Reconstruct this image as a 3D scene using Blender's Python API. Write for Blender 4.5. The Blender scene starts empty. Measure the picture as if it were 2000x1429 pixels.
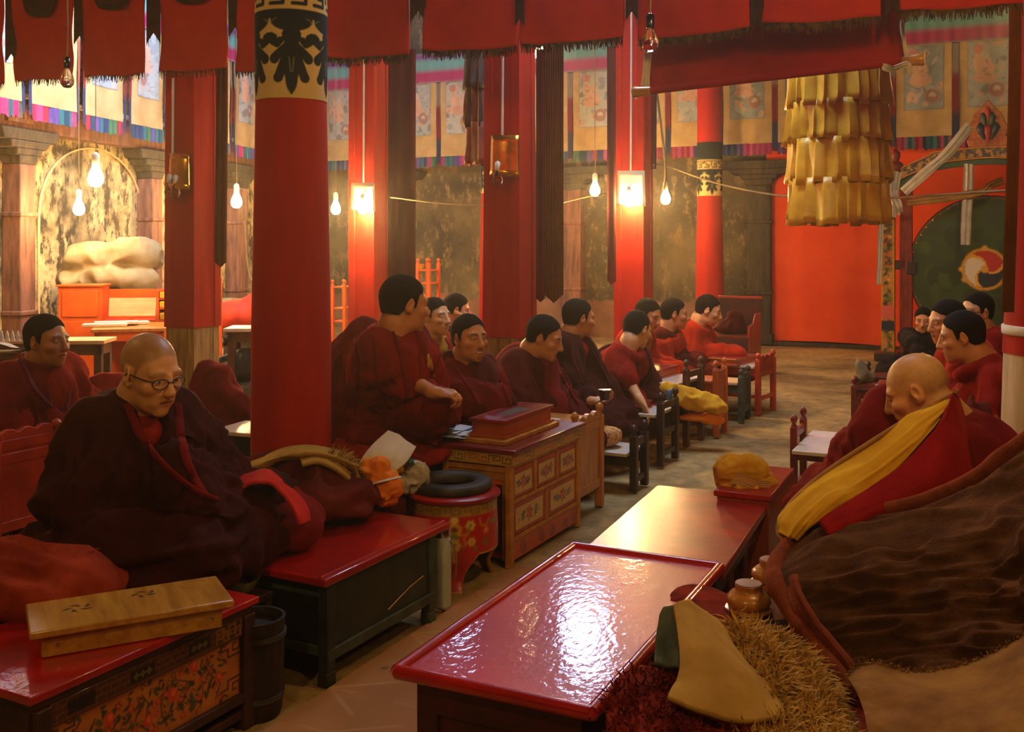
import bpy, bmesh, math, random
import numpy as np
from mathutils import Vector, Matrix, Euler
from mathutils.geometry import tessellate_polygon
random.seed(7); np.random.seed(7)
SC = bpy.context.scene
COL = SC.collection
PI = math.pi
# camera: eye 1.5 m, level, looking along +Y; focal length 2000 px of a 2000x1429 frame, eye line at row 470
F, CX, HY, EYE = 2000.0, 1000.0, 470.0, 1.5
def P(px, py, D):
    return Vector(((px - CX) * D / F, D, EYE - (py - HY) * D / F))
def onz(px, py, z=0.0):
    return P(px, py, (EYE - z) * F / (py - HY))
ROW = math.radians(25.9)
DV = Vector((math.sin(ROW), math.cos(ROW), 0)); PV = Vector((math.cos(ROW), -math.sin(ROW), 0))
def S(r, g, b):
    f = lambda c: (c / 255 / 12.92) if c / 255 <= 0.04045 else ((c / 255 + 0.055) / 1.055) ** 2.4
    return (f(r), f(g), f(b))

# ------------------------------------------------------------------ mesh building
class MB:
    def __init__(s): s.v = []; s.f = []; s.m = []
    def add(s, vs, fs, mi=0):
        o = len(s.v)
        s.v += [tuple(v) for v in vs]
        s.f += [tuple(i + o for i in f) for f in fs]
        s.m += [mi] * len(fs); return s
    def box(s, x0, x1, y0, y1, z0, z1, mi=0):
        vs = [(x, y, z) for z in (z0, z1) for y in (y0, y1) for x in (x0, x1)]
        return s.add(vs, [(0,2,3,1),(4,5,7,6),(0,1,5,4),(2,6,7,3),(0,4,6,2),(1,3,7,5)], mi)
    def frustum(s, x0, x1, y0, y1, z0, X0, X1, Y0, Y1, z1, mi=0):
        vs = [(x0,y0,z0),(x1,y0,z0),(x0,y1,z0),(x1,y1,z0),(X0,Y0,z1),(X1,Y0,z1),(X0,Y1,z1),(X1,Y1,z1)]
        return s.add(vs, [(0,2,3,1),(4,5,7,6),(0,1,5,4),(2,6,7,3),(0,4,6,2),(1,3,7,5)], mi)
    def bar(s, a, b, w, h, mi=0, up=(0,0,1)):
        a = Vector(a); b = Vector(b); d = (b - a).normalized(); u = Vector(up)
        if abs(d.dot(u)) > .98: u = Vector((0,1,0))
        x = d.cross(u).normalized() * w / 2; z = x.cross(d).normalized() * h / 2
        vs = [a-x-z, a+x-z, a-x+z, a+x+z, b-x-z, b+x-z, b-x+z, b+x+z]
        return s.add(vs, [(0,2,3,1),(4,5,7,6),(0,1,5,4),(2,6,7,3),(0,4,6,2),(1,3,7,5)], mi)
    def tube(s, pts, r, n=8, mi=0, closed=False, flat=1.0):
        pts = [Vector(p) for p in pts]; m = len(pts)
        rr = r if hasattr(r, '__len__') else [r] * m
        vs = []; ref = None
        for i, p in enumerate(pts):
            if closed: t = pts[(i+1) % m] - pts[i-1]
            else: t = pts[min(i+1, m-1)] - pts[max(i-1, 0)]
            t = t.normalized() if t.length > 1e-9 else Vector((0,0,1))
            if ref is None:
                ref = Vector((0,0,1)) if abs(t.z) < .9 else Vector((1,0,0))
            ref = (ref - t * ref.dot(t)); ref = ref.normalized() if ref.length > 1e-6 else t.orthogonal().normalized()
            b = t.cross(ref)
            for k in range(n):
                a = 2 * PI * k / n
                vs.append(p + ref * (math.cos(a) * rr[i] * flat) + b * (math.sin(a) * rr[i]))
        fs = []
        for i in range(m if closed else m - 1):
            j = (i + 1) % m
            for k in range(n):
                l = (k + 1) % n
                fs.append((i*n+k, i*n+l, j*n+l, j*n+k))
        if not closed:
            fs.append(tuple(range(n))[::-1]); fs.append(tuple((m-1)*n + k for k in range(n)))
        return s.add(vs, fs, mi)
    def lathe(s, prof, n=24, c=(0,0,0), mi=0, R=None, lobes=0, lamp=0.0):
        vs = []; c = Vector(c); R = R or Matrix.Identity(3)
        for r, z in prof:
            for k in range(n):
                a = 2 * PI * k / n
                q = r * (1 + lamp * math.cos(lobes * a)) if lobes else r
                vs.append(c + R @ Vector((q * math.cos(a), q * math.sin(a), z)))
        fs = []
        for i in range(len(prof) - 1):
            for k in range(n):
                l = (k + 1) % n
                fs.append((i*n+k, i*n+l, (i+1)*n+l, (i+1)*n+k))
        if prof[0][0] > 1e-6: fs.append(tuple(range(n))[::-1])
        if prof[-1][0] > 1e-6: fs.append(tuple((len(prof)-1)*n + k for k in range(n)))
        return s.add(vs, fs, mi)
    def grid(s, A, mi=0, closeu=False):
        nu, nv = A.shape[:2]
        fs = []
        for i in range(nu if closeu else nu - 1):
            for j in range(nv - 1):
                a = i * nv + j; b = ((i + 1) % nu) * nv + j
                fs.append((a, b, b + 1, a + 1))
        return s.add(A.reshape(-1, 3).tolist(), fs, mi)
    def prism(s, poly, o, u, v, n, t, mi=0):
        """polygon (2D) in the plane o + a*u + b*v, extruded by t along n"""
        o, u, v, n = Vector(o), Vector(u), Vector(v), Vector(n)
        k = len(poly)
        vs = [o + u*a + v*b for a, b in poly] + [o + u*a + v*b + n*t for a, b in poly]
        tri = tessellate_polygon([[Vector((a, b, 0)) for a, b in poly]])
        fs = [tuple(x)[::-1] for x in tri] + [tuple(i + k for i in x) for x in tri]
        fs += [(i, (i+1) % k, (i+1) % k + k, i + k) for i in range(k)]
        return s.add(vs, fs, mi)

def link(name, me, mats, parent=None, loc=None, rotz=0, rot=None):
    o = bpy.data.objects.new(name, me); COL.objects.link(o)
    for m in (mats if isinstance(mats, (list, tuple)) else [mats]): me.materials.append(m)
    if parent: o.parent = parent
    if loc is not None: o.location = loc
    if rot is not None: o.rotation_euler = rot
    elif rotz: o.rotation_euler = (0, 0, rotz)
    return o
def obj(name, mb, mats, parent=None, loc=None, rotz=0, rot=None, smooth=None, bevel=0, seg=2, base=False, cols=None):
    V = mb.v
    if base and parent is None:
        A = np.array(V); b = (A.min(0) + A.max(0)) / 2; b[2] = A[:, 2].min()
        V = (A - b).tolist(); loc = Vector(b)
    me = bpy.data.meshes.new(name); me.from_pydata(V, [], mb.f)
    if any(mb.m): me.polygons.foreach_set('material_index', mb.m)
    bm = bmesh.new(); bm.from_mesh(me); bmesh.ops.recalc_face_normals(bm, faces=bm.faces); bm.to_mesh(me); bm.free()
    if smooth is not None:
        me.shade_smooth()
        if smooth < 179: me.set_sharp_from_angle(angle=math.radians(smooth))
    if cols is not None:
        at = me.attributes.new('Col', 'FLOAT_COLOR', 'POINT')
        C4 = np.ones((len(V), 4), np.float32); C4[:, :3] = cols
        at.data.foreach_set('color', C4.ravel())
    o = link(name, me, mats, parent, loc, rotz, rot)
    if bevel:
        b = o.modifiers.new('bevel', 'BEVEL'); b.width = bevel; b.segments = seg; b.limit_method = 'ANGLE'; b.angle_limit = math.radians(40)
        b.harden_normals = False
        if smooth is None:
            me.shade_smooth(); me.set_sharp_from_angle(angle=math.radians(45))
    return o
def tag(o, label, cat, group=None, kind=None):
    o['label'] = label; o['category'] = cat
    if group: o['group'] = group
    if kind: o['kind'] = kind
    return o
def thing(name, label, cat, loc=(0,0,0), rotz=0, group=None):
    o = bpy.data.objects.new(name, None); COL.objects.link(o); o.empty_display_size = .1
    o.location = loc; o.rotation_euler = (0, 0, rotz)
    return tag(o, label, cat, group)
def struct(name, mb, mats, **kw):
    o = obj(name, mb, mats, **kw); o['kind'] = 'structure'; return o
def dup(root, loc, rotz, label=None):
    r = root.copy(); COL.objects.link(r); r.location = loc; r.rotation_euler = (0, 0, rotz)
    if label: r['label'] = label
    for ch in list(root.children):
        c = ch.copy(); COL.objects.link(c); c.parent = r
        for g in list(ch.children):
            d = g.copy(); COL.objects.link(d); d.parent = c
    return r

# ------------------------------------------------------------------ numpy noise
def _h(ix, iy, iz, seed):
    n = (ix * 374761393 + iy * 668265263 + iz * 2147483647 + seed * 1274126177) & 0xFFFFFFFF
    n = ((n ^ (n >> 13)) * 1274126177) & 0xFFFFFFFF
    n = (n ^ (n >> 16)) & 0xFFFF
    return n / 32767.5 - 1
def vn(p, seed=0):
    p = np.asarray(p, float); i = np.floor(p).astype(np.int64); f = p - i; f = f * f * (3 - 2 * f)
    out = 0
    for dx in (0, 1):
        for dy in (0, 1):
            for dz in (0, 1):
                w = (f[:, 0] if dx else 1 - f[:, 0]) * (f[:, 1] if dy else 1 - f[:, 1]) * (f[:, 2] if dz else 1 - f[:, 2])
                out = out + w * _h(i[:, 0] + dx, i[:, 1] + dy, i[:, 2] + dz, seed)
    return out
def fbm(p, seed=0, o=3):
    s = 0; a = 1
    for k in range(o): s = s + a * vn(np.asarray(p) * 2 ** k + k * 17.3, seed + k); a *= .5
    return s / 1.75
def ridge(p, seed=0): return 1 - 2 * np.abs(vn(p, seed))
def normals(V, Fq):
    N = np.zeros_like(V); q = np.array(Fq)
    n = np.cross(V[q[:, 2]] - V[q[:, 0]], V[q[:, 3]] - V[q[:, 1]])
    for k in range(4): np.add.at(N, q[:, k], n)
    return N / (np.linalg.norm(N, axis=1, keepdims=True) + 1e-12)

# ------------------------------------------------------------------ signed distance fields -> one continuous surface
class Field:
    def __init__(s, lo, hi, h):
        s.h = h; s.lo = np.array(lo, float); s.n = np.ceil((np.array(hi) - s.lo) / h).astype(int) + 1
        s.f = np.full(s.n, .5, np.float32)
        s.ax = [s.lo[i] + h * np.arange(s.n[i]) for i in range(3)]
    def sl(s, lo, hi):
        a = np.clip(np.floor((np.array(lo) - s.lo) / s.h).astype(int), 0, s.n); b = np.clip(np.ceil((np.array(hi) - s.lo) / s.h).astype(int) + 1, 0, s.n)
        if (b <= a).any(): return None, None
        k = tuple(slice(a[i], b[i]) for i in range(3))
        X = np.stack(np.meshgrid(*[s.ax[i][k[i]] for i in range(3)], indexing='ij'), -1)
        return k, X
    def put(s, k, d, K, sub):
        a = s.f[k]
        if sub:
            d = -d; hh = np.clip(K - np.abs(a - d), 0, None) / K; s.f[k] = np.maximum(a, d) + hh * hh * K / 4
        else:
            hh = np.clip(K - np.abs(a - d), 0, None) / K; s.f[k] = np.minimum(a, d) - hh * hh * K / 4
    def ell(s, c, r, R=None, k=.02, sub=False):
        c = np.array(c, float); r = np.array(r, float) if hasattr(r, '__len__') else np.full(3, float(r))
        m = r.max() + k + 3 * s.h
        if R is None: m = r + k + 3 * s.h
        sl, X = s.sl(c - m, c + m)
        if sl is None: return
        X = X - c
        if R is not None: X = X @ np.array(R)
        k0 = np.linalg.norm(X / r, axis=-1); k1 = np.linalg.norm(X / (r * r), axis=-1)
        s.put(sl, k0 * (k0 - 1) / (k1 + 1e-9), k, sub)
    def cone(s, a, b, ra, rb, k=.03, sub=False):
        a = np.array(a, float); b = np.array(b, float); m = max(ra, rb) + k + 3 * s.h
        sl, X = s.sl(np.minimum(a, b) - m, np.maximum(a, b) + m)
        if sl is None: return
        d = b - a; t = np.clip(((X - a) @ d) / (d @ d + 1e-12), 0, 1)
        q = np.linalg.norm(X - a - t[..., None] * d, axis=-1) - (ra + (rb - ra) * t)
        s.put(sl, q, k, sub)
    def chain(s, pts, rs, k=.03):
        for i in range(len(pts) - 1): s.cone(pts[i], pts[i+1], rs[i], rs[i+1], k)
    def mesh(s, f=None):
        f = s.f if f is None else f
        f = f.copy(); f[0] = f[-1] = .5; f[:, 0] = f[:, -1] = .5; f[:, :, 0] = f[:, :, -1] = .5
        n = np.array(f.shape); sg = f < 0
        c = [(i, j, k) for i in (0, 1) for j in (0, 1) for k in (0, 1)]
        sub = lambda A, o: A[o[0]:n[0]-1+o[0], o[1]:n[1]-1+o[1], o[2]:n[2]-1+o[2]]
        cnt = sum(sub(sg, o).astype(np.int8) for o in c)
        act = (cnt > 0) & (cnt < 8)
        idx = np.argwhere(act); vid = np.full(act.shape, -1, np.int64); vid[act] = np.arange(len(idx))
        acc = np.zeros((len(idx), 3)); w = np.zeros(len(idx))
        val = lambda o: f[idx[:, 0]+o[0], idx[:, 1]+o[1], idx[:, 2]+o[2]]
        for a in c:
            for ax in range(3):
                if a[ax] == 0:
                    b = list(a); b[ax] = 1
                    fa, fb = val(a), val(b); m = (fa < 0) != (fb < 0)
                    t = np.where(m, fa / np.where(m, fa - fb, 1), 0)
                    p = np.array(a, float)[None] + 0 * acc; p[:, ax] = t
                    acc[m] += p[m]; w[m] += 1
        V = s.lo + s.h * (idx + acc / w[:, None])
        Fs = []
        for ax in range(3):
            o = [0, 0, 0]; o[ax] = 1
            A = sg[1:-1, 1:-1, 1:-1]
            hi = sg[1+o[0]:n[0]-1+o[0], 1+o[1]:n[1]-1+o[1], 1+o[2]:n[2]-1+o[2]]
            e = np.argwhere(A != hi) + 1
            u, v = [(1, 2), (2, 0), (0, 1)][ax]
            q = []
            for du, dv in ((-1, -1), (0, -1), (0, 0), (-1, 0)):
                g = e.copy(); g[:, u] += du; g[:, v] += dv; q.append(vid[g[:, 0], g[:, 1], g[:, 2]])
            q = np.stack(q, 1); fl = sg[e[:, 0], e[:, 1], e[:, 2]]
            q[~fl] = q[~fl][:, ::-1]
            Fs.append(q)
        Fq = np.concatenate(Fs); Fq = Fq[(Fq >= 0).all(1)]
        return V, Fq
def npobj(name, V, Fq, mats, parent=None, cols=None, base=False, loc=None):
    if base:
        b = (V.min(0) + V.max(0)) / 2; b[2] = V[:, 2].min(); V = V - b; loc = Vector(b)
    me = bpy.data.meshes.new(name)
    me.vertices.add(len(V)); me.vertices.foreach_set('co', V.astype(np.float32).ravel())
    me.loops.add(Fq.size); me.loops.foreach_set('vertex_index', Fq.astype(np.int32).ravel())
    me.polygons.add(len(Fq)); me.polygons.foreach_set('loop_start', np.arange(0, Fq.size, 4, dtype=np.int32))
    me.update(calc_edges=True); me.validate(); me.shade_smooth()
    if cols is not None:
        at = me.attributes.new('Col', 'FLOAT_COLOR', 'POINT')
        C4 = np.ones((len(V), 4), np.float32); C4[:, :3] = cols; at.data.foreach_set('color', C4.ravel())
    return link(name, me, mats, parent, loc)

# ------------------------------------------------------------------ cloth sheets from a coarse control grid
def catmull(A, n):
    """A: (m, ..., 3) -> (n, ..., 3)"""
    m = len(A); B = np.concatenate([(2 * A[:1] - A[1:2]), A, (2 * A[-1:] - A[-2:-1])])
    t = np.linspace(0, m - 1, n); i = np.minimum(t.astype(int), m - 2); f = (t - i).reshape((-1,) + (1,) * (A.ndim - 1))
    p0, p1, p2, p3 = B[i], B[i+1], B[i+2], B[i+3]
    return .5 * (2*p1 + (p2 - p0)*f + (2*p0 - 5*p1 + 4*p2 - p3)*f*f + (3*p1 - p0 - 3*p2 + p3)*f**3)
def surf(ctrl, nu, nv):
    A = np.array([[list(c) if len(c) == 3 else c for c in r] for r in ctrl], float)
    A = catmull(A, nu); A = catmull(A.transpose(1, 0, 2), nv).transpose(1, 0, 2)
    return A
def gnorm(A):
    du = np.gradient(A, axis=0); dv = np.gradient(A, axis=1); n = np.cross(du, dv)
    return n / (np.linalg.norm(n, axis=-1, keepdims=True) + 1e-12)
def sheet(name, ctrl, mats, nu=60, nv=60, thick=.01, disp=None, px=True, parent=None, base=True, mi=None, cols=None, puff=0):
    """closed cloth: front surface through the control points (px, py, depth), back surface thick behind it"""
    if px: ctrl = [[tuple(P(*c)) for c in r] for r in ctrl]
    A = surf(ctrl, nu, nv); N = gnorm(A)
    mid = A.reshape(-1, 3).mean(0); 
    if ((mid - np.array((0, 0, EYE))) * N.reshape(-1, 3).mean(0)).sum() > 0: N = -N     # towards the eye
    U, W = np.meshgrid(np.linspace(0, 1, nu), np.linspace(0, 1, nv), indexing='ij')
    if disp is not None: A = A + N * disp(U, W, A)[..., None]
    th = thick
    if puff:
        e = np.minimum(np.minimum(U, 1 - U), np.minimum(W, 1 - W)); th = thick + puff * np.sqrt(np.clip(e * 4, 0, 1))
        th = th[..., None]
    B = A - N * th
    mb = MB(); mb.grid(A); o = nu * nv
    mb.grid(B[:, ::-1])
    fid = lambda i, j: i * nv + j
    bid = lambda i, j: o + i * nv + (nv - 1 - j)
    rim = [(i, 0) for i in range(nu)] + [(nu-1, j) for j in range(1, nv)] + [(i, nv-1) for i in range(nu-2, -1, -1)] + [(0, j) for j in range(nv-2, 0, -1)]
    for a in range(len(rim)):
        p, q = rim[a], rim[(a+1) % len(rim)]
        mb.f.append((fid(*p), fid(*q), bid(*q), bid(*p))); mb.m.append(0)
    if mi is not None: mb.m = [mi(f) for f in mb.f]
    cc = None
    if cols is not None:
        c = cols(U, W); cc = np.concatenate([c.reshape(-1, 3), c[:, ::-1].reshape(-1, 3)])
    return obj(name, mb, mats, parent=parent, base=base, smooth=180, cols=cc)

# ------------------------------------------------------------------ painting on surfaces
class Canvas:
    def __init__(s, w, h, nx, ny, bg):
        s.w, s.h, s.nx, s.ny = w, h, nx, ny
        s.X, s.Y = np.meshgrid(np.linspace(0, w, nx), np.linspace(0, h, ny), indexing='ij')
        s.A = np.zeros((nx, ny, 3)); s.A[:] = bg; s.aa = max(w / nx, h / ny) * .8
    def m(s, sd, col):
        t = np.clip(.5 - sd / (2 * s.aa), 0, 1)[..., None]; s.A = s.A * (1 - t) + np.array(col) * t
    def disc(s, x, y, r, col): s.m(np.hypot(s.X - x, s.Y - y) - r, col)
    def ring(s, x, y, r, w, col): s.m(np.abs(np.hypot(s.X - x, s.Y - y) - r) - w / 2, col)
    def ell(s, x, y, rx, ry, a, col):
        c, q = math.cos(a), math.sin(a); U = (s.X - x) * c + (s.Y - y) * q; V = -(s.X - x) * q + (s.Y - y) * c
        k = np.sqrt((U / rx) ** 2 + (V / ry) ** 2); s.m((k - 1) * min(rx, ry), col)
    def rect(s, x0, x1, y0, y1, col):
        s.m(np.maximum(np.maximum(x0 - s.X, s.X - x1), np.maximum(y0 - s.Y, s.Y - y1)), col)
    def stroke(s, pts, w, col):
        d = np.full(s.X.shape, 9.)
        for (ax, ay), (bx, by) in zip(pts[:-1], pts[1:]):
            ex, ey = bx - ax, by - ay; t = np.clip(((s.X - ax) * ex + (s.Y - ay) * ey) / (ex*ex + ey*ey + 1e-12), 0, 1)
            d = np.minimum(d, np.hypot(s.X - ax - t * ex, s.Y - ay - t * ey))
        s.m(d - w / 2, col)
    def noise(s, amp, sc, seed=0):
        p = np.stack([s.X.ravel() * sc, s.Y.ravel() * sc, np.zeros(s.X.size)], 1)
        s.A = s.A * (1 + amp * fbm(p, seed).reshape(s.nx, s.ny, 1))
        s.A = np.clip(s.A, 0, 1)
    def flower(s, x, y, r, pet, cen, n=6, a0=0):
        for k in range(n):
            a = a0 + 2 * PI * k / n
            s.ell(x + .6 * r * math.cos(a), y + .6 * r * math.sin(a), .5 * r, .33 * r, a, pet)
        s.disc(x, y, .33 * r, cen)
    def leaf(s, x, y, l, a, col): s.ell(x + l / 2 * math.cos(a), y + l / 2 * math.sin(a), l / 2, l * .2, a, col)
    def meander(s, x0, x1, y0, y1, n, w, cols):
        L = (x1 - x0) / n; H = y1 - y0
        for k in range(n):
            c = cols[k % len(cols)]; X = lambda t: x0 + (k + t) * L; Y = lambda t: y0 + t * H
            s.stroke([(X(.06), Y(.1)), (X(.06), Y(.92)), (X(.52), Y(.92)), (X(.52), Y(.36)), (X(.22), Y(.36)), (X(.22), Y(.64)), (X(.36), Y(.64))], w, c)
            s.stroke([(X(.62), Y(.92)), (X(.62), Y(.1)), (X(.95), Y(.1)), (X(.95), Y(.66)), (X(.76), Y(.66)), (X(.76), Y(.42))], w, c)
def painted(name, cv, mapf, mat, parent=None, thick=0, **kw):
    """mapf(X, Y) -> (nx, ny, 3) positions for the canvas"""
    A = mapf(cv.X, cv.Y); mb = MB(); mb.grid(A)
    return obj(name, mb, mat, parent=parent, cols=cv.A.reshape(-1, 3), smooth=kw.pop('smooth', 50), **kw)
def plane_map(o, u, v, off=0):
    o, u, v = np.array(o, float), np.array(u, float), np.array(v, float); n = np.cross(u, v) * off
    return lambda X, Y: o + n + X[..., None] * u + Y[..., None] * v
# ------------------------------------------------------------------ materials (all node based)
_M = {}
def M(name, col, rough=.7, col2=None, nsc=6, nmix=(.35, .65), bump=0., bsc=60, metal=0., coat=0., sheen=0., stretch=(1, 1, 1), spec=.4, detail=5, coatr=.08, bdist=.004, rvar=0., trans=0.):
    if name in _M: return _M[name]
    m = bpy.data.materials.new(name); m.use_nodes = True; nt = m.node_tree; N = nt.nodes; L = nt.links
    b = N['Principled BSDF']
    b.inputs['Roughness'].default_value = rough; b.inputs['Metallic'].default_value = metal
    b.inputs['Coat Weight'].default_value = coat; b.inputs['Coat Roughness'].default_value = coatr
    b.inputs['Specular IOR Level'].default_value = spec
    b.inputs['Transmission Weight'].default_value = trans
    if sheen:
        b.inputs['Sheen Weight'].default_value = sheen; b.inputs['Sheen Roughness'].default_value = .45
        b.inputs['Sheen Tint'].default_value = (min(1, col[0]*3+.1), min(1, col[1]*3+.03), min(1, col[2]*3+.03), 1)
    tc = N.new('ShaderNodeTexCoord'); mp = N.new('ShaderNodeMapping'); mp.inputs['Scale'].default_value = stretch
    L.new(tc.outputs['Object'], mp.inputs['Vector'])
    if col == 'attr':
        a = N.new('ShaderNodeAttribute'); a.attribute_name = 'Col'; L.new(a.outputs['Color'], b.inputs['Base Color'])
    else:
        c2 = col2 or tuple(x * .55 for x in col)
        nz = N.new('ShaderNodeTexNoise'); nz.inputs['Scale'].default_value = nsc; nz.inputs['Detail'].default_value = detail; nz.inputs['Roughness'].default_value = .6
        L.new(mp.outputs['Vector'], nz.inputs['Vector'])
        r = N.new('ShaderNodeValToRGB'); r.color_ramp.elements[0].position = nmix[0]; r.color_ramp.elements[1].position = nmix[1]
        r.color_ramp.elements[0].color = (*c2, 1); r.color_ramp.elements[1].color = (*col, 1)
        L.new(nz.outputs['Fac'], r.inputs['Fac']); L.new(r.outputs['Color'], b.inputs['Base Color'])
        if rvar:
            mr = N.new('ShaderNodeMapRange'); mr.inputs['To Min'].default_value = rough + rvar; mr.inputs['To Max'].default_value = max(.02, rough - rvar)
            mr.inputs['From Min'].default_value = .3; mr.inputs['From Max'].default_value = .7
            L.new(nz.outputs['Fac'], mr.inputs['Value']); L.new(mr.outputs['Result'], b.inputs['Roughness'])
    if bump:
        n2 = N.new('ShaderNodeTexNoise'); n2.inputs['Scale'].default_value = bsc; n2.inputs['Detail'].default_value = 3
        L.new(mp.outputs['Vector'], n2.inputs['Vector'])
        bp = N.new('ShaderNodeBump'); bp.inputs['Strength'].default_value = bump; bp.inputs['Distance'].default_value = bdist
        L.new(n2.outputs['Fac'], bp.inputs['Height']); L.new(bp.outputs['Normal'], b.inputs['Normal'])
        if coat: L.new(bp.outputs['Normal'], b.inputs['Coat Normal'])
    _M[name] = m; return m
def clear_pane(name):
    m = bpy.data.materials.new(name); m.use_nodes = True; b = m.node_tree.nodes['Principled BSDF']
    b.inputs['Base Color'].default_value = (1, 1, 1, 1); b.inputs['Alpha'].default_value = .06; b.inputs['Roughness'].default_value = .03; b.inputs['Specular IOR Level'].default_value = .6
    return m
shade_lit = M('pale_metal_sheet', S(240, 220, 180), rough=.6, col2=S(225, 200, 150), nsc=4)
def glow(name, col, strength):
    if name in _M: return _M[name]
    m = bpy.data.materials.new(name); m.use_nodes = True; nt = m.node_tree
    b = nt.nodes['Principled BSDF']; b.inputs['Base Color'].default_value = (*col, 1)
    b.inputs['Emission Color'].default_value = (*col, 1); b.inputs['Emission Strength'].default_value = strength
    _M[name] = m; return m

painted_m = M('painted_wood', 'attr', rough=.35, coat=.3, coatr=.2, bump=.15, bsc=80)
paintcloth_m = M('painted_cloth', 'attr', rough=.9, bump=.2, bsc=200, spec=.1)
skin_m = M('skin', 'attr', rough=.45, bump=.12, bsc=160, spec=.4, bdist=.001)
drumskin_m = M('painted_drum_skin', 'attr', rough=.55, bump=.1, bsc=30)

red_lac = M('red_lacquer', S(190, 20, 12), rough=.3, col2=S(150, 12, 8), nsc=4, coat=1, coatr=.06, bump=.25, bsc=38, bdist=.003)
red_lac_b = M('red_lacquer_brushed', S(178, 28, 14), rough=.35, col2=S(140, 18, 10), nsc=5, coat=.22, coatr=.2, bump=.18, bsc=30, spec=.3)
red_wet = M('red_lacquer_rippled', S(206, 26, 12), rough=.4, col2=S(176, 14, 8), nsc=3, coat=.75, coatr=.05, bump=.34, bsc=48, bdist=.003, stretch=(1, .6, 1))
dark_red_paint = M('dark_red_paint', S(86, 16, 10), rough=.5, col2=S(45, 10, 8), nsc=5, coat=.2, bump=.1)
green_paint = M('green_black_paint', S(40, 50, 32), rough=.55, col2=S(24, 28, 20), nsc=7, bump=.15, coat=.15, coatr=.3)
green_edge = M('green_edge_paint', S(70, 82, 62), rough=.5, col2=S(40, 46, 34), nsc=9)
orange_wood = M('orange_painted_wood', S(196, 92, 26), rough=.45, col2=S(160, 62, 16), nsc=3, stretch=(1, 1, .2), coat=.3, coatr=.25)
tan_wood = M('tan_varnished_wood', S(200, 128, 52), rough=.4, col2=S(168, 96, 34), nsc=5, stretch=(6, 6, 1), coat=.4, coatr=.2)
red_wood = M('red_orange_wood', S(196, 58, 18), rough=.45, col2=S(150, 34, 10), nsc=4, coat=.3, coatr=.25)
brown_wood = M('brown_wood', S(96, 54, 24), rough=.5, col2=S(58, 30, 14), nsc=6, stretch=(4, 4, 1), coat=.15)
dark_wood = M('dark_wood', S(62, 38, 24), rough=.5, col2=S(34, 20, 14), nsc=6, stretch=(5, 5, 1), coat=.2)
redbrown_wood = M('red_brown_wood', S(140, 44, 22), rough=.45, col2=S(96, 26, 14), nsc=5, stretch=(4, 4, 1), coat=.25)
bright_orange = M('bright_orange_paint', S(232, 100, 14), rough=.5, col2=S(206, 78, 8), nsc=3)
pale_board = M('pale_board', S(226, 206, 184), rough=.4, col2=S(200, 178, 156), nsc=3, coat=.3, coatr=.2)
plywood = M('plywood', S(226, 186, 134), rough=.6, col2=S(206, 160, 108), nsc=4, stretch=(1, 1, 5))
honey_wood = M('honey_wood', S(196, 142, 48), rough=.35, col2=S(160, 104, 30), nsc=3.5, stretch=(9, 1.2, 9), coat=.5, coatr=.15, detail=8)
yellow_cloth = M('yellow_cloth', S(228, 172, 46), rough=.9, col2=S(206, 144, 30), nsc=5, sheen=.2, spec=.1)
yellow_felt = M('mustard_felt', S(214, 160, 26), rough=.95, col2=S(190, 132, 14), nsc=4, sheen=.25, spec=.1, bump=.15, bsc=250)
orange_cloth = M('orange_cloth', S(240, 140, 30), rough=.75, col2=S(226, 112, 16), nsc=6, spec=.2)
paper = M('paper', S(226, 214, 190), rough=.85, col2=S(210, 194, 164), nsc=3, spec=.2)
white_paper = M('white_paper', S(226, 226, 226), rough=.8, col2=S(205, 205, 208), nsc=3, spec=.2)
plastic = M('clear_plastic_bag', S(220, 215, 200), rough=.2, nsc=5, col2=S(240, 235, 225), trans=.75, spec=.5)
glassm = M('clear_glass', (1, .98, .94), rough=.03, col2=(1, .98, .94), trans=1., spec=.5); lens_m = clear_pane('lens_glass')
steel = M('steel', S(205, 210, 215), rough=.25, metal=1, col2=S(180, 185, 190))
iron = M('cast_iron', S(82, 78, 72), rough=.6, metal=.4, col2=S(48, 44, 40), nsc=9, bump=.3, bsc=40)
brass = M('brass_sheet', S(225, 160, 60), rough=.22, metal=.9, col2=S(200, 130, 40), nsc=6, bump=.25, bsc=12, bdist=.01)
white_paint = M('white_plastic', S(225, 215, 195), rough=.5, col2=S(205, 195, 175))
thermos_m = M('pale_green_enamel', S(196, 206, 190), rough=.35, col2=S(170, 180, 165), nsc=8, coat=.3)
cable_m = M('cable', S(150, 120, 70), rough=.6)
black_cable = M('black_cable', S(24, 20, 18), rough=.6)
gold_silk = M('gold_silk', S(222, 172, 40), rough=.38, col2=S(196, 140, 22), nsc=7, sheen=.2, spec=.6, bump=.1, bsc=120)
gold_trim = M('gold_thread', S(190, 140, 40), rough=.5, col2=S(150, 100, 24))
brown_silk = M('dark_striped_silk', S(56, 32, 20), rough=.6, col2=S(34, 18, 12))
rust_silk = M('rust_silk', S(140, 50, 28), rough=.6, col2=S(100, 30, 18))
banner_red = M('banner_red_cotton', S(190, 50, 20), rough=.9, col2=S(170, 39, 14), nsc=2.5, spec=.12, bump=.12, bsc=220)
banner_dark = M('banner_brown_cotton', S(72, 44, 16), rough=.95, col2=S(46, 28, 10), nsc=10, spec=.1)
fringe_m = M('brown_fringe', S(96, 72, 30), rough=.95, col2=S(40, 26, 12), nsc=30, spec=.1)
scroll_red = M('scroll_back_red', S(150, 22, 10), rough=.85, col2=S(126, 14, 8), nsc=2.5, spec=.15)
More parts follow.
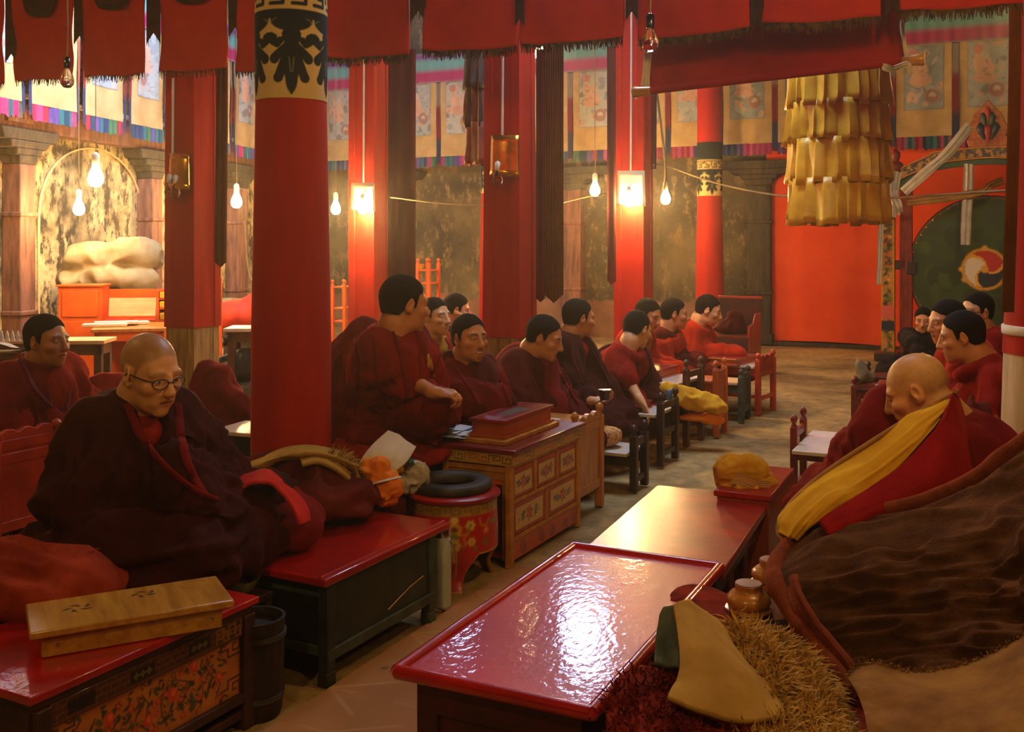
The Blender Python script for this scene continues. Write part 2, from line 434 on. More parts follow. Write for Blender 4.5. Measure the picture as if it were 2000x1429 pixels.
pillar_red = M('pillar_red_cloth', S(178, 30, 10), rough=.8, col2=S(158, 19, 8), nsc=3, stretch=(2, 2, .4), spec=.2, sheen=.15, bump=.1, bsc=150)
pillar_plain = M('pillar_plain_timber', S(176, 140, 84), rough=.85, col2=S(120, 88, 46), nsc=6, stretch=(5, 5, .6), spec=.2)
pillar_white = M('pillar_cream_cloth', S(214, 190, 150), rough=.85, col2=S(190, 160, 118), nsc=4, stretch=(4, 4, .6), spec=.15)
strip_brown = M('strip_brown_cloth', S(104, 48, 20), rough=.85, col2=S(78, 30, 14), nsc=4, stretch=(3, 3, .4), spec=.15)
strip_maroon = M('strip_maroon_cloth', S(96, 20, 16), rough=.85, col2=S(70, 12, 12), nsc=4, stretch=(3, 3, .4), spec=.15)
strip_ribbed = M('strip_ribbed_cloth', S(122, 68, 24), rough=.8, col2=S(96, 50, 16), nsc=4, spec=.15)
curtain_red = M('curtain_red', S(236, 84, 36), rough=.85, col2=S(224, 70, 26), nsc=2, spec=.15)
white_silk = M('white_silk_scarf', S(226, 218, 200), rough=.5, col2=S(200, 190, 165), nsc=8, sheen=.3)
canvas_grey = M('grey_canvas', S(150, 136, 104), rough=.9, col2=S(116, 102, 74), nsc=4, spec=.1)
sack_m = M('jute_sack', S(150, 136, 106), rough=.95, col2=S(112, 98, 72), nsc=9, bump=.3, bsc=120, spec=.1)
red_tarp = M('red_tarp', S(228, 62, 24), rough=.7, col2=S(204, 44, 14), nsc=4)
pink_timber = M('pink_timber', S(142, 92, 72), rough=.75, col2=S(84, 52, 38), nsc=5, stretch=(3, 3, .5), bump=.15)
grey_timber = M('smoky_timber', S(78, 64, 44), rough=.8, col2=S(42, 34, 24), nsc=6, stretch=(3, 3, .5), bump=.2)
beige_cloth = M('beige_brocade', S(186, 158, 112), rough=.9, col2=S(166, 138, 94), nsc=4, spec=.1, bump=.1, bsc=180)
wool_brown = M('brown_wool', S(86, 54, 28), rough=.97, col2=S(60, 36, 18), nsc=14, spec=.05, sheen=.5, bump=.5, bsc=120, bdist=.006)
wool_rim = M('rust_wool', S(126, 60, 32), rough=.97, col2=S(96, 42, 22), nsc=16, spec=.05, sheen=.4, bump=.5, bsc=140)
fleece = M('sheep_fleece', S(186, 140, 64), rough=.97, col2=S(120, 80, 30), nsc=16, spec=.05, sheen=.3, bump=.6, bsc=90, bdist=.008)
hide_m = M('tanned_hide', S(152, 106, 38), rough=.85, col2=S(116, 74, 24), nsc=7, spec=.15, bump=.35, bsc=70)
felt_yel = M('pale_felt', S(184, 142, 62), rough=.95, col2=S(158, 116, 44), nsc=6, spec=.08, bump=.25, bsc=160)
stripe_green = M('green_lining', S(96, 96, 62), rough=.95, col2=S(58, 62, 40), nsc=8, spec=.08)
carpet_red = M('fringed_red_carpet', S(140, 46, 26), rough=.97, col2=S(84, 20, 14), nsc=10, spec=.05, bump=.6, bsc=90)
carpet_dark = M('dark_seat_carpet', S(92, 30, 20), rough=.97, col2=S(52, 14, 12), nsc=9, spec=.05, bump=.5, bsc=90)
seat_dark = M('seat_bolster_cloth', S(90, 26, 16), rough=.95, col2=S(60, 10, 10), nsc=6, spec=.06, bump=.4, bsc=90)
wood_bowl = M('turned_wood', S(206, 138, 48), rough=.35, col2=S(170, 100, 28), nsc=4, coat=.5, coatr=.15)
black_lac = M('black_lacquer', S(20, 16, 14), rough=.25, coat=.6)
dark_hair = M('black_hair', S(30, 21, 15), rough=.85, col2=S(16, 11, 9), nsc=90, bump=1.0, bsc=300, bdist=.004, spec=.12)
stubble = M('grey_stubble', S(120, 88, 58), rough=.6, col2=S(84, 60, 38), nsc=40, bump=.3, bsc=300, bdist=.001)
stubble_light = M('silver_stubble', S(176, 138, 84), rough=.55, col2=S(140, 104, 60), nsc=40, bump=.3, bsc=300, bdist=.001)
def robe(name, c, c2=None, sheen=.3): return M(name, c, rough=.92, col2=c2 or tuple(x * .6 for x in c), nsc=5, spec=.08, sheen=sheen, bump=.3, bsc=150, bdist=.003)
robe_maroon = robe('maroon_wool', S(118, 22, 16))
robe_deep = robe('deep_maroon_wool', S(84, 20, 14))
robe_dark = robe('blackish_maroon_wool', S(62, 20, 13))
robe_crim = robe('crimson_wool', S(142, 28, 16))
robe_red = robe('bright_red_wool', S(172, 44, 18))
shirt_red = robe('red_shirt', S(150, 28, 20), sheen=.1)
shirt_gold = robe('gold_shirt', S(176, 130, 40), sheen=.1)
dark_jacket = robe('dark_jacket', S(40, 32, 28))
red_piping = M('coral_felt', S(206, 52, 40), rough=.95, col2=S(180, 36, 28), spec=.08)
orange_piping = M('orange_piping', S(224, 110, 36), rough=.9, spec=.1)
red_felt = M('red_felt', S(150, 16, 12), rough=.95, col2=S(124, 10, 9), nsc=4, spec=.08, sheen=.25, bump=.15, bsc=200)

def setup(m):  # shortcuts to a material's tree
    return m.node_tree, m.node_tree.nodes, m.node_tree.links, m.node_tree.nodes['Principled BSDF']
def mural(name, cream, dark, base, amount=.5, dado=.58, dadocol=S(150, 104, 74)):
    """old smoke-stained mural: worn paint over plaster, an earthen dado with a ragged upper edge"""
    m = bpy.data.materials.new(name); m.use_nodes = True; nt, N, L, b = setup(m)
    tc = N.new('ShaderNodeTexCoord')
    def noise(sc, det, st=(1, 1, 1), ro=.6):
        mp = N.new('ShaderNodeMapping'); mp.inputs['Scale'].default_value = st; L.new(tc.outputs['Object'], mp.inputs['Vector'])
        n = N.new('ShaderNodeTexNoise'); n.inputs['Scale'].default_value = sc; n.inputs['Detail'].default_value = det; n.inputs['Roughness'].default_value = ro
        L.new(mp.outputs['Vector'], n.inputs['Vector']); return n.outputs['Fac']
    def ramp(f, p0, p1, c0, c1):
        r = N.new('ShaderNodeValToRGB'); e = r.color_ramp.elements; e[0].position, e[1].position = p0, p1; e[0].color, e[1].color = (*c0, 1), (*c1, 1)
        L.new(f, r.inputs['Fac']); return r.outputs['Color']
    def mix(f, a, c):
        x = N.new('ShaderNodeMix'); x.data_type = 'RGBA'; L.new(f, x.inputs['Factor']); L.new(a, x.inputs['A']); L.new(c, x.inputs['B']); return x.outputs['Result']
    big = ramp(noise(.9, 6), .38, .62, dark, base)
    fine = noise(5.5, 10, (1, 1, .55), .75)
    msk = ramp(fine, 1 - amount - .03, 1 - amount + .04, (0, 0, 0), (1, 1, 1))
    patch = ramp(noise(.8, 5), .34, .5, (0, 0, 0), (1, 1, 1))
    mm = N.new('ShaderNodeMath'); mm.operation = 'MULTIPLY'; L.new(msk, mm.inputs[0]); L.new(patch, mm.inputs[1])
    crm = ramp(noise(9, 5), .35, .65, tuple(x * .7 for x in cream), cream)
    c = mix(mm.outputs[0], big, crm)
    sp = N.new('ShaderNodeSeparateXYZ'); L.new(tc.outputs['Object'], sp.inputs['Vector'])
    ad = N.new('ShaderNodeMath'); ad.operation = 'MULTIPLY_ADD'; L.new(noise(2.2, 6), ad.inputs[0]); ad.inputs[1].default_value = -.5; L.new(sp.outputs['Z'], ad.inputs[2])
    dm = ramp(ad.outputs[0], .49, .51, (1, 1, 1), (0, 0, 0)); 
    sh = N.new('ShaderNodeMath'); sh.operation = 'ADD'; sh.inputs[1].default_value = .5 - dado + .25; L.new(ad.outputs[0], sh.inputs[0]); L.new(sh.outputs[0], dm.node.inputs['Fac'])
    dc = ramp(noise(3, 6), .35, .65, tuple(x * .6 for x in dadocol), dadocol)
    c = mix(dm, c, dc)
    L.new(c, b.inputs['Base Color']); b.inputs['Roughness'].default_value = .75; b.inputs['Specular IOR Level'].default_value = .25
    bp = N.new('ShaderNodeBump'); bp.inputs['Strength'].default_value = .4; bp.inputs['Distance'].default_value = .02; L.new(fine, bp.inputs['Height']); L.new(bp.outputs['Normal'], b.inputs['Normal'])
    return m
mural_left = mural('worn_mural', S(206, 180, 128), S(40, 34, 24), S(84, 68, 44), .53, dado=.3)
mural_back = mural('smoky_mural', S(150, 122, 78), S(62, 52, 34), S(110, 93, 58), .45)
def earth():
    m = bpy.data.materials.new('trodden_earth'); m.use_nodes = True; nt, N, L, b = setup(m)
    tc = N.new('ShaderNodeTexCoord')
    n1 = N.new('ShaderNodeTexNoise'); n1.inputs['Scale'].default_value = .8; n1.inputs['Detail'].default_value = 8; n1.inputs['Roughness'].default_value = .65
    n2 = N.new('ShaderNodeTexNoise'); n2.inputs['Scale'].default_value = 9; n2.inputs['Detail'].default_value = 8; n2.inputs['Roughness'].default_value = .7
    for n in (n1, n2): L.new(tc.outputs['Object'], n.inputs['Vector'])
    r = N.new('ShaderNodeValToRGB'); e = r.color_ramp.elements; e[0].position, e[1].position = .34, .62; e[0].color, e[1].color = (*S(120, 92, 50), 1), (*S(196, 160, 100), 1)
    r2 = N.new('ShaderNodeValToRGB'); e = r2.color_ramp.elements; e[0].position, e[1].position = .3, .6; e[0].color, e[1].color = (.55, .55, .55, 1), (1.05, 1.05, 1.05, 1)
    L.new(n1.outputs['Fac'], r.inputs['Fac']); L.new(n2.outputs['Fac'], r2.inputs['Fac'])
    x = N.new('ShaderNodeMix'); x.data_type = 'RGBA'; x.blend_type = 'MULTIPLY'; x.inputs['Factor'].default_value = 1
    L.new(r.outputs['Color'], x.inputs['A']); L.new(r2.outputs['Color'], x.inputs['B']); L.new(x.outputs['Result'], b.inputs['Base Color'])
    b.inputs['Roughness'].default_value = .8; b.inputs['Specular IOR Level'].default_value = .25
    bp = N.new('ShaderNodeBump'); bp.inputs['Strength'].default_value = .7; bp.inputs['Distance'].default_value = .03; L.new(n2.outputs['Fac'], bp.inputs['Height']); L.new(bp.outputs['Normal'], b.inputs['Normal'])
    return m
earth_m = earth()
ceil_m = M('dark_ceiling_timber', S(58, 36, 22), rough=.9, col2=S(36, 22, 14), nsc=3)
vinyl_m = M('vinyl_sheet', 'attr', rough=.42, bump=.1, bsc=60, spec=.35)
# ------------------------------------------------------------------ setting
ORD = ['first', 'second', 'third', 'fourth', 'fifth', 'sixth', 'seventh', 'eighth', 'ninth', 'tenth', 'eleventh', 'twelfth', 'thirteenth', 'fourteenth', 'fifteenth', 'sixteenth']
A = np.zeros((121, 141, 3)); gx = np.linspace(-9, 12, 121); gy = np.linspace(-3, 22, 141)
A[..., 0], A[..., 1] = np.meshgrid(gx, gy, indexing='ij')
A[..., 2] = .018 * fbm(A.reshape(-1, 3) * np.array((.9, .9, 0)), 3).reshape(121, 141) - .012
A[..., 2] = np.minimum(A[..., 2], .004)
struct('floor', MB().grid(A), earth_m, smooth=180)
WB0 = Vector((-3.786, 18.62, 0)); WL0 = Vector((-5.2, 11.2, 0)); LDV = Vector((.1868, .9824, 0)); LROT = -math.atan2(.1868, .9824)
struct('wall_back', MB().box(0, 17.5, 0, .3, -.05, 6.4), mural_back, loc=WB0, rotz=-ROW)
struct('wall_left', MB().box(-.3, 0, -16, 7.56, -.05, 6.4), mural_left, loc=WL0, rotz=LROT)
e = WB0 + PV * 17.5
struct('wall_right', MB().box(0, .3, -22, 0, -.05, 6.4), M('plain_plaster', S(120, 90, 56), rough=.9), loc=e, rotz=-ROW)
struct('ceiling', MB().box(-12, 16, -6, 24, 6.4, 6.6), ceil_m)
def ubk(px, off=0):
    """position along the back wall (metres from its left corner) seen at column px; off = distance in front of it"""
    r = (px - CX) / F; o = WB0 - DV * off
    return (r * o.y - o.x) / (PV.x - r * PV.y)
def slf(px, off=0):
    r = (px - CX) / F; n = Vector((LDV.y, -LDV.x, 0)); o = WL0 + n * off
    return (r * o.y - o.x) / (LDV.x - r * LDV.y)
# engaged timber posts and lintels
def wallpost(name, u, frame, mat, capm, w=.34, h=2.3, dep=.22, beamz=2.66):
    lo, rz, sgn = frame
    mb = MB()
    mb.box(u-w/2, u+w/2, -dep, 0, 0, h, 0)
    mb.box(u-w/2-.03, u+w/2+.03, -dep-.03, 0, 0, .16, 0)
    mb.box(u-w/2-.02, u+w/2+.02, -dep-.02, 0, h-.55, h-.5, 0)
    mb.box(u-w/2-.02, u+w/2+.02, -dep-.02, 0, .72, .77, 0)
    for k, (ww, z0, z1) in enumerate(((w*.62, h, h+.09), (w*.85, h+.09, h+.16), (w*1.3, h+.16, h+.24), (w*1.9, h+.24, beamz))):
        mb.frustum(u-ww*.86, u+ww*.86, -dep-.01*k, 0, z0, u-ww, u+ww, -dep-.02-.012*k, 0, z1, 1)
    o = struct(name, mb, [mat, capm], loc=lo, rotz=rz, bevel=.012)
    return o
BK = (WB0, -ROW, 1); LF = (WL0, LROT + PI / 2, 1)     # on the left wall, local x runs away from the eye
# left wall frame: local X = LDV, local -Y = into the room
LFR = LROT + PI / 2
for px in (52, 305): wallpost('pillar_left', slf(px, .2), (WL0, LFR, 1), pink_timber, grey_timber, w=.25)
wallpost('pillar_left', slf(305, .2) + 2.5, (WL0, LFR, 1), pink_timber, grey_timber)
for px in (1115, 1482): wallpost('pillar_back', ubk(px, .2), BK, pink_timber if px < 1200 else grey_timber, grey_timber)
wallpost('pillar_back', ubk(760, .2), BK, grey_timber, grey_timber)
struct('trim_1', MB().box(-15, 7.4, -.2, 0, 2.66, 2.98).box(-15, 7.4, -.24, 0, 2.98, 3.04, 1), [pink_timber, pale_board], loc=WL0, rotz=LFR, bevel=.01)
# raised carved panel on the lintel
mb = MB(); u0 = slf(45, .25)
mb.box(u0-.22, u0+.22, -.25, -.2, 2.72, 2.92)
for k in range(6): mb.box(u0-.19+k*.065, u0-.15+k*.065, -.265, -.25, 2.76, 2.88)
struct('trim_2', mb, pink_timber, loc=WL0, rotz=LFR, bevel=.006)
# shallow arched niche moulding on the left wall
mb = MB(); c0 = slf(190, 0.05); pts = []
for k in range(33):
    a = PI * k / 32; pts.append((c0 - 1.05 * math.cos(a), -.02, 1.65 + .95 * math.sin(a) ** .8))
mb.tube([(c0-1.05, -.02, .3)] + pts + [(c0+1.05, -.02, .3)], .014, 6)
struct('trim_3', mb, plywood, loc=WL0, rotz=LFR, smooth=60)
# ceiling beams over the hall, carrying the hangings
for k, (t, zz) in enumerate(((0, 4.9), (2.6, 5.0))):
    o = Vector((0, 6.15, 0)) + DV * t
    struct('beam', MB().box(-9, 9, -.12, .12, zz, zz + .28), ceil_m, loc=o, rotz=-ROW, bevel=.02)
struct('beam', MB().box(-8.6, 5.2, -.05, .05, 3.42, 3.52), dark_wood, loc=Vector((0, 6.08, 0)), rotz=-ROW)
# clerestory windows of the raised lantern (daylight comes in here)
LANT = []
def clerestory(n, c, w, h, rz):
    mb = MB(); t = .07
    mb.box(-w/2-t, w/2+t, -.06, .06, -h/2-t, -h/2).box(-w/2-t, w/2+t, -.06, .06, h/2, h/2+t).box(-w/2-t, -w/2, -.06, .06, -h/2, h/2).box(w/2, w/2+t, -.06, .06, -h/2, h/2)
    mb.box(-.025, .025, -.04, .04, -h/2, h/2)
    struct('window_%d' % n, mb, dark_wood, loc=c, rotz=rz)
    LANT.append((c, w, h, rz))
clerestory(1, Vector((.95, 15.4, 5.25)), 1.05, .95, -ROW)
clerestory(2, Vector((-.85, 16.27, 5.05)), .42, .6, -ROW)

# ------------------------------------------------------------------ wrapped pillars of the hall
def pillar_square(px, D, label, w=.27, zred=.86, top=5.0, skirt=pillar_plain):
    c = P(px, HY, D); c.z = 0
    t = thing('wrapped_pillar', label, 'pillar', c, -ROW); t['kind'] = 'thing'
    b = w / 2
    def ring(z, k, n=9):
        out = []
        # square with soft folded corners and a recessed groove on each face
        prof = [(-1, -1), (-.55, -1.0), (-.5, -.94), (0, -.97), (.5, -.94), (.55, -1.0)]
        for q in range(4):
            a = q * PI / 2; cs, sn = math.cos(a), math.sin(a)
            for x, y in prof: out.append(((x*cs - y*sn)*b*k, (x*sn + y*cs)*b*k, z))
        return out
    def wrap(z0, z1, k0, k1, n):
        A = np.array([ring(z0 + (z1-z0)*i/n, k0 + (k1-k0)*i/n) for i in range(n+1)])
        R = A.reshape(-1, 3); d = .006 * fbm(R * np.array((9, 9, 1.2)), int(px)); q = np.linalg.norm(R[:, :2], axis=1)
        R[:, 0] *= 1 + d / q; R[:, 1] *= 1 + d / q
        mb = MB(); mb.grid(R.reshape(A.shape).transpose(1, 0, 2), closeu=True); return mb
    obj('base_post', wrap(0, zred + .05, 1.0, .97, 8), skirt, t, smooth=35)
    obj('red_wrap', wrap(zred, top, 1.05, .93, 40), pillar_red, t, smooth=35)
    return t
PB = pillar_square(996, 7.15, 'square red cloth wrapped pillar with plain timber foot, behind the man with a thin moustache', zred=.835)
PC = pillar_square(377, 7.55, 'square red wrapped pillar with pale foot, standing left of the round pillar', zred=.87)
PL = pillar_square(722, 9.3, 'square red pillar lit white by its shaded lamp, behind the tall kneeling monk', zred=.5)
PR = pillar_square(1238, 9.3, 'square orange-red lit pillar right of the one with the ribbed brown strip', zred=.5)

def capital_canvas(R, z0, z1, nx, ny, off=0):
    Wd = 2 * PI * R; H_ = z1 - z0
    navy = S(34, 40, 40); cream = S(206, 176, 112); line = S(120, 120, 96)
    c = Canvas(Wd, H_, nx, ny, cream)
    n = 5; L = Wd / n
    for k in range(-1, n + 1):
        x = (k + .5) * L + off
        c.ell(x, .145, .036, .085, 0, navy); c.ell(x, .09, .026, .07, 0, navy); c.stroke([(x, .02), (x, .1)], .012, navy)
        for q in (-1, 1):
            c.stroke([(x, .235), (x + q*.03, .15), (x + q*.055, .085)], .04, navy); c.disc(x + q*.056, .085, .021, navy)
            c.stroke([(x, .23), (x + q*.04, .195), (x + q*.07, .17)], .04, navy); c.disc(x + q*.072, .165, .022, navy)
            c.stroke([(x, .31), (x + q*.03, .26), (x + q*.06, .225), (x + q*.082, .238), (x + q*.088, .262)], .03, navy); c.disc(x + q*.08, .25, .022, navy)
            c.stroke([(x + q*.066, .292), (x + q*.05, .278), (x + q*.046, .262)], .014, cream)
            c.stroke([(x + q*.004, .11), (x + q*.012, .19), (x + q*.03, .235)], .0035, line)
        c.stroke([(x, .2), (x, .34)], .06, navy)
        c.ell(x, .33, L*.48, .05, 0, navy); 
        pts = [(x + L*.46*math.cos(PI*j/12), .315 + .03*math.sin(PI*j/12)) for j in range(13)]
        c.stroke(pts, .004, line)
    c.rect(-1, 9, .335, .375, navy)
    c.stroke([(-1, .378), (9, .378)], .008, cream)
    c.rect(-1, 9, .382, .50, cream)
    m = 10
    for k in range(-1, m + 1):
        l = Wd / m; x = k * l + off; y0, y1 = .398, .484; Y = lambda t: y0 + (y1-y0)*t
        a = [(x+.05*l, Y(0)), (x+.62*l, Y(0)), (x+.62*l, Y(.36)), (x+.3*l, Y(.36)), (x+.3*l, Y(.66))]
        b = [(x+.05*l, Y(1)), (x+.95*l, Y(1)), (x+.95*l, Y(.66)), (x+.5*l, Y(.66))] if k % 2 else [(x+.05*l, Y(.66)), (x+.05*l, Y(1)), (x+.92*l, Y(1)), (x+.92*l, Y(.3))]
        c.stroke(a, .017, navy); c.stroke(b, .017, navy)
    c.stroke([(-1, .496), (9, .496)], .012, cream); c.rect(-1, 9, .503, 9, navy)
    c.noise(.12, 9)
    return c
def pillar_round(px, D, R, zb, z0, label, res, top=5.0, off=0, rb=None, lob=.012):
    c = P(px, HY, D); c.z = 0
    t = thing('round_pillar', label, 'pillar', c, 0); t['kind'] = 'thing'
    def lathe_np(zs, rs, n, amp):
        th = np.linspace(0, 2*PI, n, endpoint=False)
        Z, T = np.meshgrid(zs, th, indexing='ij'); Rr = np.interp(Z, zs, rs)
        p = np.stack([np.cos(T)*2.2, np.sin(T)*2.2, Z*.5], -1).reshape(-1, 3)
        Rr = Rr * (1 + amp * np.clip(1.6 - Z, 0, 1.5) / 1.5 * ridge(p * 1.6, 5).reshape(Z.shape) + .3*amp*fbm(p, 9).reshape(Z.shape))
        A = np.stack([Rr*np.cos(T), Rr*np.sin(T), Z], -1); mb = MB(); mb.grid(A.transpose(1, 0, 2), closeu=True); return mb
    rb = rb or R * 1.15
    obj('base_post', lathe_np(np.linspace(0, zb + .05, 6), np.full(6, rb * .97), 40, 0), pillar_plain, t, smooth=60)
    zs = np.linspace(zb, z0, 50); obj('red_wrap', lathe_np(zs, np.interp(zs, (zb, zb + .6, z0), (rb, rb * .985, R)), 64, lob), pillar_red, t, smooth=60)
    cv = capital_canvas(R, z0, z0 + .75, res, int(res * .62), off)
    a0 = -PI / 2 - PI
    painted('painted_capital', cv, lambda X, Y: np.stack([(R*1.004 + .002) * np.cos(a0 + X/R), (R*1.004 + .002) * np.sin(a0 + X/R), z0 - .004 + Y], -1), paintcloth_m, t, smooth=180)
    obj('upper_post', lathe_np(np.array([z0 + .74, top]), np.array([R, R]), 32, 0), pillar_red, t, smooth=60)
    return t
RA = .152
pillar_round(569, 4.45, RA, .52, 2.105, 'thick round red pillar with navy scroll and fret capital, right behind the man in glasses', 420, off=.033, rb=.172)
pillar_round(1386, 14.4, .172, .4, 2.13, 'small far round pillar with navy and cream fret capital before the back wall', 130)
pillar_round(964, 14.0, .17, .4, 2.15, 'far round pillar almost hidden behind the square pillar with the brass sheet', 110)
# the pillar cut by the frame's right edge: red wrap above a loose cream cloth
c = P(2064, HY, 4.85); c.z = 0
t = thing('round_pillar', 'red pillar with a cream cloth skirt at the right border', 'pillar', c); t['kind'] = 'thing'
obj('cream_skirt', MB().lathe([(.18, .33), (.235, .35), (.242, .5), (.228, .97)], 40, lobes=9, lamp=.012), pillar_white, t, smooth=60)
obj('red_wrap', MB().lathe([(.232, .965), (.228, 1.04), (.197, 1.6), (.184, 2.4), (.178, 5)], 40, lobes=7, lamp=.014), pillar_red, t, smooth=60)
obj('tie_band', MB().lathe([(.234, 1.055), (.238, 1.06), (.238, 1.095), (.233, 1.1)], 40), white_silk, t, smooth=60)
obj('base_post', MB().lathe([(.18, 0), (.175, .36)], 24), pillar_plain, t, smooth=60)

# long cloth strips that hang beside the pillars
def strip(px0, px1, D, y0, y1, mat, label, pleats=3, amp=.012, point=True, dx=0, n=None, thick=.008, cat='hanging'):
    a, b = P(px0, y1, D), P(px1, y1, D); z0 = a.z; z1 = P(px0, y0, D).z; w = b.x - a.x
    nu = n or pleats * 8 + 9; nv = 24
    U, V = np.meshgrid(np.linspace(0, 1, nu), np.linspace(0, 1, nv), indexing='ij')
    bot = z0 + (w * .45 * np.abs(U - .5) * 2 if point else 0)
    X = a.x + w * U + dx * (1 - V); Z = bot + (z1 - bot) * V; Y = D + amp * np.sin(U * pleats * 2 * PI) + .02 * np.sin(V * 3 + px0)
    A = np.stack([X, Y, Z], -1); mb = MB(); mb.grid(A); B = A.copy(); B[..., 1] += thick; mb.grid(B[:, ::-1])
    o = obj('hanging_strip', mb, mat, base=True, smooth=60); tag(o, label, cat); return o
strip(420, 443, 7.3, 120, 522, strip_brown, 'brown cloth strip with a pointed end hanging right of the left square pillar', 2, .01)
strip(758, 812, 9.0, 95, 620, strip_maroon, 'wide maroon cloth strip hanging right of the brightly lit lamp pillar', 2, .012, False)
strip(1047, 1064, 7.0, 95, 590, strip_maroon, 'narrow dark strip hanging between red pillar and ribbed brown strip', 1, .008)
strip(1062, 1101, 7.0, 90, 592, strip_ribbed, 'ribbed golden brown cloth strip with a pointed end, before the smoky wall', 9, .006)
strip(1186, 1203, 9.1, 90, 556, strip_maroon, 'dark strip hanging along the left side of the orange lit pillar', 1, .008)
strip(1272, 1282, 9.2, 130, 330, strip_maroon, 'thin plum strip on the right side of the orange lit pillar', 1, .006, False)
strip(1969, 1992, 4.72, 20, 610, strip_ribbed, 'dark ribbed strip hanging beside the pillar at the right border', 5, .006, False, dx=-.02)

# ------------------------------------------------------------------ fringed red banners strung across the hall
def Db(px): 
    r = (px - CX) / F; t = 6 * r / (PV.x - r * PV.y); return 6 + PV.y * t
def childw(name, mb, mats, parent, **kw):
    b = np.array(parent.location); mb.v = (np.array(mb.v) - b).tolist(); return obj(name, mb, mats, parent, **kw)
def fringe_mb(pts, L, dens, rng, w=.004):
    """loose threads hanging from a polyline"""
    mb = MB(); pts = [Vector(p) for p in pts]
    for a, b in zip(pts[:-1], pts[1:]):
        n = max(1, int((b - a).length * dens))
        for k in range(n):
            p = a.lerp(b, (k + rng.random()) / n); l = L * (.55 + .6 * rng.random()) * (.35 if rng.random() < .12 else 1)
            q = p + Vector((rng.uniform(-.012, .012), rng.uniform(-.01, .01), -l)); ww = w * rng.uniform(.6, 1.3)
            d = (b - a).normalized() * ww
            mb.add([p - d, p + d, q + d * .4, q - d * .4], [(0, 1, 2, 3)])
    return mb
rng = random.Random(5)
BAN = [(-75, 13, 168, 165, 0), (31, 148, 158, 152, 1), (167, 292, 150, 143, 1), (318, 449, 141, 133, 1), (470, 545, 140, 136, 0),
       (636, 800, 113, 105, 0), (833, 1013, 100, 90, 0), (1019, 1222, 87, 73, 0), (1247, 1468, 78, 55, 0), (1490, 1722, 48, 33, 0), (1758, 1996, 22, 8, 0)]
for k, (x0, x1, y0, y1, neck) in enumerate(BAN):
    n = 7; bow = 4 if k > 4 else 2
    rows = []
    for f in (0, .3, .6, .82, 1):
        r = []
        for j in range(n):
            s = j / (n - 1); px = x0 + (x1 - x0) * s; yb = y0 + (y1 - y0) * s + bow * math.sin(PI * s) + rng.uniform(-1.5, 1.5)
            D = Db(px); zt = 3.45; zb = P(px, yb, D).z
            q = P(px, HY, D); q.z = zt + (zb - zt) * f
            q += DV * (-.03 + .02 * math.sin(3 * s * PI + k) * f + .012 * rng.uniform(-1, 1))
            r.append(tuple(q))
        rows.append(r)
    o = sheet('red_banner', rows, [banner_red], 30, 34, .006, px=False, disp=lambda U, V, A, k=k: .008 * fbm(np.stack([U.ravel()*2 + k*7, V.ravel()*5, 0*U.ravel()], 1), 3).reshape(U.shape) + .006*np.sin(U*9 + V*4))
    tag(o, '%s red cotton banner from the left in the overhead row, %s' % (ORD[k], 'with brown neckline patch' if neck else 'with ragged fringe below'), 'banner', 'red banners strung overhead')
    bot = [Vector(p) for p in rows[-1]]
    childw('fringe', fringe_mb(bot, .055 if k > 4 else .05, 300 if k > 4 else 150, rng, .0045), fringe_m, o)
    childw('fringe', fringe_mb([bot[0], bot[0].lerp(Vector(rows[2][0]), .9)], .10, 120, rng, .004), fringe_m, o)
    if neck:
        # brown yoke patch sewn at the top: a rounded tongue
        cx_ = (x0 + x1) / 2; yb = {1: 36, 2: 22, 3: 10}[k]; ww = (x1 - x0) * .33
        poly = []
        for j in range(15):
            a = PI * j / 14; px = cx_ - ww * math.cos(a) * (1 if abs(math.cos(a)) > .95 else 1); poly.append((px, yb * (min(1, math.sin(a) * 2.2)) - 60 * (1 - min(1, math.sin(a) * 2.2))))
        rr = []
        for f in (0, .5, 1):
            r = []
            for j in range(11):
                s = j / 10; px = cx_ - ww + 2 * ww * s; e = (1 - abs(2*s - 1) ** 5); D = Db(px); zb = P(px, yb * e - 40 * (1 - e), D).z; zt = 3.4
                q = P(px, HY, D); q.z = zt + (zb - zt) * f; q -= DV * .062; r.append(tuple(q))
            rr.append(r)
        n_ = sheet('yoke_patch', rr, [banner_dark], 14, 22, .004, px=False, base=False)
        n_.parent = o; n_.location = -Vector(o.location)
# brown forked ribbons between them
RIB = [(10, 33, 122), (144, 166, 86), (286, 313, 84), (446, 471, 72), (801, 832, 44), (1006, 1024, 50), (1222, 1246, 40), (1466, 1492, 62), (1728, 1760, 38)]
for k, (x0, x1, yb) in enumerate(RIB):
    D = Db((x0 + x1) / 2) - .05; a, b = P(x0, yb, D), P(x1, yb, D); w = b.x - a.x; zt = 3.45
    poly = [(0, zt), (w, zt), (w, a.z), (w * .5, a.z + w * .75), (0, a.z)]
    o = obj('forked_ribbon', MB().prism(poly, (a.x, D, 0), (1, 0, 0), (0, 0, 1), (0, 1, 0), .006), banner_dark, base=True)
    tag(o, '%s brown swallowtail ribbon from the left, hanging between two red banners' % ORD[k], 'ribbon', 'ribbons between the red banners')
    childw('fringe', fringe_mb([(a.x, D, a.z + .02), (a.x + w * .4, D, a.z + .1)], .07, 120, rng), fringe_m, o)
    childw('fringe', fringe_mb([(a.x + w * .6, D, a.z + .1), (a.x + w, D, a.z + .02)], .07, 120, rng), fringe_m, o)

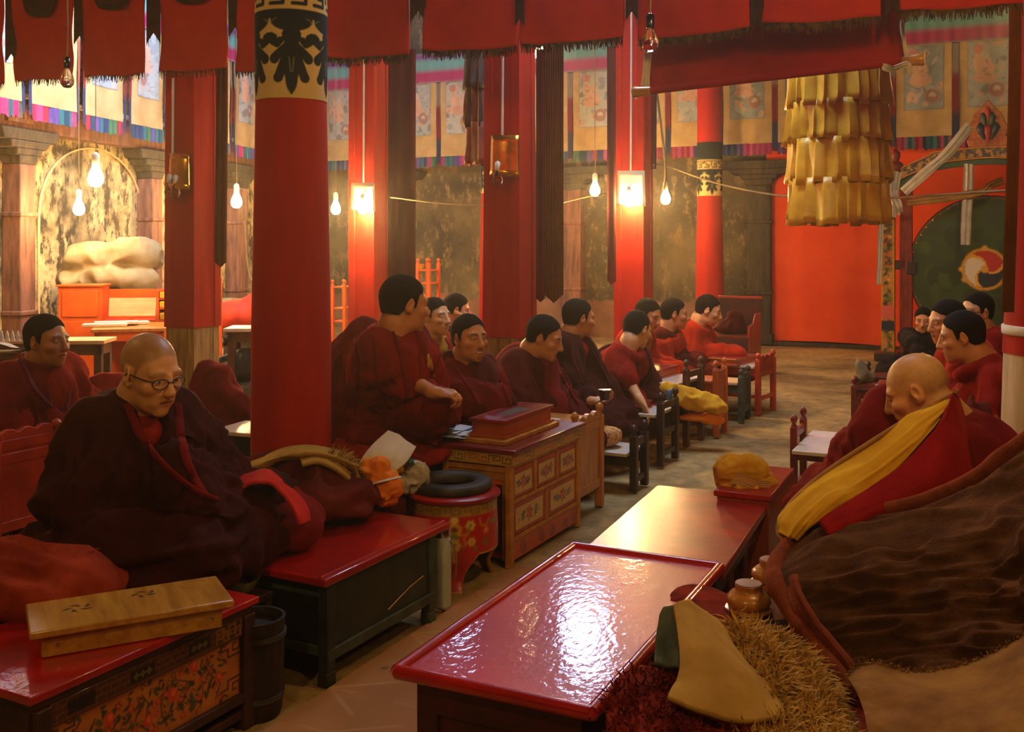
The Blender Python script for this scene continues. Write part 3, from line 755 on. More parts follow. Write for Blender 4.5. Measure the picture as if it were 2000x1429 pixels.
# ------------------------------------------------------------------ rolled scroll: its red back hangs behind the banners on a wooden roller
t = thing('hanging_scroll', 'dark red back of a large hanging scroll with a wooden roller, under the right banners', 'scroll', P(1515, 150, 5.6))
tl = Vector(t.location)
rows = []
for f in (0, .4, .75, 1):
    r = []
    for s in np.linspace(0, 1, 7):
        px = 1266 + (1768 - 1266) * s; D = Db(px) + .28; yb = 176 + (121 - 176) * s
        zt = 3.4; zb = P(px, yb, D).z; q = P(px, HY, D); q.z = zt + (zb - zt) * f; r.append(tuple(q - tl))
    rows.append(r)
o = sheet('scroll_back', rows, [scroll_red], 30, 50, .008, px=False, base=False, disp=lambda U, V, A: .01 * fbm(np.stack([U.ravel()*3, V.ravel()*8, 0*U.ravel()], 1), 4).reshape(U.shape))
o.parent = t
a, b = P(1236, 181, Db(1236) + .28) - tl, P(1806, 115, Db(1806) + .28) - tl; d = (b - a)
mb = MB().tube([a + d * .04, a + d * .96], .022, 12); obj('roller', mb, scroll_red, t, smooth=50)
for e, s_ in ((a, 1), (b, -1)):
    u = d.normalized() * s_
    obj('roller_knob', MB().tube([e, e + u * .012, e + u * .04, e + u * .11], [.03, .036, .03, .024], 14), honey_wood, t, smooth=60)
def scarf(name, pts, w, label, mat=None, parent=None, twist=.0, wob=.02, cat='scarf', seed=0, nv=8, thick=.004):
    """narrow cloth following a path of (px, py, D) points"""
    pts = [P(*p) for p in pts]; n = 40; C = catmull(np.array([list(p) for p in pts]), n); T = np.gradient(C, axis=0); T /= np.linalg.norm(T, axis=1, keepdims=True)
    sd = np.cross(T, np.array((0, 1., 0))); sd /= np.linalg.norm(sd, axis=1, keepdims=True) + 1e-9
    nn = np.cross(T, sd); V = np.linspace(-.5, .5, nv)
    ww = w * (1 + .15 * fbm(np.stack([np.linspace(0, 4, n), np.full(n, seed), np.zeros(n)], 1), seed))
    A = C[:, None] + sd[:, None] * (V[None, :, None] * ww[:, None, None]) + nn[:, None] * (wob * np.sin(V * 14 + seed)[None, :, None]) * (.6 + .4*np.sin(np.linspace(0, 6, n)))[:, None, None]
    mb = MB(); mb.grid(A); mb.grid((A + np.array((0, thick, 0)))[:, ::-1])
    o = obj(name, mb, mat or white_silk, base=True, smooth=70); return tag(o, label, cat)
D1 = Db(1258) + .15
scarf('silk_scarf', [(1268, 55, D1), (1266, 90, D1), (1263, 130, D1), (1260, 168, D1)], .045, 'white silk scarf hanging from the left end of the red scroll roller', seed=1)
D2 = Db(1760) + .15
scarf('silk_scarf', [(1760, 38, D2), (1764, 70, D2), (1770, 112, D2)], .022, 'thin white scarf hanging at the right end of the red scroll', seed=2)
scarf('silk_scarf', [(1724, 130, D2), (1745, 134, D2 - .03), (1772, 126, D2 - .03), (1777, 146, D2)], .035, 'crumpled white scarf tied under the right roller knob', seed=3)

# ------------------------------------------------------------------ cylindrical victory banners in tiers of cloth
def victory(px, D, R, tiers, label, mats, nflap=26, name='victory_banner', ztop=None):
    z1 = P(px, tiers[0], D).z; zb = P(px, tiers[-1], D).z; c = P(px, HY, D); c.z = zb
    t = thing(name, label, 'victory banner', c)
    rg = random.Random(int(px))
    for k in range(len(tiers) - 1):
        za = P(px, tiers[k], D).z - zb; zc = P(px, tiers[k+1], D).z - zb - .03
        n = nflap * 6; nv = 7; A = np.zeros((n, nv, 3))
        ph = rg.uniform(0, 6)
        jag = [rg.uniform(-.02, .03) for _ in range(nflap)]; fl = [rg.uniform(-.012, .02) for _ in range(nflap)]; tl_ = [rg.choice((-1, 1)) * rg.uniform(.008, .022) for _ in range(nflap)]
        for i in range(n):
            a = 2 * PI * i / n; q = i / 6; f = int(q); x = q - f
            for j in range(nv):
                v = j / (nv - 1)
                r = R * (.985 + .03 * v) + (tl_[f] * (2.4 * x - 1) + fl[f]) * (.3 + v) + .004*math.sin(v*7 + f)
                z = za + (zc - za) * v + (jag[f] * v)
                A[i, j] = (r * math.cos(a), r * math.sin(a), z)
        mb = MB(); mb.grid(A, closeu=True)
        if mats[k] is brown_silk or mats[k] is rust_silk:
            mb.m = [1 if (idx // (nv - 1)) % 6 == 5 else 0 for idx in range(len(mb.f))]
            o = obj('cloth_tier', mb, [mats[k], gold_trim], t, smooth=40)
        else: o = obj('cloth_tier', mb, mats[k], t, smooth=40)
        m = o.modifiers.new('thick', 'SOLIDIFY'); m.thickness = .004; m.offset = -1
    zt = z1 - zb
    obj('core', MB().lathe([(R * .95, 0), (R * .95, zt - .02), (.02, zt + .02)], 32), mats[-1], t, smooth=40)
    obj('hanging_cord', MB().tube([(0, 0, zt), (0, 0, 4.95 - zb)], .008, 6), cable_m, t)
    return t
victory(1637, 7.1, .335, [128, 202, 274, 350, 428], 'large golden yellow cylindrical banner in four pleated tiers, hanging before the red curtain', [gold_silk] * 5, 30)
victory(936, 8.3, .105, [105, 168, 240, 316], 'small dark brown and rust tiered banner hanging left of the red square pillar', [brown_silk, brown_silk, rust_silk, rust_silk], 12)

# ------------------------------------------------------------------ thangkas: painted scrolls along the two walls
def thangka_canvas(seed, w, h):
    rg = random.Random(seed); nx, ny = 56, 92
    blues = [S(150, 164, 176), S(120, 140, 156), S(176, 182, 180)]
    c = Canvas(w, h, nx, ny, rg.choice(blues))
    for k in range(26):
        col = rg.choice([S(130, 146, 160), S(176, 176, 170), S(160, 172, 182), S(196, 150, 128), S(206, 160, 140), S(96, 100, 116)])
        c.ell(rg.uniform(0, w), rg.uniform(0, h), rg.uniform(.03, .1), rg.uniform(.02, .06), rg.uniform(0, 3), col)
    c.ell(w * .38, h * .62, .11, .2, .3, S(214, 164, 140)); c.ell(w * .42, h * .45, .14, .08, 0, S(206, 150, 124)); c.disc(w * .42, h * .78, .05, S(196, 186, 176))
    x, y = w * rg.choice((.7, .3, .72)), h * rg.uniform(.2, .34)
    c.disc(x, y, .1, S(178, 96, 84)); c.disc(x, y, .082, S(120, 90, 96)); c.disc(x, y + .01, .045, S(206, 176, 158)); c.ell(x, y - .03, .05, .025, 0, S(160, 80, 70))
    if rg.random() < .6: c.disc(w * .25, h * .88, .06, S(196, 104, 92))
    for k in range(40):
        c.ell(rg.uniform(0, w), rg.uniform(0, h), rg.uniform(.008, .03), rg.uniform(.004, .012), rg.uniform(0, 3), rg.choice([S(84, 84, 100), S(206, 160, 146), S(110, 130, 120), S(190, 190, 186), S(150, 84, 80)]))
    c.stroke([(0, 0), (w, 0), (w, h), (0, h), (0, 0)], .012, S(86, 90, 110)); c.A = c.A * .62 + .38 * np.array(S(150, 150, 146)); c.noise(.15, 14, seed); return c
RB = [S(36, 52, 96), S(40, 96, 104), S(150, 44, 96), S(140, 40, 60), S(56, 100, 70), S(84, 66, 130), S(160, 60, 110), S(30, 60, 84)]
def thangka(loc, rz, seed, label, w=.7):
    rg = random.Random(seed * 13 + 1)
    t = thing('painted_scroll', label, 'thangka', loc, rz, 'painted scrolls along the walls')
    h = 1.24
    U, V = np.meshgrid(np.linspace(-w/2, w/2, 15), np.linspace(0, h, 10), indexing='ij')
    A = np.stack([U, .012 * np.sin(U * 14 + seed) + .008*np.sin(V*5), V], -1); mb = MB(); mb.grid(A); B = A.copy(); B[..., 1] += .012; mb.grid(B[:, ::-1])
    obj('brocade', mb, beige_cloth, t, smooth=60)
    cv = thangka_canvas(seed, .5, .86)
    painted('painting', cv, lambda X, Y: np.stack([X - .25, .012 * np.sin((X - .25) * 14 + seed) + .008*np.sin((Y + .3)*5) - .006, Y + .36], -1), paintcloth_m, t, smooth=180)
    nx = 60; cf = Canvas(w, .16, nx, 5, RB[0]); x = 0
    while x < w:
        l = rg.uniform(.05, .13); cf.rect(x, x + l, -1, 1, rg.choice(RB)); x += l
    cf.noise(.35, 60, seed); bt = np.array([rg.uniform(-.025, .01) for _ in range(nx)])
    painted('fringe', cf, lambda X, Y: np.stack([X - w/2, -.004 + .01*np.sin(X*70), -.16 + Y + bt[:, None] * (1 - Y / .16)], -1), paintcloth_m, t, smooth=180)
    for q in (-1, 1):
        cr = Canvas(.05, 1.34, 3, 30, S(120, 34, 50)); cr.rect(-1, 1, 0, .42, S(44, 52, 84)); cr.rect(-1, 1, .95, 2, S(130, 120, 120))
        x0 = q * (w / 2 + .03) - .025
        painted('side_ribbon', cr, lambda X, Y: np.stack([X + x0, -.01 + .006*np.sin(Y*6), Y - .12], -1), paintcloth_m, t, smooth=180)
    return t
VAL = [S(150, 44, 110), S(96, 156, 166), S(120, 60, 130)]
def valance(loc, rz, L, label):
    n = int(L * 22); c = Canvas(L, .5, n, 14, VAL[1]); c.rect(-1, 99, 0, .2, S(158, 40, 100)); c.rect(-1, 99, .395, .5, S(118, 62, 140)); c.noise(.12, 5)
    o = painted('pleated_valance', c, lambda X, Y: np.stack([X, .03 * np.abs(np.sin(X * PI / .16)) * (1 - Y) - .02, Y], -1), paintcloth_m, loc=loc, rotz=rz, smooth=50)
    tag(o, label, 'valance'); return o
OFF = .3
ub = ubk(1355, OFF); o = WB0 - DV * OFF
names = []
for k in range(-11, 14):
    u = ub + .79 * k
    if u < .3 or u > 14: continue
    p = o + PV * u; px = CX + p.x / p.y * F
    if not (600 < px < 2010): continue
    names.append((px, u))
names.sort()
for i, (px, u) in enumerate(names):
    q = o + PV * u; q.z = 2.9
    thangka(q, -ROW, 100 + i, 'painted scroll on the back wall, %s counting from the left corner' % ORD[i])
q = o + PV * .1; q.z = 4.13
valance(q - DV * .02, -ROW, 13.6, 'pleated teal and magenta valance along the top of the back wall')
nL = Vector((LDV.y, -LDV.x, 0)); o = WL0 + nL * .34; s0 = slf(205, .34)
i = 0
for k in range(-2, 7):
    s = s0 + .93 * k
    if s > 7.0: continue
    q = o + LDV * s; q.z = 2.92
    thangka(q, LFR, 200 + i, 'painted scroll on the left wall, %s counting from the near end' % ORD[i], .76); i += 1
q = o + LDV * (-4); q.z = 4.13
valance(q - nL * -.02, LFR, 11.2, 'pleated teal and magenta valance along the top of the left wall')

# ------------------------------------------------------------------ red door curtain
U, V = np.meshgrid(np.linspace(0, 3.75, 90), np.linspace(.05, 2.86, 12), indexing='ij')
A = np.stack([U, -.12 + .025*np.sin(U*9)*np.exp(-((U-.2)/.5)**2) + .012*np.sin(U*5.5) + .008*np.sin(V*3), V + .02*np.sin(U*2)], -1)
mb = MB(); mb.grid(A); B = A.copy(); B[..., 1] += .01; mb.grid(B[:, ::-1])
q = WB0 + PV * ubk(1497, .1)
o = obj('door_curtain', mb, curtain_red, loc=q, rotz=-ROW, smooth=60); tag(o, 'large plain orange-red curtain covering the doorway in the back wall', 'curtain')
struct('door_1', MB().box(-.02, 3.8, -.2, .02, 0, .05).box(-.02, 3.8, -.16, 0, 2.86, 2.98), grey_timber, loc=q, rotz=-ROW)
# ------------------------------------------------------------------ low tables and desks
def frame_at(N, Fp):
    """location, rotation and length of a piece whose +Y edge runs from N to Fp on the floor"""
    d = Vector((Fp[0] - N[0], Fp[1] - N[1], 0)); return Vector((N[0], N[1], 0)), -math.atan2(d.x, d.y), d.length
def fl(px, py, z=0.): q = onz(px, py, z); return (q.x, q.y)
FIN = [(.02, 0), (.021, .008), (.013, .014), (.013, .02), (.022, .034), (.024, .046), (.019, .06), (.008, .07), (.0, .072)]
def post_desk(label, N, Fp, zpost, zb, W, mat, panel=None, stretch=(.1, .14), board=None, bw=None, right=False, ps=.045, name='reading_desk', arch=False, group=None, blen=None, pmat=None, mid=None):
    """small reading desk: two finialed posts on the aisle side (x = 0), a board behind them, two plain legs at the far side"""
    lo, rz, L = frame_at(N, Fp); t = thing(name, label, 'desk', lo, rz, group); s = 1 if right else -1
    board = board or pale_board
    for y in (0, L):
        mb = MB().box(-ps/2, ps/2, y - ps/2, y + ps/2, 0, zpost - .07)
        o = obj('post', mb, mat, t, bevel=.005)
        obj('finial', MB().lathe([(r * ps / .045, z) for r, z in FIN], 16, (0, y, zpost - .071)), mat, o, smooth=50)
        obj('leg', MB().box(s*W - ps/2.4, s*W + ps/2.4, y - ps/2.4, y + ps/2.4, 0, zb - .025), mat, t, bevel=.004)
    ys = -ps/2 if not blen else L/2 - blen/2; ye = L + ps/2 if not blen else L/2 + blen/2
    x0, x1 = sorted((s * ps * .55, s * (W + .03)))
    obj('desk_top', MB().box(x0, x1, ys - .01, ye + .01, zb - .022, zb), board, t, bevel=.004)
    obj('apron', MB().box(min(s*W, s*.01), max(s*W, s*.01), -.012, .008, zb - .09, zb - .022).box(min(s*W, s*.01), max(s*W, s*.01), L - .008, L + .012, zb - .09, zb - .022), mat, t, bevel=.003)
    if panel:
        z0, z1 = panel; mb = MB().box(-.008, .008, ps/2, L - ps/2, z0, z1)
        obj('back_panel', mb, pmat or mat, t, bevel=.003)
        poly = [(ps/2, 0)] + [(ps/2 + (L - ps) * k / 12, .03 + .02 * abs(math.sin(k * PI / 6 * 1.5))) for k in range(13)] + [(L - ps/2, 0)]
        if arch: obj('crest_rail', MB().prism(poly, (-.014, 0, z1), (0, 1, 0), (0, 0, 1), (1, 0, 0), .028), mat, t, bevel=.003)
        obj('rail', MB().box(-.014, .014, ps/2, L - ps/2, z0 - .005, z0 + .045), mat, t, bevel=.003)
        obj('rail', MB().box(-.014, .014, ps/2, L - ps/2, z1 - .05, z1), mat, t, bevel=.003)
        if mid: obj('rail', MB().box(-.012, .012, ps/2, L - ps/2, mid - .025, mid + .025), mat, t, bevel=.003)
    elif stretch:
        for z in stretch: obj('stretcher', MB().box(-.012, .012, 0, L, z, z + .035), mat, t, bevel=.003)
        obj('rail', MB().box(-.013, .013, 0, L, zb + .03, zb + .075), mat, t, bevel=.003)
    return t, L
# left row, from the near end
D_a, _ = post_desk('orange panelled desk behind the painted drawer cabinet, its finials showing beyond the book box', (.335, 5.47), (.495, 5.80), .585, .50, .42, tan_wood, (.12, .50), arch=True, board=tan_wood)
D_b, _ = post_desk('low dark stool desk with a bread bag on its white top', (.73, 6.13), (.815, 6.30), .40, .235, .42, dark_wood, None, (.05,), blen=.3)
D_c, _ = post_desk('dark brown desk with a tall slanted frame, white board and a book on it', (.99, 6.82), (1.125, 7.06), .49, .345, .52, dark_wood, None, (.06, .2), blen=.34)
D_d, _ = post_desk('tall brown post desk with a large red book on its white board', (1.27, 7.46), (1.42, 7.70), .635, .47, .62, brown_wood, None, (.25,), blen=.5)
D_e, _ = post_desk('light orange panelled desk with two round finials, beside the green one', (1.56, 7.83), (1.67, 8.05), .585, .43, .6, orange_wood, (.1, .5), board=orange_wood)
D_f, _ = post_desk('small green desk between the light orange panelled desk and the red one', (1.89, 8.45), (2.0, 8.68), .445, .33, .5, green_edge, (.08, .40), board=plywood, pmat=green_paint)
D_g, _ = post_desk('red brown desk with a crested panel at the far end of the left row', (2.12, 8.82), (2.32, 9.10), .535, .42, .5, red_wood, (.33, .46), arch=True, board=pale_board)
mb = MB(); lo = D_g
for z in (.1, .13): pass
obj('stretcher', MB().box(-.012, .012, 0, .34, .12, .155).box(-.5, 0, -.012, .012, .14, .17), red_wood, D_g, bevel=.003)
# desks on the right side of the aisle
R_a, _ = post_desk('red post desk with a bright white board before the old shaved man', (1.625, 5.9), (1.755, 6.17), .50, .33, .36, redbrown_wood, None, (.06,), right=True, blen=.66, ps=.04)
R_b, _ = post_desk('dark red desk with a loose book on top, beyond the bright white board', (2.74, 8.2), (2.86, 8.45), .41, .33, .5, redbrown_wood, None, (.05,), right=True, blen=.4, board=dark_red_paint)
R_c, _ = post_desk('farthest dark desk on the right side, only two finials showing behind the shaved head', (3.09, 8.95), (3.2, 9.2), .42, .32, .45, dark_wood, None, (.06,), right=True, board=dark_red_paint)
R_d, _ = post_desk('white topped desk half hidden behind the yellow edge of the red cloak', (1.47, 4.72), (1.57, 4.93), .345, .34, .4, redbrown_wood, None, (.05,), right=True, ps=.03, blen=.42)
# second row desk at the left border
L_a, _ = post_desk('orange panelled desk with ball finials at the left border, before the dark haired man', (-2.42, 4.78), (-2.262, 5.08), .62, .52, .34, red_wood, (.13, .56), arch=True, board=dark_red_paint, mid=.47, ps=.05)

# --- big red lacquer tables on the right
def lac_table(label, N, Fp, W, z, topm, rimm, rim=True, holes=False):
    lo, rz, L = frame_at(N, Fp); t = thing('low_table', label, 'table', lo, rz)
    o = obj('table_top', MB().box(0, W, 0, L, z - .035, z - (.010 if rim else 0)), topm, t, bevel=.006)
    if rim:
        r = .022
        mb = MB()
        for a, b in (((0, 0), (W, 0)), ((W, 0), (W, L)), ((W, L), (0, L)), ((0, L), (0, 0))):
            mb.tube([(a[0], a[1], z - .014), (b[0], b[1], z - .014)], r * .8, 10)
        for x, y in ((0, 0), (W, 0), (W, L), (0, L)): mb.lathe([(0, -.018), (.0178, 0), (0, .018)], 10, (x, y, z - .014))
        obj('rim_moulding', mb, rimm, t, smooth=60)
    i = .035
    obj('frieze', MB().box(i, W - i, i, L - i, z - .12, z - .035), dark_red_paint, t, bevel=.006)
    for x in (i + .03, W - i - .03):
        for y in (i + .03, L - i - .03):
            obj('leg', MB().frustum(x-.028, x+.028, y-.028, y+.028, 0, x-.03, x+.03, y-.03, y+.03, z - .1), dark_red_paint, t, bevel=.005)
    for nm, b in (('end_panel', (i+.05, W-i-.05, i+.012, i+.03)), ('end_panel', (i+.05, W-i-.05, L-i-.03, L-i-.012)), ('side_panel', (i+.012, i+.03, i+.05, L-i-.05))):
        obj(nm, MB().box(*b, .06, z - .1), dark_red_paint, t, bevel=.004)
    if not holes: obj('side_panel', MB().box(W-i-.03, W-i-.012, i+.05, L-i-.05, .06, z - .1), dark_red_paint, t, bevel=.004)
    else:
        n = 3; mb = MB(); x0 = W - i - .028
        for k in range(n + 1):
            y = i + .05 + (L - 2*i - .1) * k / n; mb.box(x0, x0 + .016, y - .05, y + .05, .06, z - .1)
        mb.box(x0, x0+.016, i+.05, L-i-.05, z-.14, z-.1); mb.box(x0, x0+.016, i+.05, L-i-.05, .06, .11)
        obj('pierced_side_panel', mb, painted_red_dark, t, bevel=.004)
    return t, L
painted_red_dark = M('worn_red_paint', S(150, 30, 18), rough=.5, col2=S(80, 20, 12), nsc=8, coat=.2)
T1, L1 = lac_table('nearest long red lacquer table with a raised rim and a bluish window reflection', (-.285, 2.53), (.214, 3.56), .515, .45, red_wet, red_lac)
T2, L2 = lac_table('flat long red lacquer table with a yellow bundle at its far end', (.235, 3.66), (.662, 4.68), .52, .385, red_lac_b, red_lac_b, rim=False, holes=True)
# narrow chest beyond it
lo, rz, L = frame_at((.885, 4.42), (1.12, 4.93)); t = thing('narrow_chest', 'narrow red topped chest with orange sides beyond the long red tables', 'chest', lo, rz)
obj('chest_body', MB().box(0, .22, 0, L, 0, .40), orange_wood, t, bevel=.004)
obj('chest_lid', MB().box(-.012, .232, -.012, L + .012, .40, .425), red_lac_b, t, bevel=.004)

# --- green chest with red top
lo, rz, L = frame_at((-.617, 3.43), (-.302, 4.03)); Wc = .44; zc = .375
t = thing('low_chest', 'blackish green low chest with a glossy red top, before the man in glasses', 'chest', lo, rz)
o = obj('chest_top', MB().box(-Wc - .02, .015, -.03, L + .09, zc - .028, zc), red_lac, t, bevel=.006)
obj('edge_bead', MB().tube([(-.012, -.025, zc), (-.012, L + .085, zc)], .006, 8), red_lac, t, smooth=60)
obj('front_board', MB().box(-.022, -.006, .03, L - .03, .09, zc - .028), green_paint, t, bevel=.003)
obj('front_rail', MB().box(-.03, .004, .0, L, .085, .125), green_edge, t, bevel=.005)
obj('end_board', MB().box(-Wc + .03, -.03, .006, .022, .12, zc - .028), M('black_paint', S(24, 22, 18), rough=.5, col2=S(14, 13, 11)), t, bevel=.003)
obj('end_rail', MB().box(-Wc + .03, -.03, 0, .03, .1, .135).box(-Wc+.03, -.03, -.004, .02, zc - .075, zc - .06), green_edge, t, bevel=.004)
obj('back_board', MB().box(-Wc + .006, -Wc + .022, .03, L - .03, .09, zc - .028).box(-Wc+.03, -.03, L-.022, L-.006, .09, zc - .028), green_paint, t)
for x in (-.02, -Wc + .02):
    for y in (.02, L - .02):
        obj('leg', MB().frustum(x-.024, x+.024, y-.024, y+.024, 0, x-.022, x+.022, y-.022, y+.022, .05).box(x-.022, x+.022, y-.022, y+.022, .05, zc - .028), green_edge if x > -.1 and y > .2 else green_paint, t, bevel=.005)
mb = MB().tube([(-.004, .36, .15), (-.0035, .5, .19), (-.004, .6, .205)], .002, 5); obj('scratch_mark', mb, plywood, t)

# --- painted low table at the lower left
NL = (-1.155, 2.49); FLr = (-.795, 3.17); lo, rz, L = frame_at(NL, FLr); zt = .395; Wt = .5
t = thing('painted_table', 'low table with red top and an apron painted with flowers, at the lower left corner', 'table', lo, rz)
obj('table_top', MB().box(-Wt, .0, -.02, L + .02, zt - .022, zt), red_lac, t, bevel=.004)
bd = M('dark_painted_frame', S(70, 34, 18), rough=.5, col2=S(36, 18, 12), nsc=16, coat=.2)
obj('frame', MB().box(-Wt + .01, -.012, 0, L, zt - .045, zt - .022).box(-.035, -.012, .0, L, zt - .105, zt - .045).box(-.04, -.006, .03, L, .085, .115).box(-.032, -.01, .0, .035, .11, zt - .1).box(-.032, -.01, L - .035, L, .11, zt - .1), bd, t, bevel=.003)
def key_frieze(w, h, nx, ny, bg, cols, n):
    c = Canvas(w, h, nx, ny, bg); c.meander(.0, w, h * .12, h * .88, n, h * .09, cols); return c
c = Canvas(L - .01, .056, 300, 24, S(66, 34, 20)); brk = S(112, 66, 30)
for r in range(3):
    for k in range(26): x = k * .03 + (r % 2) * .015; c.stroke([(x, .006 + r*.018), (x, .006 + (r+1)*.018)], .0025, brk)
    c.stroke([(0, .006 + r*.018), (1, .006 + r*.018)], .0025, brk)
for x in (.09, .29, .5, .66): c.rect(x, x + .085, .012, .046, S(18, 14, 14)); [c.flower(x + .02 + q*.022, .029, .009, S(120, 96, 50), S(60, 80, 50), 4) for q in range(3)] if x in (.29, .5) else None
for k in range(3): c.meander(L - .16, L - .01, .004, .052, 3, .003, [S(140, 90, 40)])
painted('painted_frieze', c, plane_map((-.0105, .005, zt - .103), (0, 1, 0), (0, 0, 1)), painted_m, t)
w, h = L - .07, zt - .1 - .115; c = Canvas(w, h, 300, 80, S(176, 104, 40)); rg = random.Random(4)
c.noise(.25, 18, 2)
dk = S(44, 26, 22)
for q in (0, 1):
    for v in (0, 1):
        X = lambda a: (a if not q else w - a); Y = lambda b: (b if not v else h - b)
        c.stroke([(X(0), Y(.055)), (X(.06), Y(.055)), (X(.06), Y(.03)), (X(.09), Y(.03)), (X(.09), Y(0))], .006, dk)
        c.stroke([(X(.012), Y(.01)), (X(.012), Y(.04)), (X(.04), Y(.04)), (X(.04), Y(.02)), (X(.025), Y(.02))], .005, dk)
        c.stroke([(X(.06), Y(.008)), (X(.075), Y(.018)), (X(.095), Y(.006))], .005, dk)
for k in range(9):
    x0 = w * (.12 + .09 * k); y0 = .02
    c.stroke([(x0, y0), (x0 + .02*math.sin(k), .06), (x0 + .03*math.cos(k*2), .11), (x0 + .05*math.sin(k*3), h - .04)], .004, dk)
for k in range(290):
    x, y = rg.uniform(.07, w - .08), rg.uniform(.018, h - .018)
    if k % 3 == 0: c.leaf(x, y, rg.uniform(.016, .03), rg.uniform(0, 6.3), rg.choice([S(44, 60, 44), S(60, 74, 46), S(38, 46, 48)]))
    elif k % 3 == 1: c.leaf(x, y, rg.uniform(.012, .022), rg.uniform(0, 6.3), rg.choice([S(34, 24, 24), S(90, 40, 24), S(120, 70, 30)]))
    elif k % 9 == 2: c.stroke([(x + .011*math.cos(a*.5) * (1 - a/14), y + .011*math.sin(a*.5) * (1 - a/14)) for a in range(12)], .0025, dk)
    elif k % 9 == 5: c.flower(x, y, rg.uniform(.008, .013), S(176, 50, 32), S(206, 110, 60), 5, rg.uniform(0, 3))
for x, y, r in ((.2, .12, .02), (.42, .1, .022), (.5, .15, .018), (.33, .06, .018), (.6, .08, .017)): c.ell(x, y, r * .8, r, .2, S(196, 56, 34)); c.ell(x + .003, y + .004, r * .4, r * .5, .2, S(216, 96, 60))
painted('painted_panel', c, plane_map((-.022, .035, .115), (0, 1, 0), (0, 0, 1)), painted_m, t)
obj('side_board', MB().box(-.03, -.0235, .03, L - .03, .11, zt - .1).box(-Wt + .02, -.04, .012, .024, .1, zt - .045).box(-Wt+.02, -.04, L-.024, L-.012, .1, zt - .045).box(-Wt+.012, -Wt+.024, .03, L-.03, .1, zt-.045), bd, t)
for x in (-.024, -Wt + .03):
    for y in (.024, L - .02): obj('leg', MB().box(x-.022, x+.022, y-.024, y+.024, 0, zt - .045), bd, t, bevel=.004)
obj('lower_rail', MB().box(-.03, -.012, .04, L - .04, .035, .06), bd, t, bevel=.003)

# --- honey coloured box lying on it
a = onz(57, 1237, .475); b = onz(458, 1172, .475); d = (b - a); d.z = 0; Lb = d.length; Wb = .245
t = thing('wooden_book_box', 'honey coloured wooden box lying askew on the red top of the painted table', 'box', Vector((a.x, a.y, zt + .001)), math.atan2(d.y, d.x))
obj('box_body', MB().box(.03, Lb - .03, .02, Wb - .02, 0, .058), honey_wood, t, bevel=.004)
cv = Canvas(Lb, Wb, 200, 96, (0, 0, 0))
obj('box_lid', MB().box(0, Lb, 0, Wb, .058, .08), honey_wood, t, bevel=.005)
mk = M('burnt_mark', S(96, 58, 22), rough=.5)
mb = MB()
for cx_, cy_, r in ((.13, .14, .032), (.31, .175, .028)):
    for q in range(5):
        a0 = q * 2 * PI / 5; pts = []
        for j in range(9):
            s = j / 8; pts.append((cx_ + r * (.35 + .65 * s) * math.cos(a0 + .9 * s) * 1.3, cy_ + r * (.35 + .65 * s) * math.sin(a0 + .9 * s), .0801))
        mb.tube(pts, [.001 + .0055 * math.sin(PI * j / 8) for j in range(9)], 6, flat=.1)
obj('burnt_rosette', mb, mk, t)
obj('round_inlay', MB().lathe([(.038, .0800), (.038, .0808), (.034, .0808), (.034, .0802)], 28, (Lb - .08, Wb - .05, 0)), honey_wood, t, smooth=40)
for x in (.07, Lb - .06): obj('brass_stud', MB().lathe([(.006, 0), (.005, .003), (0, .004)], 12, (x, .02, .03), R=Matrix.Rotation(PI / 2, 3, 'X')), steel, t, smooth=50)

# --- painted drawer cabinet
N = (.0, 4.69); Fp = (.35, 5.38); lo, rz, L = frame_at(N, Fp); W = .36; z = .545
cab = thing('painted_cabinet', 'painted cabinet with three small drawers over two floral panels, dark red top', 'cabinet', lo, rz)
yel = M('ochre_painted_frame', S(206, 142, 36), rough=.45, col2=S(170, 104, 22), nsc=14, coat=.25, coatr=.2); orr = M('orange_red_frame', S(196, 72, 20), rough=.45, col2=S(160, 46, 14), nsc=10, coat=.25)
obj('cabinet_body', MB().box(-W, -.02, .02, L - .01, .03, z - .03), orr, cab)
obj('cabinet_top', MB().box(-W - .02, .03, -.03, L + .03, z - .022, z), M('plum_red_lacquer', S(130, 24, 22), rough=.35, col2=S(104, 14, 14), nsc=5, coat=.7, coatr=.12), cab, bevel=.005)
mb = MB()
for y in (0, L): mb.box(-.028, .004, y - .018, y + .018, 0, z - .022)
mb.box(-.022, .0, 0, L, .115, .135).box(-.022, .0, 0, L, .285, .305).box(-.022, 0, 0, L, z - .095, z - .075).box(-.02, -.001, L*.5 - .012, L*.5 + .012, .13, .29)
for k in (1, 2): mb.box(-.02, -.001, L*k/3 - .012, L*k/3 + .012, .3, z - .08)
mb.box(-W, -W + .03, -.018, .018, 0, z - .022).box(-W, 0, -.012, .006, z - .11, z - .085)
obj('face_frame', mb, yel, cab, bevel=.003)
fc = [S(40, 44, 36), S(196, 64, 40), S(60, 84, 50)]
c = key_frieze(L + .04, .05, 260, 22, S(196, 150, 50), [S(176, 60, 34), S(44, 46, 40), S(180, 110, 40), S(176, 60, 34), S(70, 96, 56), S(206, 120, 40), S(40, 44, 50)], 7)
painted('meander_frieze', c, plane_map((.012, -.02, z - .074), (0, 1, 0), (0, 0, 1)), painted_m, cab)
c = key_frieze(W + .02, .05, 150, 22, S(196, 150, 50), [S(70, 96, 50), S(186, 60, 36), S(36, 36, 32)], 3)
painted('meander_frieze', c, plane_map((-W - .01, -.021, z - .074), (1, 0, 0), (0, 0, 1)), painted_m, cab)
obj('frieze_board', MB().box(-W - .012, .0115, -.0205, L + .02, z - .076, z - .022), yel, cab)
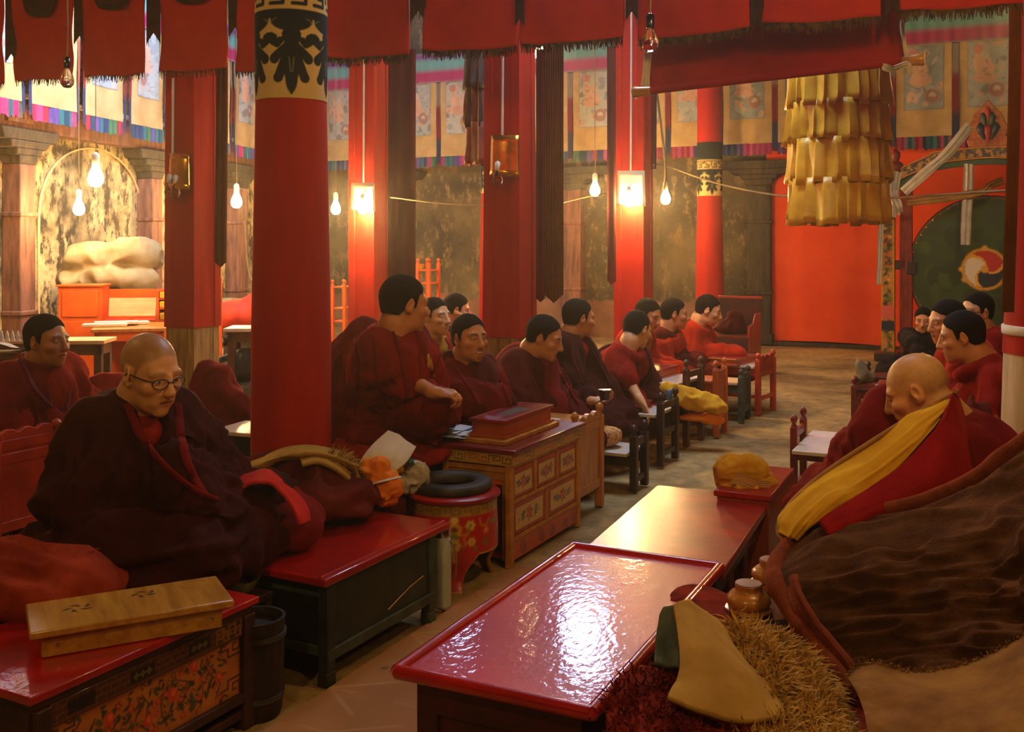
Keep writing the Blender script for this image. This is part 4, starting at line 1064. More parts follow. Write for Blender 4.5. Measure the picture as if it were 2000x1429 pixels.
def floral(w, h, nx, ny, seed, mat_bg=S(216, 172, 92)):
    rg = random.Random(seed); c = Canvas(w, h, nx, ny, mat_bg); c.stroke([(0, 0), (w, 0), (w, h), (0, h), (0, 0)], .006, S(120, 50, 24))
    cx_, cy_ = w / 2, h / 2
    for q in (-1, 1):
        for k in range(9):
            a = rg.uniform(0, 6.3); c.leaf(cx_ + q * w * rg.uniform(.17, .3), cy_ + h * rg.uniform(-.12, .12), h * rg.uniform(.16, .26), a, rg.choice([S(50, 70, 50), S(70, 84, 56), S(60, 74, 84)]))
        c.flower(cx_ + q * w * .24, cy_ + rg.uniform(-.08, .08) * h, h * .14, S(86, 110, 124), S(196, 110, 70), 5)
        c.flower(cx_ + q * w * .36, cy_ + rg.uniform(-.14, .14) * h, h * .08, S(180, 80, 60), S(226, 170, 90), 5)
    for k in range(6): c.leaf(cx_, cy_, h * .34, k * 1.05 + .3, S(66, 80, 50))
    c.flower(cx_, cy_, h * .24, S(196, 66, 50), S(226, 160, 90), 7); c.flower(cx_, cy_, h * .13, S(216, 110, 80), S(140, 40, 40), 6); c.noise(.12, 30, seed); return c
for k in range(3):
    y0 = L*k/3 + .02; w = L/3 - .04
    d = obj('drawer', MB().box(-.02, -.006, y0 - .004, y0 + w + .004, .308, z - .098), orr, cab, bevel=.003)
    painted('painted_front', floral(w - .03, .10, 66, 40, k), plane_map((-.0048, y0 + .015, .322), (0, 1, 0), (0, 0, 1)), painted_m, d)
for k in range(2):
    y0 = L*k/2 + .022; w = L/2 - .044
    d = obj('door', MB().box(-.02, -.006, y0 - .004, y0 + w + .004, .138, .283), orr, cab, bevel=.003)
    painted('painted_front', floral(w - .04, .11, 90, 44, 7 + k), plane_map((-.0048, y0 + .02, .155), (0, 1, 0), (0, 0, 1)), painted_m, d)
c = Canvas(L - .04, .085, 220, 34, S(196, 84, 36)); rg = random.Random(2)
for x in (.1, .3, .42, .58, .68):
    for r in (.03, .022, .013): c.ring(x, .04 + .02 * math.sin(x * 30), r, .003, S(110, 40, 60)); c.ring(x + .02, .03, r * .7, .003, S(110, 40, 60))
painted('painted_plinth', c, plane_map((-.004, .02, .028), (0, 1, 0), (0, 0, 1)), painted_m, cab)
obj('end_panel', MB().box(-W + .03, -.03, .008, .02, .06, z - .11), dark_red_paint, cab)
obj('end_frame', MB().box(-W + .03, -.03, -.004, .012, z - .15, z - .11).box(-W + .03, -W + .05, -.004, .012, .03, z - .15).box(-.05, -.03, -.004, .012, .03, z - .15), yel, cab, bevel=.003)
obj('end_bead', MB().box(-W + .05, -.05, -.002, .012, z - .17, z - .15), bright_orange, cab, bevel=.003)
# things on the cabinet
def pecha(label, loc, rz, w, l, h, parent_mats, pattern=True, name='book_box'):
    """long loose-leaf book in its wooden case: case body, overhanging lid board"""
    bm_, lm_ = parent_mats; t = thing(name, label, 'book', loc, rz)
    obj('case_body', MB().box(-w/2 + .012, w/2 - .012, .012, l - .012, 0, h - .014), bm_, t, bevel=.003)
    obj('bottom_board', MB().box(-w/2, w/2, 0, l, 0, .012), bm_, t, bevel=.002)
    c = Canvas(w, l, 36, 110, S(130, 24, 28)); c.stroke([(.012, .012), (w-.012, .012), (w-.012, l-.012), (.012, l-.012), (.012, .012)], .004, S(196, 130, 80))
    if pattern:
        c.rect(w*.3, w*.7, l*.28, l*.72, S(70, 76, 70)); rg = random.Random(int(l*1000))
        for k in range(16): c.stroke([(w*.33, l*(.3+.026*k)), (w*.67, l*(.3+.026*k))], .0025, S(150, 140, 110))
        for q in (.12, .86): c.stroke([(w*.35, l*q), (w*.65, l*q)], .006, S(196, 150, 80))
    d = obj('lid', MB().box(-w/2, w/2, 0, l, h - .014, h), lm_, t, bevel=.003)
    painted('painted_lid', c, plane_map((-w/2 + .002, .002, h + .0006), (1, 0, 0), (0, 1, 0)), painted_m, d, )
    return t
TOPZ = z + .001
R_ = Matrix.Rotation(rz, 3, 'Z')
def on_cab(x, y): q = lo + R_ @ Vector((x, y, 0)); q.z = TOPZ; return q
obj('inner_tray', MB().box(-.32, -.06, .05, .66, z, z + .02), yel, cab, bevel=.003)
bk = pecha('large red and orange book case lying on the painted cabinet', on_cab(-.185, .1) + Vector((0, 0, .02)), rz, .2, .55, .085, (orange_wood, red_lac_b))
# papers, bowl on the cabinet corner
for k in range(5):
    rg = random.Random(k); q = onz(895 + rg.uniform(-8, 8), 858 - k, TOPZ) ; q.z = TOPZ + .0225 + .005 * k
    mb = MB(); U, V = np.meshgrid(np.linspace(-.075, .075, 10), np.linspace(-.045, .045, 6), indexing='ij'); A = np.stack([U, V, .004*np.sin(U*40 + k) + .006*(k == 4)*np.abs(U)*8], -1); mb.grid(A); mb.grid((A - np.array((0, 0, .002)))[:, ::-1])
    o = obj('paper_sheet', mb, white_paper, loc=q, rotz=rz + PI/2 + rg.uniform(-.3, .3), smooth=60); tag(o, '%s sheet of the loose white paper stack on the painted cabinet' % (['lowest', 'second', 'middle', 'fourth', 'topmost'][k]), 'paper', 'papers on the painted cabinet')
def bowl(label, loc, r, h, mat, rot=None, name='bowl', foot=True, inner=None):
    t = [(r*.5, 0), (r*.52, h*.08), (r*.85, h*.45), (r, h*.96), (r*1.01, h), (r*.97, h), (r*.82, h*.5), (r*.5, h*.16), (0, h*.12)]
    o = obj(name, MB().lathe(t, 28), mat, loc=loc, rot=rot, smooth=60); return tag(o, label, 'bowl')
q = onz(872, 838, .60); q.z = .592
bowl('dark lacquered bowl tipped on the papers on the painted cabinet', q, .042, .05, black_lac, rot=(math.radians(28), math.radians(12), 0))

# --- drum shaped brazier stand
c = Vector((-.262, 4.55, 0)); t = thing('painted_stand', 'round red brazier stand painted with yellow flowers, on three legs', 'stand', c)
R0 = .195; zr = .375; nth, nz = 240, 70
th = np.linspace(0, 2*PI, nth, endpoint=False)
leg0 = math.radians(-84)
def zbot(a):
    d = np.abs(((a - leg0 + PI/3) % (2*PI/3)) - PI/3) * R0     # distance along the wall to the nearest leg axis
    return np.where(d < .032, 0, np.clip(.0 + .155 * np.sqrt(np.clip((d - .032) / .075, 0, 1)), 0, .155))
zb_ = zbot(th)
cv = Canvas(2*PI*R0, zr, nth, nz, S(186, 34, 14)); G = S(206, 150, 40); LG = S(110, 124, 50); CR = S(226, 190, 90)
cc = (leg0 % (2*PI)) * R0
for q in range(3):
    x0 = cc + q * 2*PI*R0/3; x0 = x0 % (2*PI*R0)
    for sh in (-2*PI*R0, 0, 2*PI*R0):
        x = x0 + sh
        c0 = cv
        c0.ell(x, .27, .032, .028, 0, G); c0.ell(x, .31, .018, .016, 0, CR); c0.ell(x, .27, .016, .012, 0, S(120, 60, 20)); c0.ell(x, .235, .018, .022, 0, LG); c0.flower(x, .205, .026, CR, S(196, 80, 40), 7); c0.ell(x, .165, .01, .025, 0, G); c0.disc(x, .14, .012, G)
        for s in (-1, 1):
            c0.stroke([(x + s*.02, .25), (x + s*.055, .245), (x + s*.07, .275)], .007, G); c0.flower(x + s*.07, .285, .02, CR, LG, 6); c0.leaf(x + s*.055, .25, .03, 1.2 if s > 0 else 1.9, LG)
            c0.stroke([(x + s*.04, .235), (x + s*.05, .205), (x + s*.03, .195)], .005, G); c0.flower(x + s*.075, .215, .016, CR, S(150, 60, 40), 6); c0.leaf(x + s*.085, .2, .03, -1 if s > 0 else 4.2, LG)
            c0.stroke([(x + s*.115, .31), (x + s*.12, .28), (x + s*.15, .275), (x + s*.17, .3)], .005, G); c0.flower(x + s*.15, .255, .018, S(216, 110, 50), CR, 6); c0.leaf(x + s*.145, .225, .035, -1.3, LG); c0.leaf(x + s*.13, .21, .03, -.6 if s > 0 else 3.8, LG); c0.disc(x + s*.19, .285, .012, LG)
cv.rect(-9, 9, .325, zr, S(176, 132, 50)); cv.meander(0, 2*PI*R0, .331, .369, 14, .0035, [S(70, 44, 24)])
# outline along the lower edge
E = np.repeat(zb_[:, None], nz, 1); v = np.linspace(0, 1, nz)[None]; Zr = E + (zr - E) * v
# resample the canvas at the true heights so the picture is not stretched
iy = np.clip((Zr / zr * (nz - 1)), 0, nz - 1); i0 = np.floor(iy).astype(int); i1 = np.minimum(i0 + 1, nz - 1); f = (iy - i0)[..., None]
ii = np.arange(nth)[:, None]; C2 = cv.A[ii, i0] * (1 - f) + cv.A[ii, i1] * f
ed = ((Zr - E) < .007) & (E < .17); C2[ed] = S(190, 130, 40)
bul = R0 * (1 + .03 * np.sin(np.clip(Zr / zr, 0, 1) * PI) + .05 * np.clip(1 - Zr / .06, 0, 1) ** 2 - .10 * np.exp(-((Zr - .07) / .05) ** 2))
A = np.stack([bul * np.cos(th)[:, None], bul * np.sin(th)[:, None], Zr], -1)
B = np.stack([(bul - .02) * np.cos(th)[:, None], (bul - .02) * np.sin(th)[:, None], Zr], -1)
mb = MB(); mb.grid(A, closeu=True); mb.grid(B[:, ::-1], closeu=True); o_ = nth * nz
for i in range(nth):
    j = (i + 1) % nth; mb.f.append((i*nz, j*nz, o_ + j*nz + nz - 1, o_ + i*nz + nz - 1)); mb.m.append(0)
obj('painted_body', mb, painted_m, t, cols=np.concatenate([C2.reshape(-1, 3), np.full((o_, 3), S(120, 24, 14))]), smooth=50)
obj('rim', MB().lathe([(.15, zr - .004), (R0 + .006, zr - .004), (R0 + .016, zr + .006), (R0 + .016, zr + .016), (R0 + .006, zr + .024), (.14, zr + .024), (.14, zr)], 48), red_lac_b, t, smooth=50)
obj('fire_pan', MB().lathe([(.14, zr + .02), (.12, zr - .03), (0, zr - .04)], 32), iron, t, smooth=50)
o = obj('iron_ring', MB().lathe([(.105, 0), (.178, 0), (.186, .012), (.184, .034), (.172, .042), (.118, .042), (.106, .03), (.104, .008), (.105, 0)], 48), iron, loc=c + Vector((-.012, .012, zr + .0245)), smooth=60)
tag(o, 'flat dark iron ring lying on the round painted stand', 'ring')

# --- thermos, bucket, glazed bowl by the chest
t = thing('thermos', 'pale green enamel thermos with a steel lid, behind the green chest corner', 'thermos', (-.283, 4.165, 0))
obj('flask_body', MB().lathe([(.034, 0), (.036, .004), (.036, .27), (.033, .29), (.027, .302)], 24), thermos_m, t, smooth=50)
obj('lid', MB().lathe([(.03, .298), (.031, .304), (.031, .325), (.027, .34), (.012, .347), (0, .348)], 24), steel, t, smooth=50)
obj('base_ring', MB().lathe([(.0365, .002), (.0368, .004), (.0368, .018), (.0365, .02)], 24), steel, t, smooth=50)
obj('handle_strap', MB().tube([(.03, -.012, .285), (.05, -.02, .26), (.058, -.022, .2), (.056, -.022, .15), (.05, -.018, .132), (.047, -.016, .15)], .004, 6), cable_m, t, smooth=60)
q = P(500, HY, 3.25); q.z = 0
t = thing('wooden_bucket', 'dark wooden bucket standing between the painted table and the green chest', 'bucket', q)
obj('staves', MB().lathe([(.075, 0), (.082, .02), (.09, .30), (.092, .31), (.082, .31), (.078, .28), (0, .27)], 28), M('black_brown_wood', S(50, 32, 20), rough=.7, col2=S(26, 18, 12), nsc=6, stretch=(6, 6, 1)), t, smooth=40)
for zz in (.06, .25): obj('hoop', MB().lathe([(.083 + .03*zz, zz), (.087 + .03*zz, zz), (.0872 + .03*zz, zz + .016), (.083 + .03*zz, zz + .016)], 28), iron, t, smooth=40)
q = P(466, HY, 3.42); q.z = .32
t = thing('low_stool', 'small dark stool behind the painted table carrying a glazed bowl', 'stool', Vector((q.x, q.y, 0)), -ROW)
obj('seat', MB().box(-.1, .08, -.06, .08, .295, .32), dark_wood, t, bevel=.004)
for x in (-.08, .06):
    for y in (-.045, .065): obj('leg', MB().box(x-.015, x+.015, y-.015, y+.015, 0, .295), dark_wood, t, bevel=.003)
bowl('green glazed bowl on a dark stool between painted table and green chest', q + Vector((0, 0, .001)), .066, .05, M('green_glaze', S(126, 112, 52), rough=.2, col2=S(90, 78, 36), coat=.8))

# --- wood-grain vinyl flooring by the near tables
W_, H_ = 1.9, 3.0; cv = Canvas(W_, H_, 230, 340, S(176, 118, 62)); cv.noise(.18, 7, 3)
for i in range(-3, 9):
    for j in range(-3, 13):
        x, y = i * .36 + (j % 2) * .18, j * .26
        for q in (1, -1): cv.stroke([(x, y), (x + .18, y + .13 * q * 1.0)], .006, S(206, 156, 98))
        cv.stroke([(x - .1, y), (x + .1, y)], .005, S(200, 150, 92))
for k in range(16):
    rg = random.Random(k + 50); cv.ell(rg.uniform(0, W_), rg.uniform(0, H_), rg.uniform(.01, .05), rg.uniform(.008, .02), rg.uniform(0, 3), S(110, 70, 38))
U_ = PV; q = Vector((-.98, 2.2, .006)) - DV * .3 - PV * .2
o = painted('vinyl_flooring', cv, lambda X, Y: np.stack([X, Y, 0*X + .001*np.sin(X*5)], -1), vinyl_m, loc=q + Vector((0, 0, .003)), rotz=-ROW, smooth=60); o['kind'] = 'structure'

# --- long seat bolsters the rows sit on
A0 = Vector((-.617, 3.43, 0))
def rowpt(a, b, z=0): q = A0 + DV * a - PV * b; q.z = z; return q
def bolster(label, a0, a1, b0, b1, h, mat=seat_dark):
    q = rowpt(a0, b1); lw = b1 - b0; ll = a1 - a0; t = thing('seat_bolster', label, 'seat cushion', q, -ROW)
    mb = MB(); nx, ny = 14, 22
    U, V = np.meshgrid(np.linspace(0, 1, nx), np.linspace(0, 1, ny), indexing='ij'); e = np.minimum(np.minimum(U, 1-U)*lw, np.minimum(V, 1-V)*ll)
    Z = h - .05 * np.exp(-e / .03) + .008 * fbm(np.stack([U.ravel()*3, V.ravel()*5, 0*U.ravel() + a0], 1), 2).reshape(U.shape)
    mb.grid(np.stack([U*lw, V*ll, Z], -1)); mb.box(.004, lw - .004, .004, ll - .004, .0, h - .06)
    obj('cushion', mb, mat, t, smooth=50)
    obj('seat_carpet', MB().grid(np.stack([.08 + U*(lw-.16), V*ll*.98 + .01*ll, Z + .012], -1)), carpet_dark, t, smooth=50); return t
bolster('dark maroon seat cushion under the man in glasses', -1.05, .53, .62, 1.3, .40)
bolster('dark maroon seat cushion under the tall kneeling monk', 1.0, 2.15, .46, 1.3, .40)
bolster('dark maroon seat cushion under the men with bowed heads', 2.17, 3.9, .5, .92, .25)
bolster('dark maroon seat cushion under the monk bending forward', 3.92, 5.4, .72, 1.4, .25)
bolster('dark maroon seat cushion under the far end of the left row', 5.42, 7.2, .72, .86, .25)
# ------------------------------------------------------------------ small things on the desks
def on_desk(d, x, y, z): return Vector(d.location) + Matrix.Rotation(d.rotation_euler.z, 3, 'Z') @ Vector((x, y, z)), d.rotation_euler.z
q, r = on_desk(D_d, -.34, -.06, .471); pecha('large red book case with a white sheet, on the tall brown post desk', q, r, .24, .46, .07, (orange_wood, red_lac_b), False)
q2 = q + Vector((-.04, .09, .0715)); o = obj('paper_sheet', MB().box(-.07, .07, -.05, .05, 0, .002), white_paper, loc=q2, rotz=r); tag(o, 'white sheet on the red book case of the tall brown post desk', 'paper')
q, r = on_desk(D_c, -.24, -.02, .346); pecha('thin dark red book on the white board of the dark frame desk', q, r, .17, .27, .05, (red_lac_b, red_lac_b))
q, r = on_desk(D_g, -.28, -.12, .421); pecha('brown wooden book case on the far red brown desk', q, r, .26, .46, .06, (orange_wood, tan_wood), False)
q, r = on_desk(R_b, .26, .0, .331); pecha('loose book with pale pages on the dark red desk at the right', q, r, .2, .3, .03, (paper, paper), False)
# bread in a speckled cloth bag on the stool desk
f = Field((-.2, -.2, -.02), (.2, .2, .2), .009)
f.ell((0, 0, .055), (.135, .1, .058), k=.03); f.ell((.03, .0, .09), (.1, .075, .035), k=.03); f.ell((-.1, .03, .04), (.05, .05, .04), k=.03); f.ell((0, 0, -.2), (.4, .4, .2), k=.005, sub=True)
V, Q = f.mesh(); V += normals(V, Q) * (.004 * fbm(V * 30, 3))[:, None]
q, r = on_desk(D_b, -.24, .06, .237)
o = npobj('bread_bag', V, Q, M('speckled_cloth', S(206, 150, 84), rough=.9, col2=S(150, 80, 40), nsc=60, nmix=(.4, .5)), loc=q); tag(o, 'rounded speckled cloth bag on the low dark stool desk', 'bag')
q, r = on_desk(D_a, -.2, .06, .502)
o = obj('paper_packet', MB().frustum(-.08, .08, -.06, .06, 0, -.07, .07, -.05, .05, .022), paper, loc=q, rotz=r, bevel=.004); tag(o, 'pale paper packet on the orange panelled desk behind the cabinet', 'packet')
# yellow cloth stuffed between the brown desks, with its orange underside
f = Field((-.3, -.2, -.16), (.3, .2, .16), .012)
for k, (x, y, z, a, b, c_) in enumerate(((-.16, 0, .06, .08, .06, .06), (-.05, 0, .03, .12, .07, .06), (.06, -.02, -.0, .12, .07, .055), (.15, -.02, -.04, .09, .06, .04))): f.ell((x, y, z), (a, b, c_), k=.04)
V, Q = f.mesh(); V += normals(V, Q) * (.020 * ridge(V * np.array((9, 14, 16)), 3) + .008 * ridge(V * 30, 5))[:, None]
o = npobj('yellow_cloth', V, Q, yellow_cloth, loc=P(1352, 782, 7.35)); tag(o, 'yellow cloth stuffed between the tall brown posts', 'cloth')
f = Field((-.3, -.2, -.16), (.3, .2, .16), .012); f.ell((0, 0, 0), (.14, .07, .03), k=.04); f.ell((.1, .0, -.02), (.08, .05, .03), k=.03)
V, Q = f.mesh(); V += normals(V, Q) * (.01 * ridge(V * 12, 5))[:, None]
o = npobj('orange_cloth', V, Q, orange_cloth, loc=P(1366, 815, 7.35)); tag(o, 'orange cloth hanging under the yellow one between the brown posts', 'cloth')
t = thing('cola_can', 'small blue topped can standing on the dark frame desk post', 'can', P(1307, 770, 7.0))
obj('can_body', MB().lathe([(.02, -.03), (.022, -.026), (.022, .026), (.018, .03), (0, .03)], 16), M('blue_tin', S(90, 130, 170), rough=.3, metal=.5), t, smooth=50)
obj('can_lid', MB().lathe([(.018, .0301), (.018, .033), (0, .033)], 16), steel, t, smooth=50)
# cup, vase on the right side
bowl('small brown cup behind the yellow cloak edge', P(1625, 897, 5.6), .02, .045, brown_wood)
f = Field((-.15, -.15, -.12), (.15, .15, .16), .01); f.ell((0, 0, 0), (.05, .06, .09), k=.03); f.ell((-.03, 0, .07), (.03, .03, .05), k=.03); f.ell((.06, 0, -.03), (.05, .04, .05), k=.03)
V, Q = f.mesh(); V += normals(V, Q) * (.006 * fbm(V * 25, 3))[:, None]
q, r = on_desk(R_b, .05, .1, .43); o = npobj('cloth_pouch', V, Q, canvas_grey, loc=q); tag(o, 'beige cloth pouch draped over the post of the dark red right desk', 'pouch')
# yellow cloth bundle on the far end of the second red table
f = Field((-.2, -.2, -.01), (.2, .2, .2), .006)
f.ell((-.06, .02, .09), (.06, .07, .075), k=.02); f.ell((.0, .0, .03), (.10, .085, .032), k=.02); f.ell((.04, .02, .105), (.075, .06, .048), R=Matrix.Rotation(.35, 3, 'Y'), k=.015); f.ell((.1, .02, .05), (.06, .05, .03), R=Matrix.Rotation(.6, 3, 'Y'), k=.015)
f.ell((0, 0, -.2), (.5, .5, .2), k=.004, sub=True)
V, Q = f.mesh(); V += normals(V, Q) * (.012 * ridge(V * np.array((13, 13, 20)), 3) + .005 * ridge(V * 34, 6))[:, None]
q = onz(1458, 968, .387); o = npobj('cloth_bundle', V, Q, yellow_cloth, loc=Vector((q.x, q.y + .06, .387))); tag(o, 'yellow cloth bundle lying on the far end of the red lacquer table', 'bundle')
bq = Vector(o.location)
ct = Canvas(.16, .09, 40, 22, S(226, 190, 110))
for k in range(5): ct.stroke([(0, .01 + .018*k), (.16, .014 + .018*k)], .004, [S(150, 40, 50), S(70, 60, 110), S(196, 120, 40)][k % 3])
painted('striped_fold', ct, lambda X, Y: np.stack([X - .075 + .02*np.sin(Y*20), -.075 - .01*np.sin(X*30) - Y*.15, .035 + Y*.55 - .25*(X-.08)*1.2 + .004*np.sin(X*50)], -1), paintcloth_m, o, smooth=180)

# ------------------------------------------------------------------ things along the left wall
def simple_table(label, px0, py0, D, w, dpt, z, mat, topm, rz=-ROW, ov=.03, drawer=False):
    q = P(px0, HY, D); q.z = 0; t = thing('wooden_table', label, 'table', q, rz)
    obj('table_top', MB().box(-ov, w + ov, -ov, dpt + ov, z - .03, z), topm, t, bevel=.004)
    obj('apron', MB().box(0, w, -.0, .02, z - .12, z - .03).box(0, w, dpt - .02, dpt, z - .12, z - .03).box(0, .02, 0, dpt, z - .12, z - .03).box(w - .02, w, 0, dpt, z - .12, z - .03), mat, t, bevel=.003)
    for x in (.03, w - .03):
        for y in (.03, dpt - .03): obj('leg', MB().box(x - .03, x + .03, y - .03, y + .03, 0, z - .03), mat, t, bevel=.004)
    obj('stretcher', MB().box(.03, w - .03, .02, .045, .12, .17).box(.03, w - .03, dpt - .045, dpt - .02, .12, .17), mat, t, bevel=.003); return t
wt = simple_table('bright orange table with pale papers on top, along the left wall', 184, 640, 9.6, .62, .75, .67, bright_orange, tan_wood, .28)
simple_table('plain brown table with a pale front leg, between the two nearest left monks', 102, 660, 8.2, .38, .3, .70, brown_wood, plywood, .1)
for k in range(3):
    q = P(205 + 22*k, HY, 9.9 + .12*k); q.z = .672 + .012 * (k % 2)
    o = obj('paper_bundle', MB().box(-.2, .2, -.07, .07, 0, .03), paper, loc=q, rotz=.25 + .1*k, bevel=.006); tag(o, '%s bundle of pale loose pages on the bright orange table' % ['left', 'middle', 'right'][k], 'papers', 'page bundles on the orange table')
# orange cupboard
q = P(113, HY, 10.45); t = thing('orange_cupboard', 'bright orange cupboard with one panelled front, under the grey bundle', 'cupboard', Vector((q.x, q.y, 0)), .12)
obj('carcass', MB().box(0, .43, 0, .3, 0, 1.03), bright_orange, t, bevel=.006)
obj('door_panel', MB().box(.04, .39, -.014, 0, .72, .99), bright_orange, t, bevel=.006); obj('door_panel', MB().box(.04, .39, -.014, 0, .36, .68), bright_orange, t, bevel=.006)
obj('top_board', MB().box(-.015, .445, -.02, .31, 1.03, 1.05), bright_orange, t, bevel=.004)
# book shelf with yellow wrapped books
q = P(197, HY, 10.55); sh = thing('book_rack', 'low orange rack holding yellow wrapped books behind the orange table', 'rack', Vector((q.x, q.y, 0)), .1)
obj('back_board', MB().box(0, .78, .26, .28, 0, .99), bright_orange, sh)
for zz in (.60, .68, .80, .90, .985): obj('shelf', MB().box(0 if zz < .7 else .56, .78, 0, .27, zz - .012, zz), red_tarp if zz > .6 else bright_orange, sh, bevel=.003)
for x in (.0, .27, .56, .67, .775): obj('upright', MB().box(x - .018, x + .018, -.004, .27, .0, .68 if x < .5 else .985), bright_orange, sh, bevel=.003)
shl = Vector(sh.location); Rz = Matrix.Rotation(.1, 3, 'Z'); n = 0
for x0, x1, zz in ((.03, .24, .602), (.3, .53, .602), (.585, .645, .682), (.695, .755, .682), (.585, .645, .802), (.695, .755, .802), (.585, .645, .902), (.695, .755, .902)):
    h = .066 if zz < .65 else .07
    q = shl + Rz @ Vector(((x0 + x1) / 2, .10, zz))
    o = obj('wrapped_book', MB().box(-(x1-x0)/2, (x1-x0)/2, -.1, .12, 0, h), yellow_cloth, loc=q, rotz=.1, bevel=.012, seg=3)
    tag(o, '%s yellow wrapped book of the orange rack, counted from the lower left' % ORD[n], 'book', 'yellow wrapped books in the orange rack'); n += 1
q = P(212, HY, 10.4); o = obj('plywood_board', MB().box(0, .46, 0, .015, 0, .185), plywood, loc=Vector((q.x, q.y, .735)), rot=(-.15, 0, .1)); tag(o, 'bare plywood board leaning on the orange book rack', 'board')
q = P(300, HY, 10.95); t = thing('white_cabinet', 'white painted cabinet with a dark gap under its top, left of the square pillar', 'cabinet', Vector((q.x, q.y, 0)), .1)
obj('carcass', MB().box(0, .3, .015, .3, 0, .72), white_paint, t, bevel=.005); obj('door', MB().box(.01, .29, 0, .015, .02, .68), white_paint, t, bevel=.004); obj('top_board', MB().box(-.01, .31, -.01, .31, .745, .77), white_paint, t, bevel=.004); obj('gap_board', MB().box(.01, .29, .02, .3, .72, .745), dark_wood, t)
# big covered bundle
f = Field((-.6, -.4, -.02), (.6, .4, .62), .016)
f.ell((-.12, 0, .36), (.38, .26, .2), k=.08); f.ell((.25, 0, .42), (.36, .26, .2), k=.08); f.ell((-.3, -.08, .13), (.22, .22, .14), k=.05); f.ell((.15, -.1, .17), (.42, .28, .17), k=.06); f.cone((-.42, 0, .2), (-.38, 0, .42), .12, .1, .05)
f.ell((0, 0, -.5), (2, 2, .5), k=.01, sub=True)
V, Q = f.mesh(); V += normals(V, Q) * (.03 * ridge(np.stack([V[:, 0]*5 + V[:, 2]*3, V[:, 1]*4, V[:, 2]*5 - V[:, 0]*2], 1), 3) + .006*fbm(V*14, 6))[:, None]
q = P(212, HY, 11.2); q.z = .9
t = simple_table('rough low table under the grey covered bundle', 140, 575, 11.05, .82, .42, .91, grey_timber, grey_timber, .1)
o = npobj('covered_bundle', V, Q, canvas_grey, loc=P(214, HY, 11.25) * 1 + Vector((0, 0, .912 - EYE))); tag(o, 'large bundle under a greyish canvas sheet beside the left wall', 'bundle')
# butter lamps and papers at the left border
q = P(18, HY, 8.0); t = thing('offering_tray', 'tray on a brown stand carrying small white offering cones at the left border', 'tray', Vector((q.x, q.y, 0)), .05)
obj('tray_board', MB().box(-.22, .2, -.06, .06, .70, .72), plywood, t, bevel=.003); obj('stand', MB().box(-.18, .16, -.05, .05, 0, .70), brown_wood, t, bevel=.004)
for k in range(9):
    qq = Vector((q.x - .18 + .042 * k, q.y - .01, .721))
    o = obj('offering_cone', MB().lathe([(.017, 0), (.018, .01), (.012, .03), (.015, .034), (.004, .075), (0, .08)], 10, lobes=0), white_paper, loc=qq, smooth=60); tag(o, '%s white offering cone on the tray, counted from the left' % ORD[k], 'offering', 'offering cones on the tray')
A = np.zeros((12, 8, 3)); U, V = np.meshgrid(np.linspace(0, 1, 12), np.linspace(0, 1, 8), indexing='ij')
q = P(20, 672, 6.6); A = np.stack([(U-.5)*.24, (V-.5)*.2, .015*np.sin(U*6) - .04*V*U], -1); mb = MB(); mb.grid(A); mb.grid((A - np.array((0, 0, .003)))[:, ::-1])
o = obj('paper_sheet', mb, white_paper, loc=q, rotz=.2, smooth=60); tag(o, 'crumpled white paper at the left border behind the dark haired man', 'paper')
t = thing('paper_stand', 'small brown desk under the crumpled paper at the left border', 'desk', Vector((q.x, q.y, 0)), .1)
obj('desk_top', MB().box(-.14, .1, -.1, .1, q.z - .07, q.z - .045), brown_wood, t, bevel=.003)
for x in (-.12, .08):
    for y in (-.08, .08): obj('leg', MB().box(x-.015, x+.015, y-.015, y+.015, 0, q.z - .07), brown_wood, t)
# sacks between the pillars
rg = random.Random(3); n = 0
for row in range(5):
    for k in range(3 if row < 4 else 2):
        px = 438 + 26 * k + (row % 2) * 10; q = P(px, HY, 14.6 - .04*row); zz = .06 + .135 * row
        f = Field((-.22, -.16, -.1), (.22, .16, .1), .014); f.ell((0, 0, 0), (.17, .12, .075), k=.03); f.ell((.1, 0, 0), (.08, .1, .055), k=.04); f.ell((-.1, 0, 0), (.08, .1, .055), k=.04)
        V, Q = f.mesh(); V += normals(V, Q) * (.01 * fbm(V * 9 + n * 3, 3))[:, None]
        o = npobj('grain_sack', V, Q, sack_m, loc=Vector((q.x, q.y, zz + .02))); o.rotation_euler = (rg.uniform(-.1, .1), rg.uniform(-.15, .15), rg.uniform(-.3, .3))
        tag(o, '%s grain sack of the heap between left square and round pillars, from the bottom' % ORD[n], 'sack', 'grain sacks between the pillars'); n += 1
q = P(421, HY, 11.0); o = obj('orange_board', MB().box(0, .075, 0, .02, .0, 1.1), bright_orange, loc=Vector((q.x, q.y, 0)), rotz=-ROW, bevel=.003); tag(o, 'upright bright orange board right behind the left square pillar', 'board')
f = Field((-.4, -.35, -.02), (.5, .35, .5), .016); f.ell((.1, 0, .2), (.36, .28, .19), k=.05); f.ell((.28, 0, .3), (.2, .25, .17), k=.06); f.ell((-.12, 0, .12), (.2, .24, .1), k=.05); f.ell((0, 0, -.4), (2, 2, .4), k=.01, sub=True)
V, Q = f.mesh(); V += normals(V, Q) * (.012 * ridge(V * np.array((5, 5, 2)), 3))[:, None]
q = P(460, HY, 11.5); o = npobj('covered_heap', V, Q, red_tarp, loc=Vector((q.x, q.y, .46))); tag(o, 'heap under a bright red cloth between left square and round pillars', 'bundle')
simple_table('rough stand under the red covered heap', 436, 640, 11.25, .5, .4, .46, grey_timber, grey_timber, 0)
simple_table('dark brown small table with a pale top left of the round pillar', 444, 640, 8.6, .34, .3, .765, brown_wood, pale_board, .05)
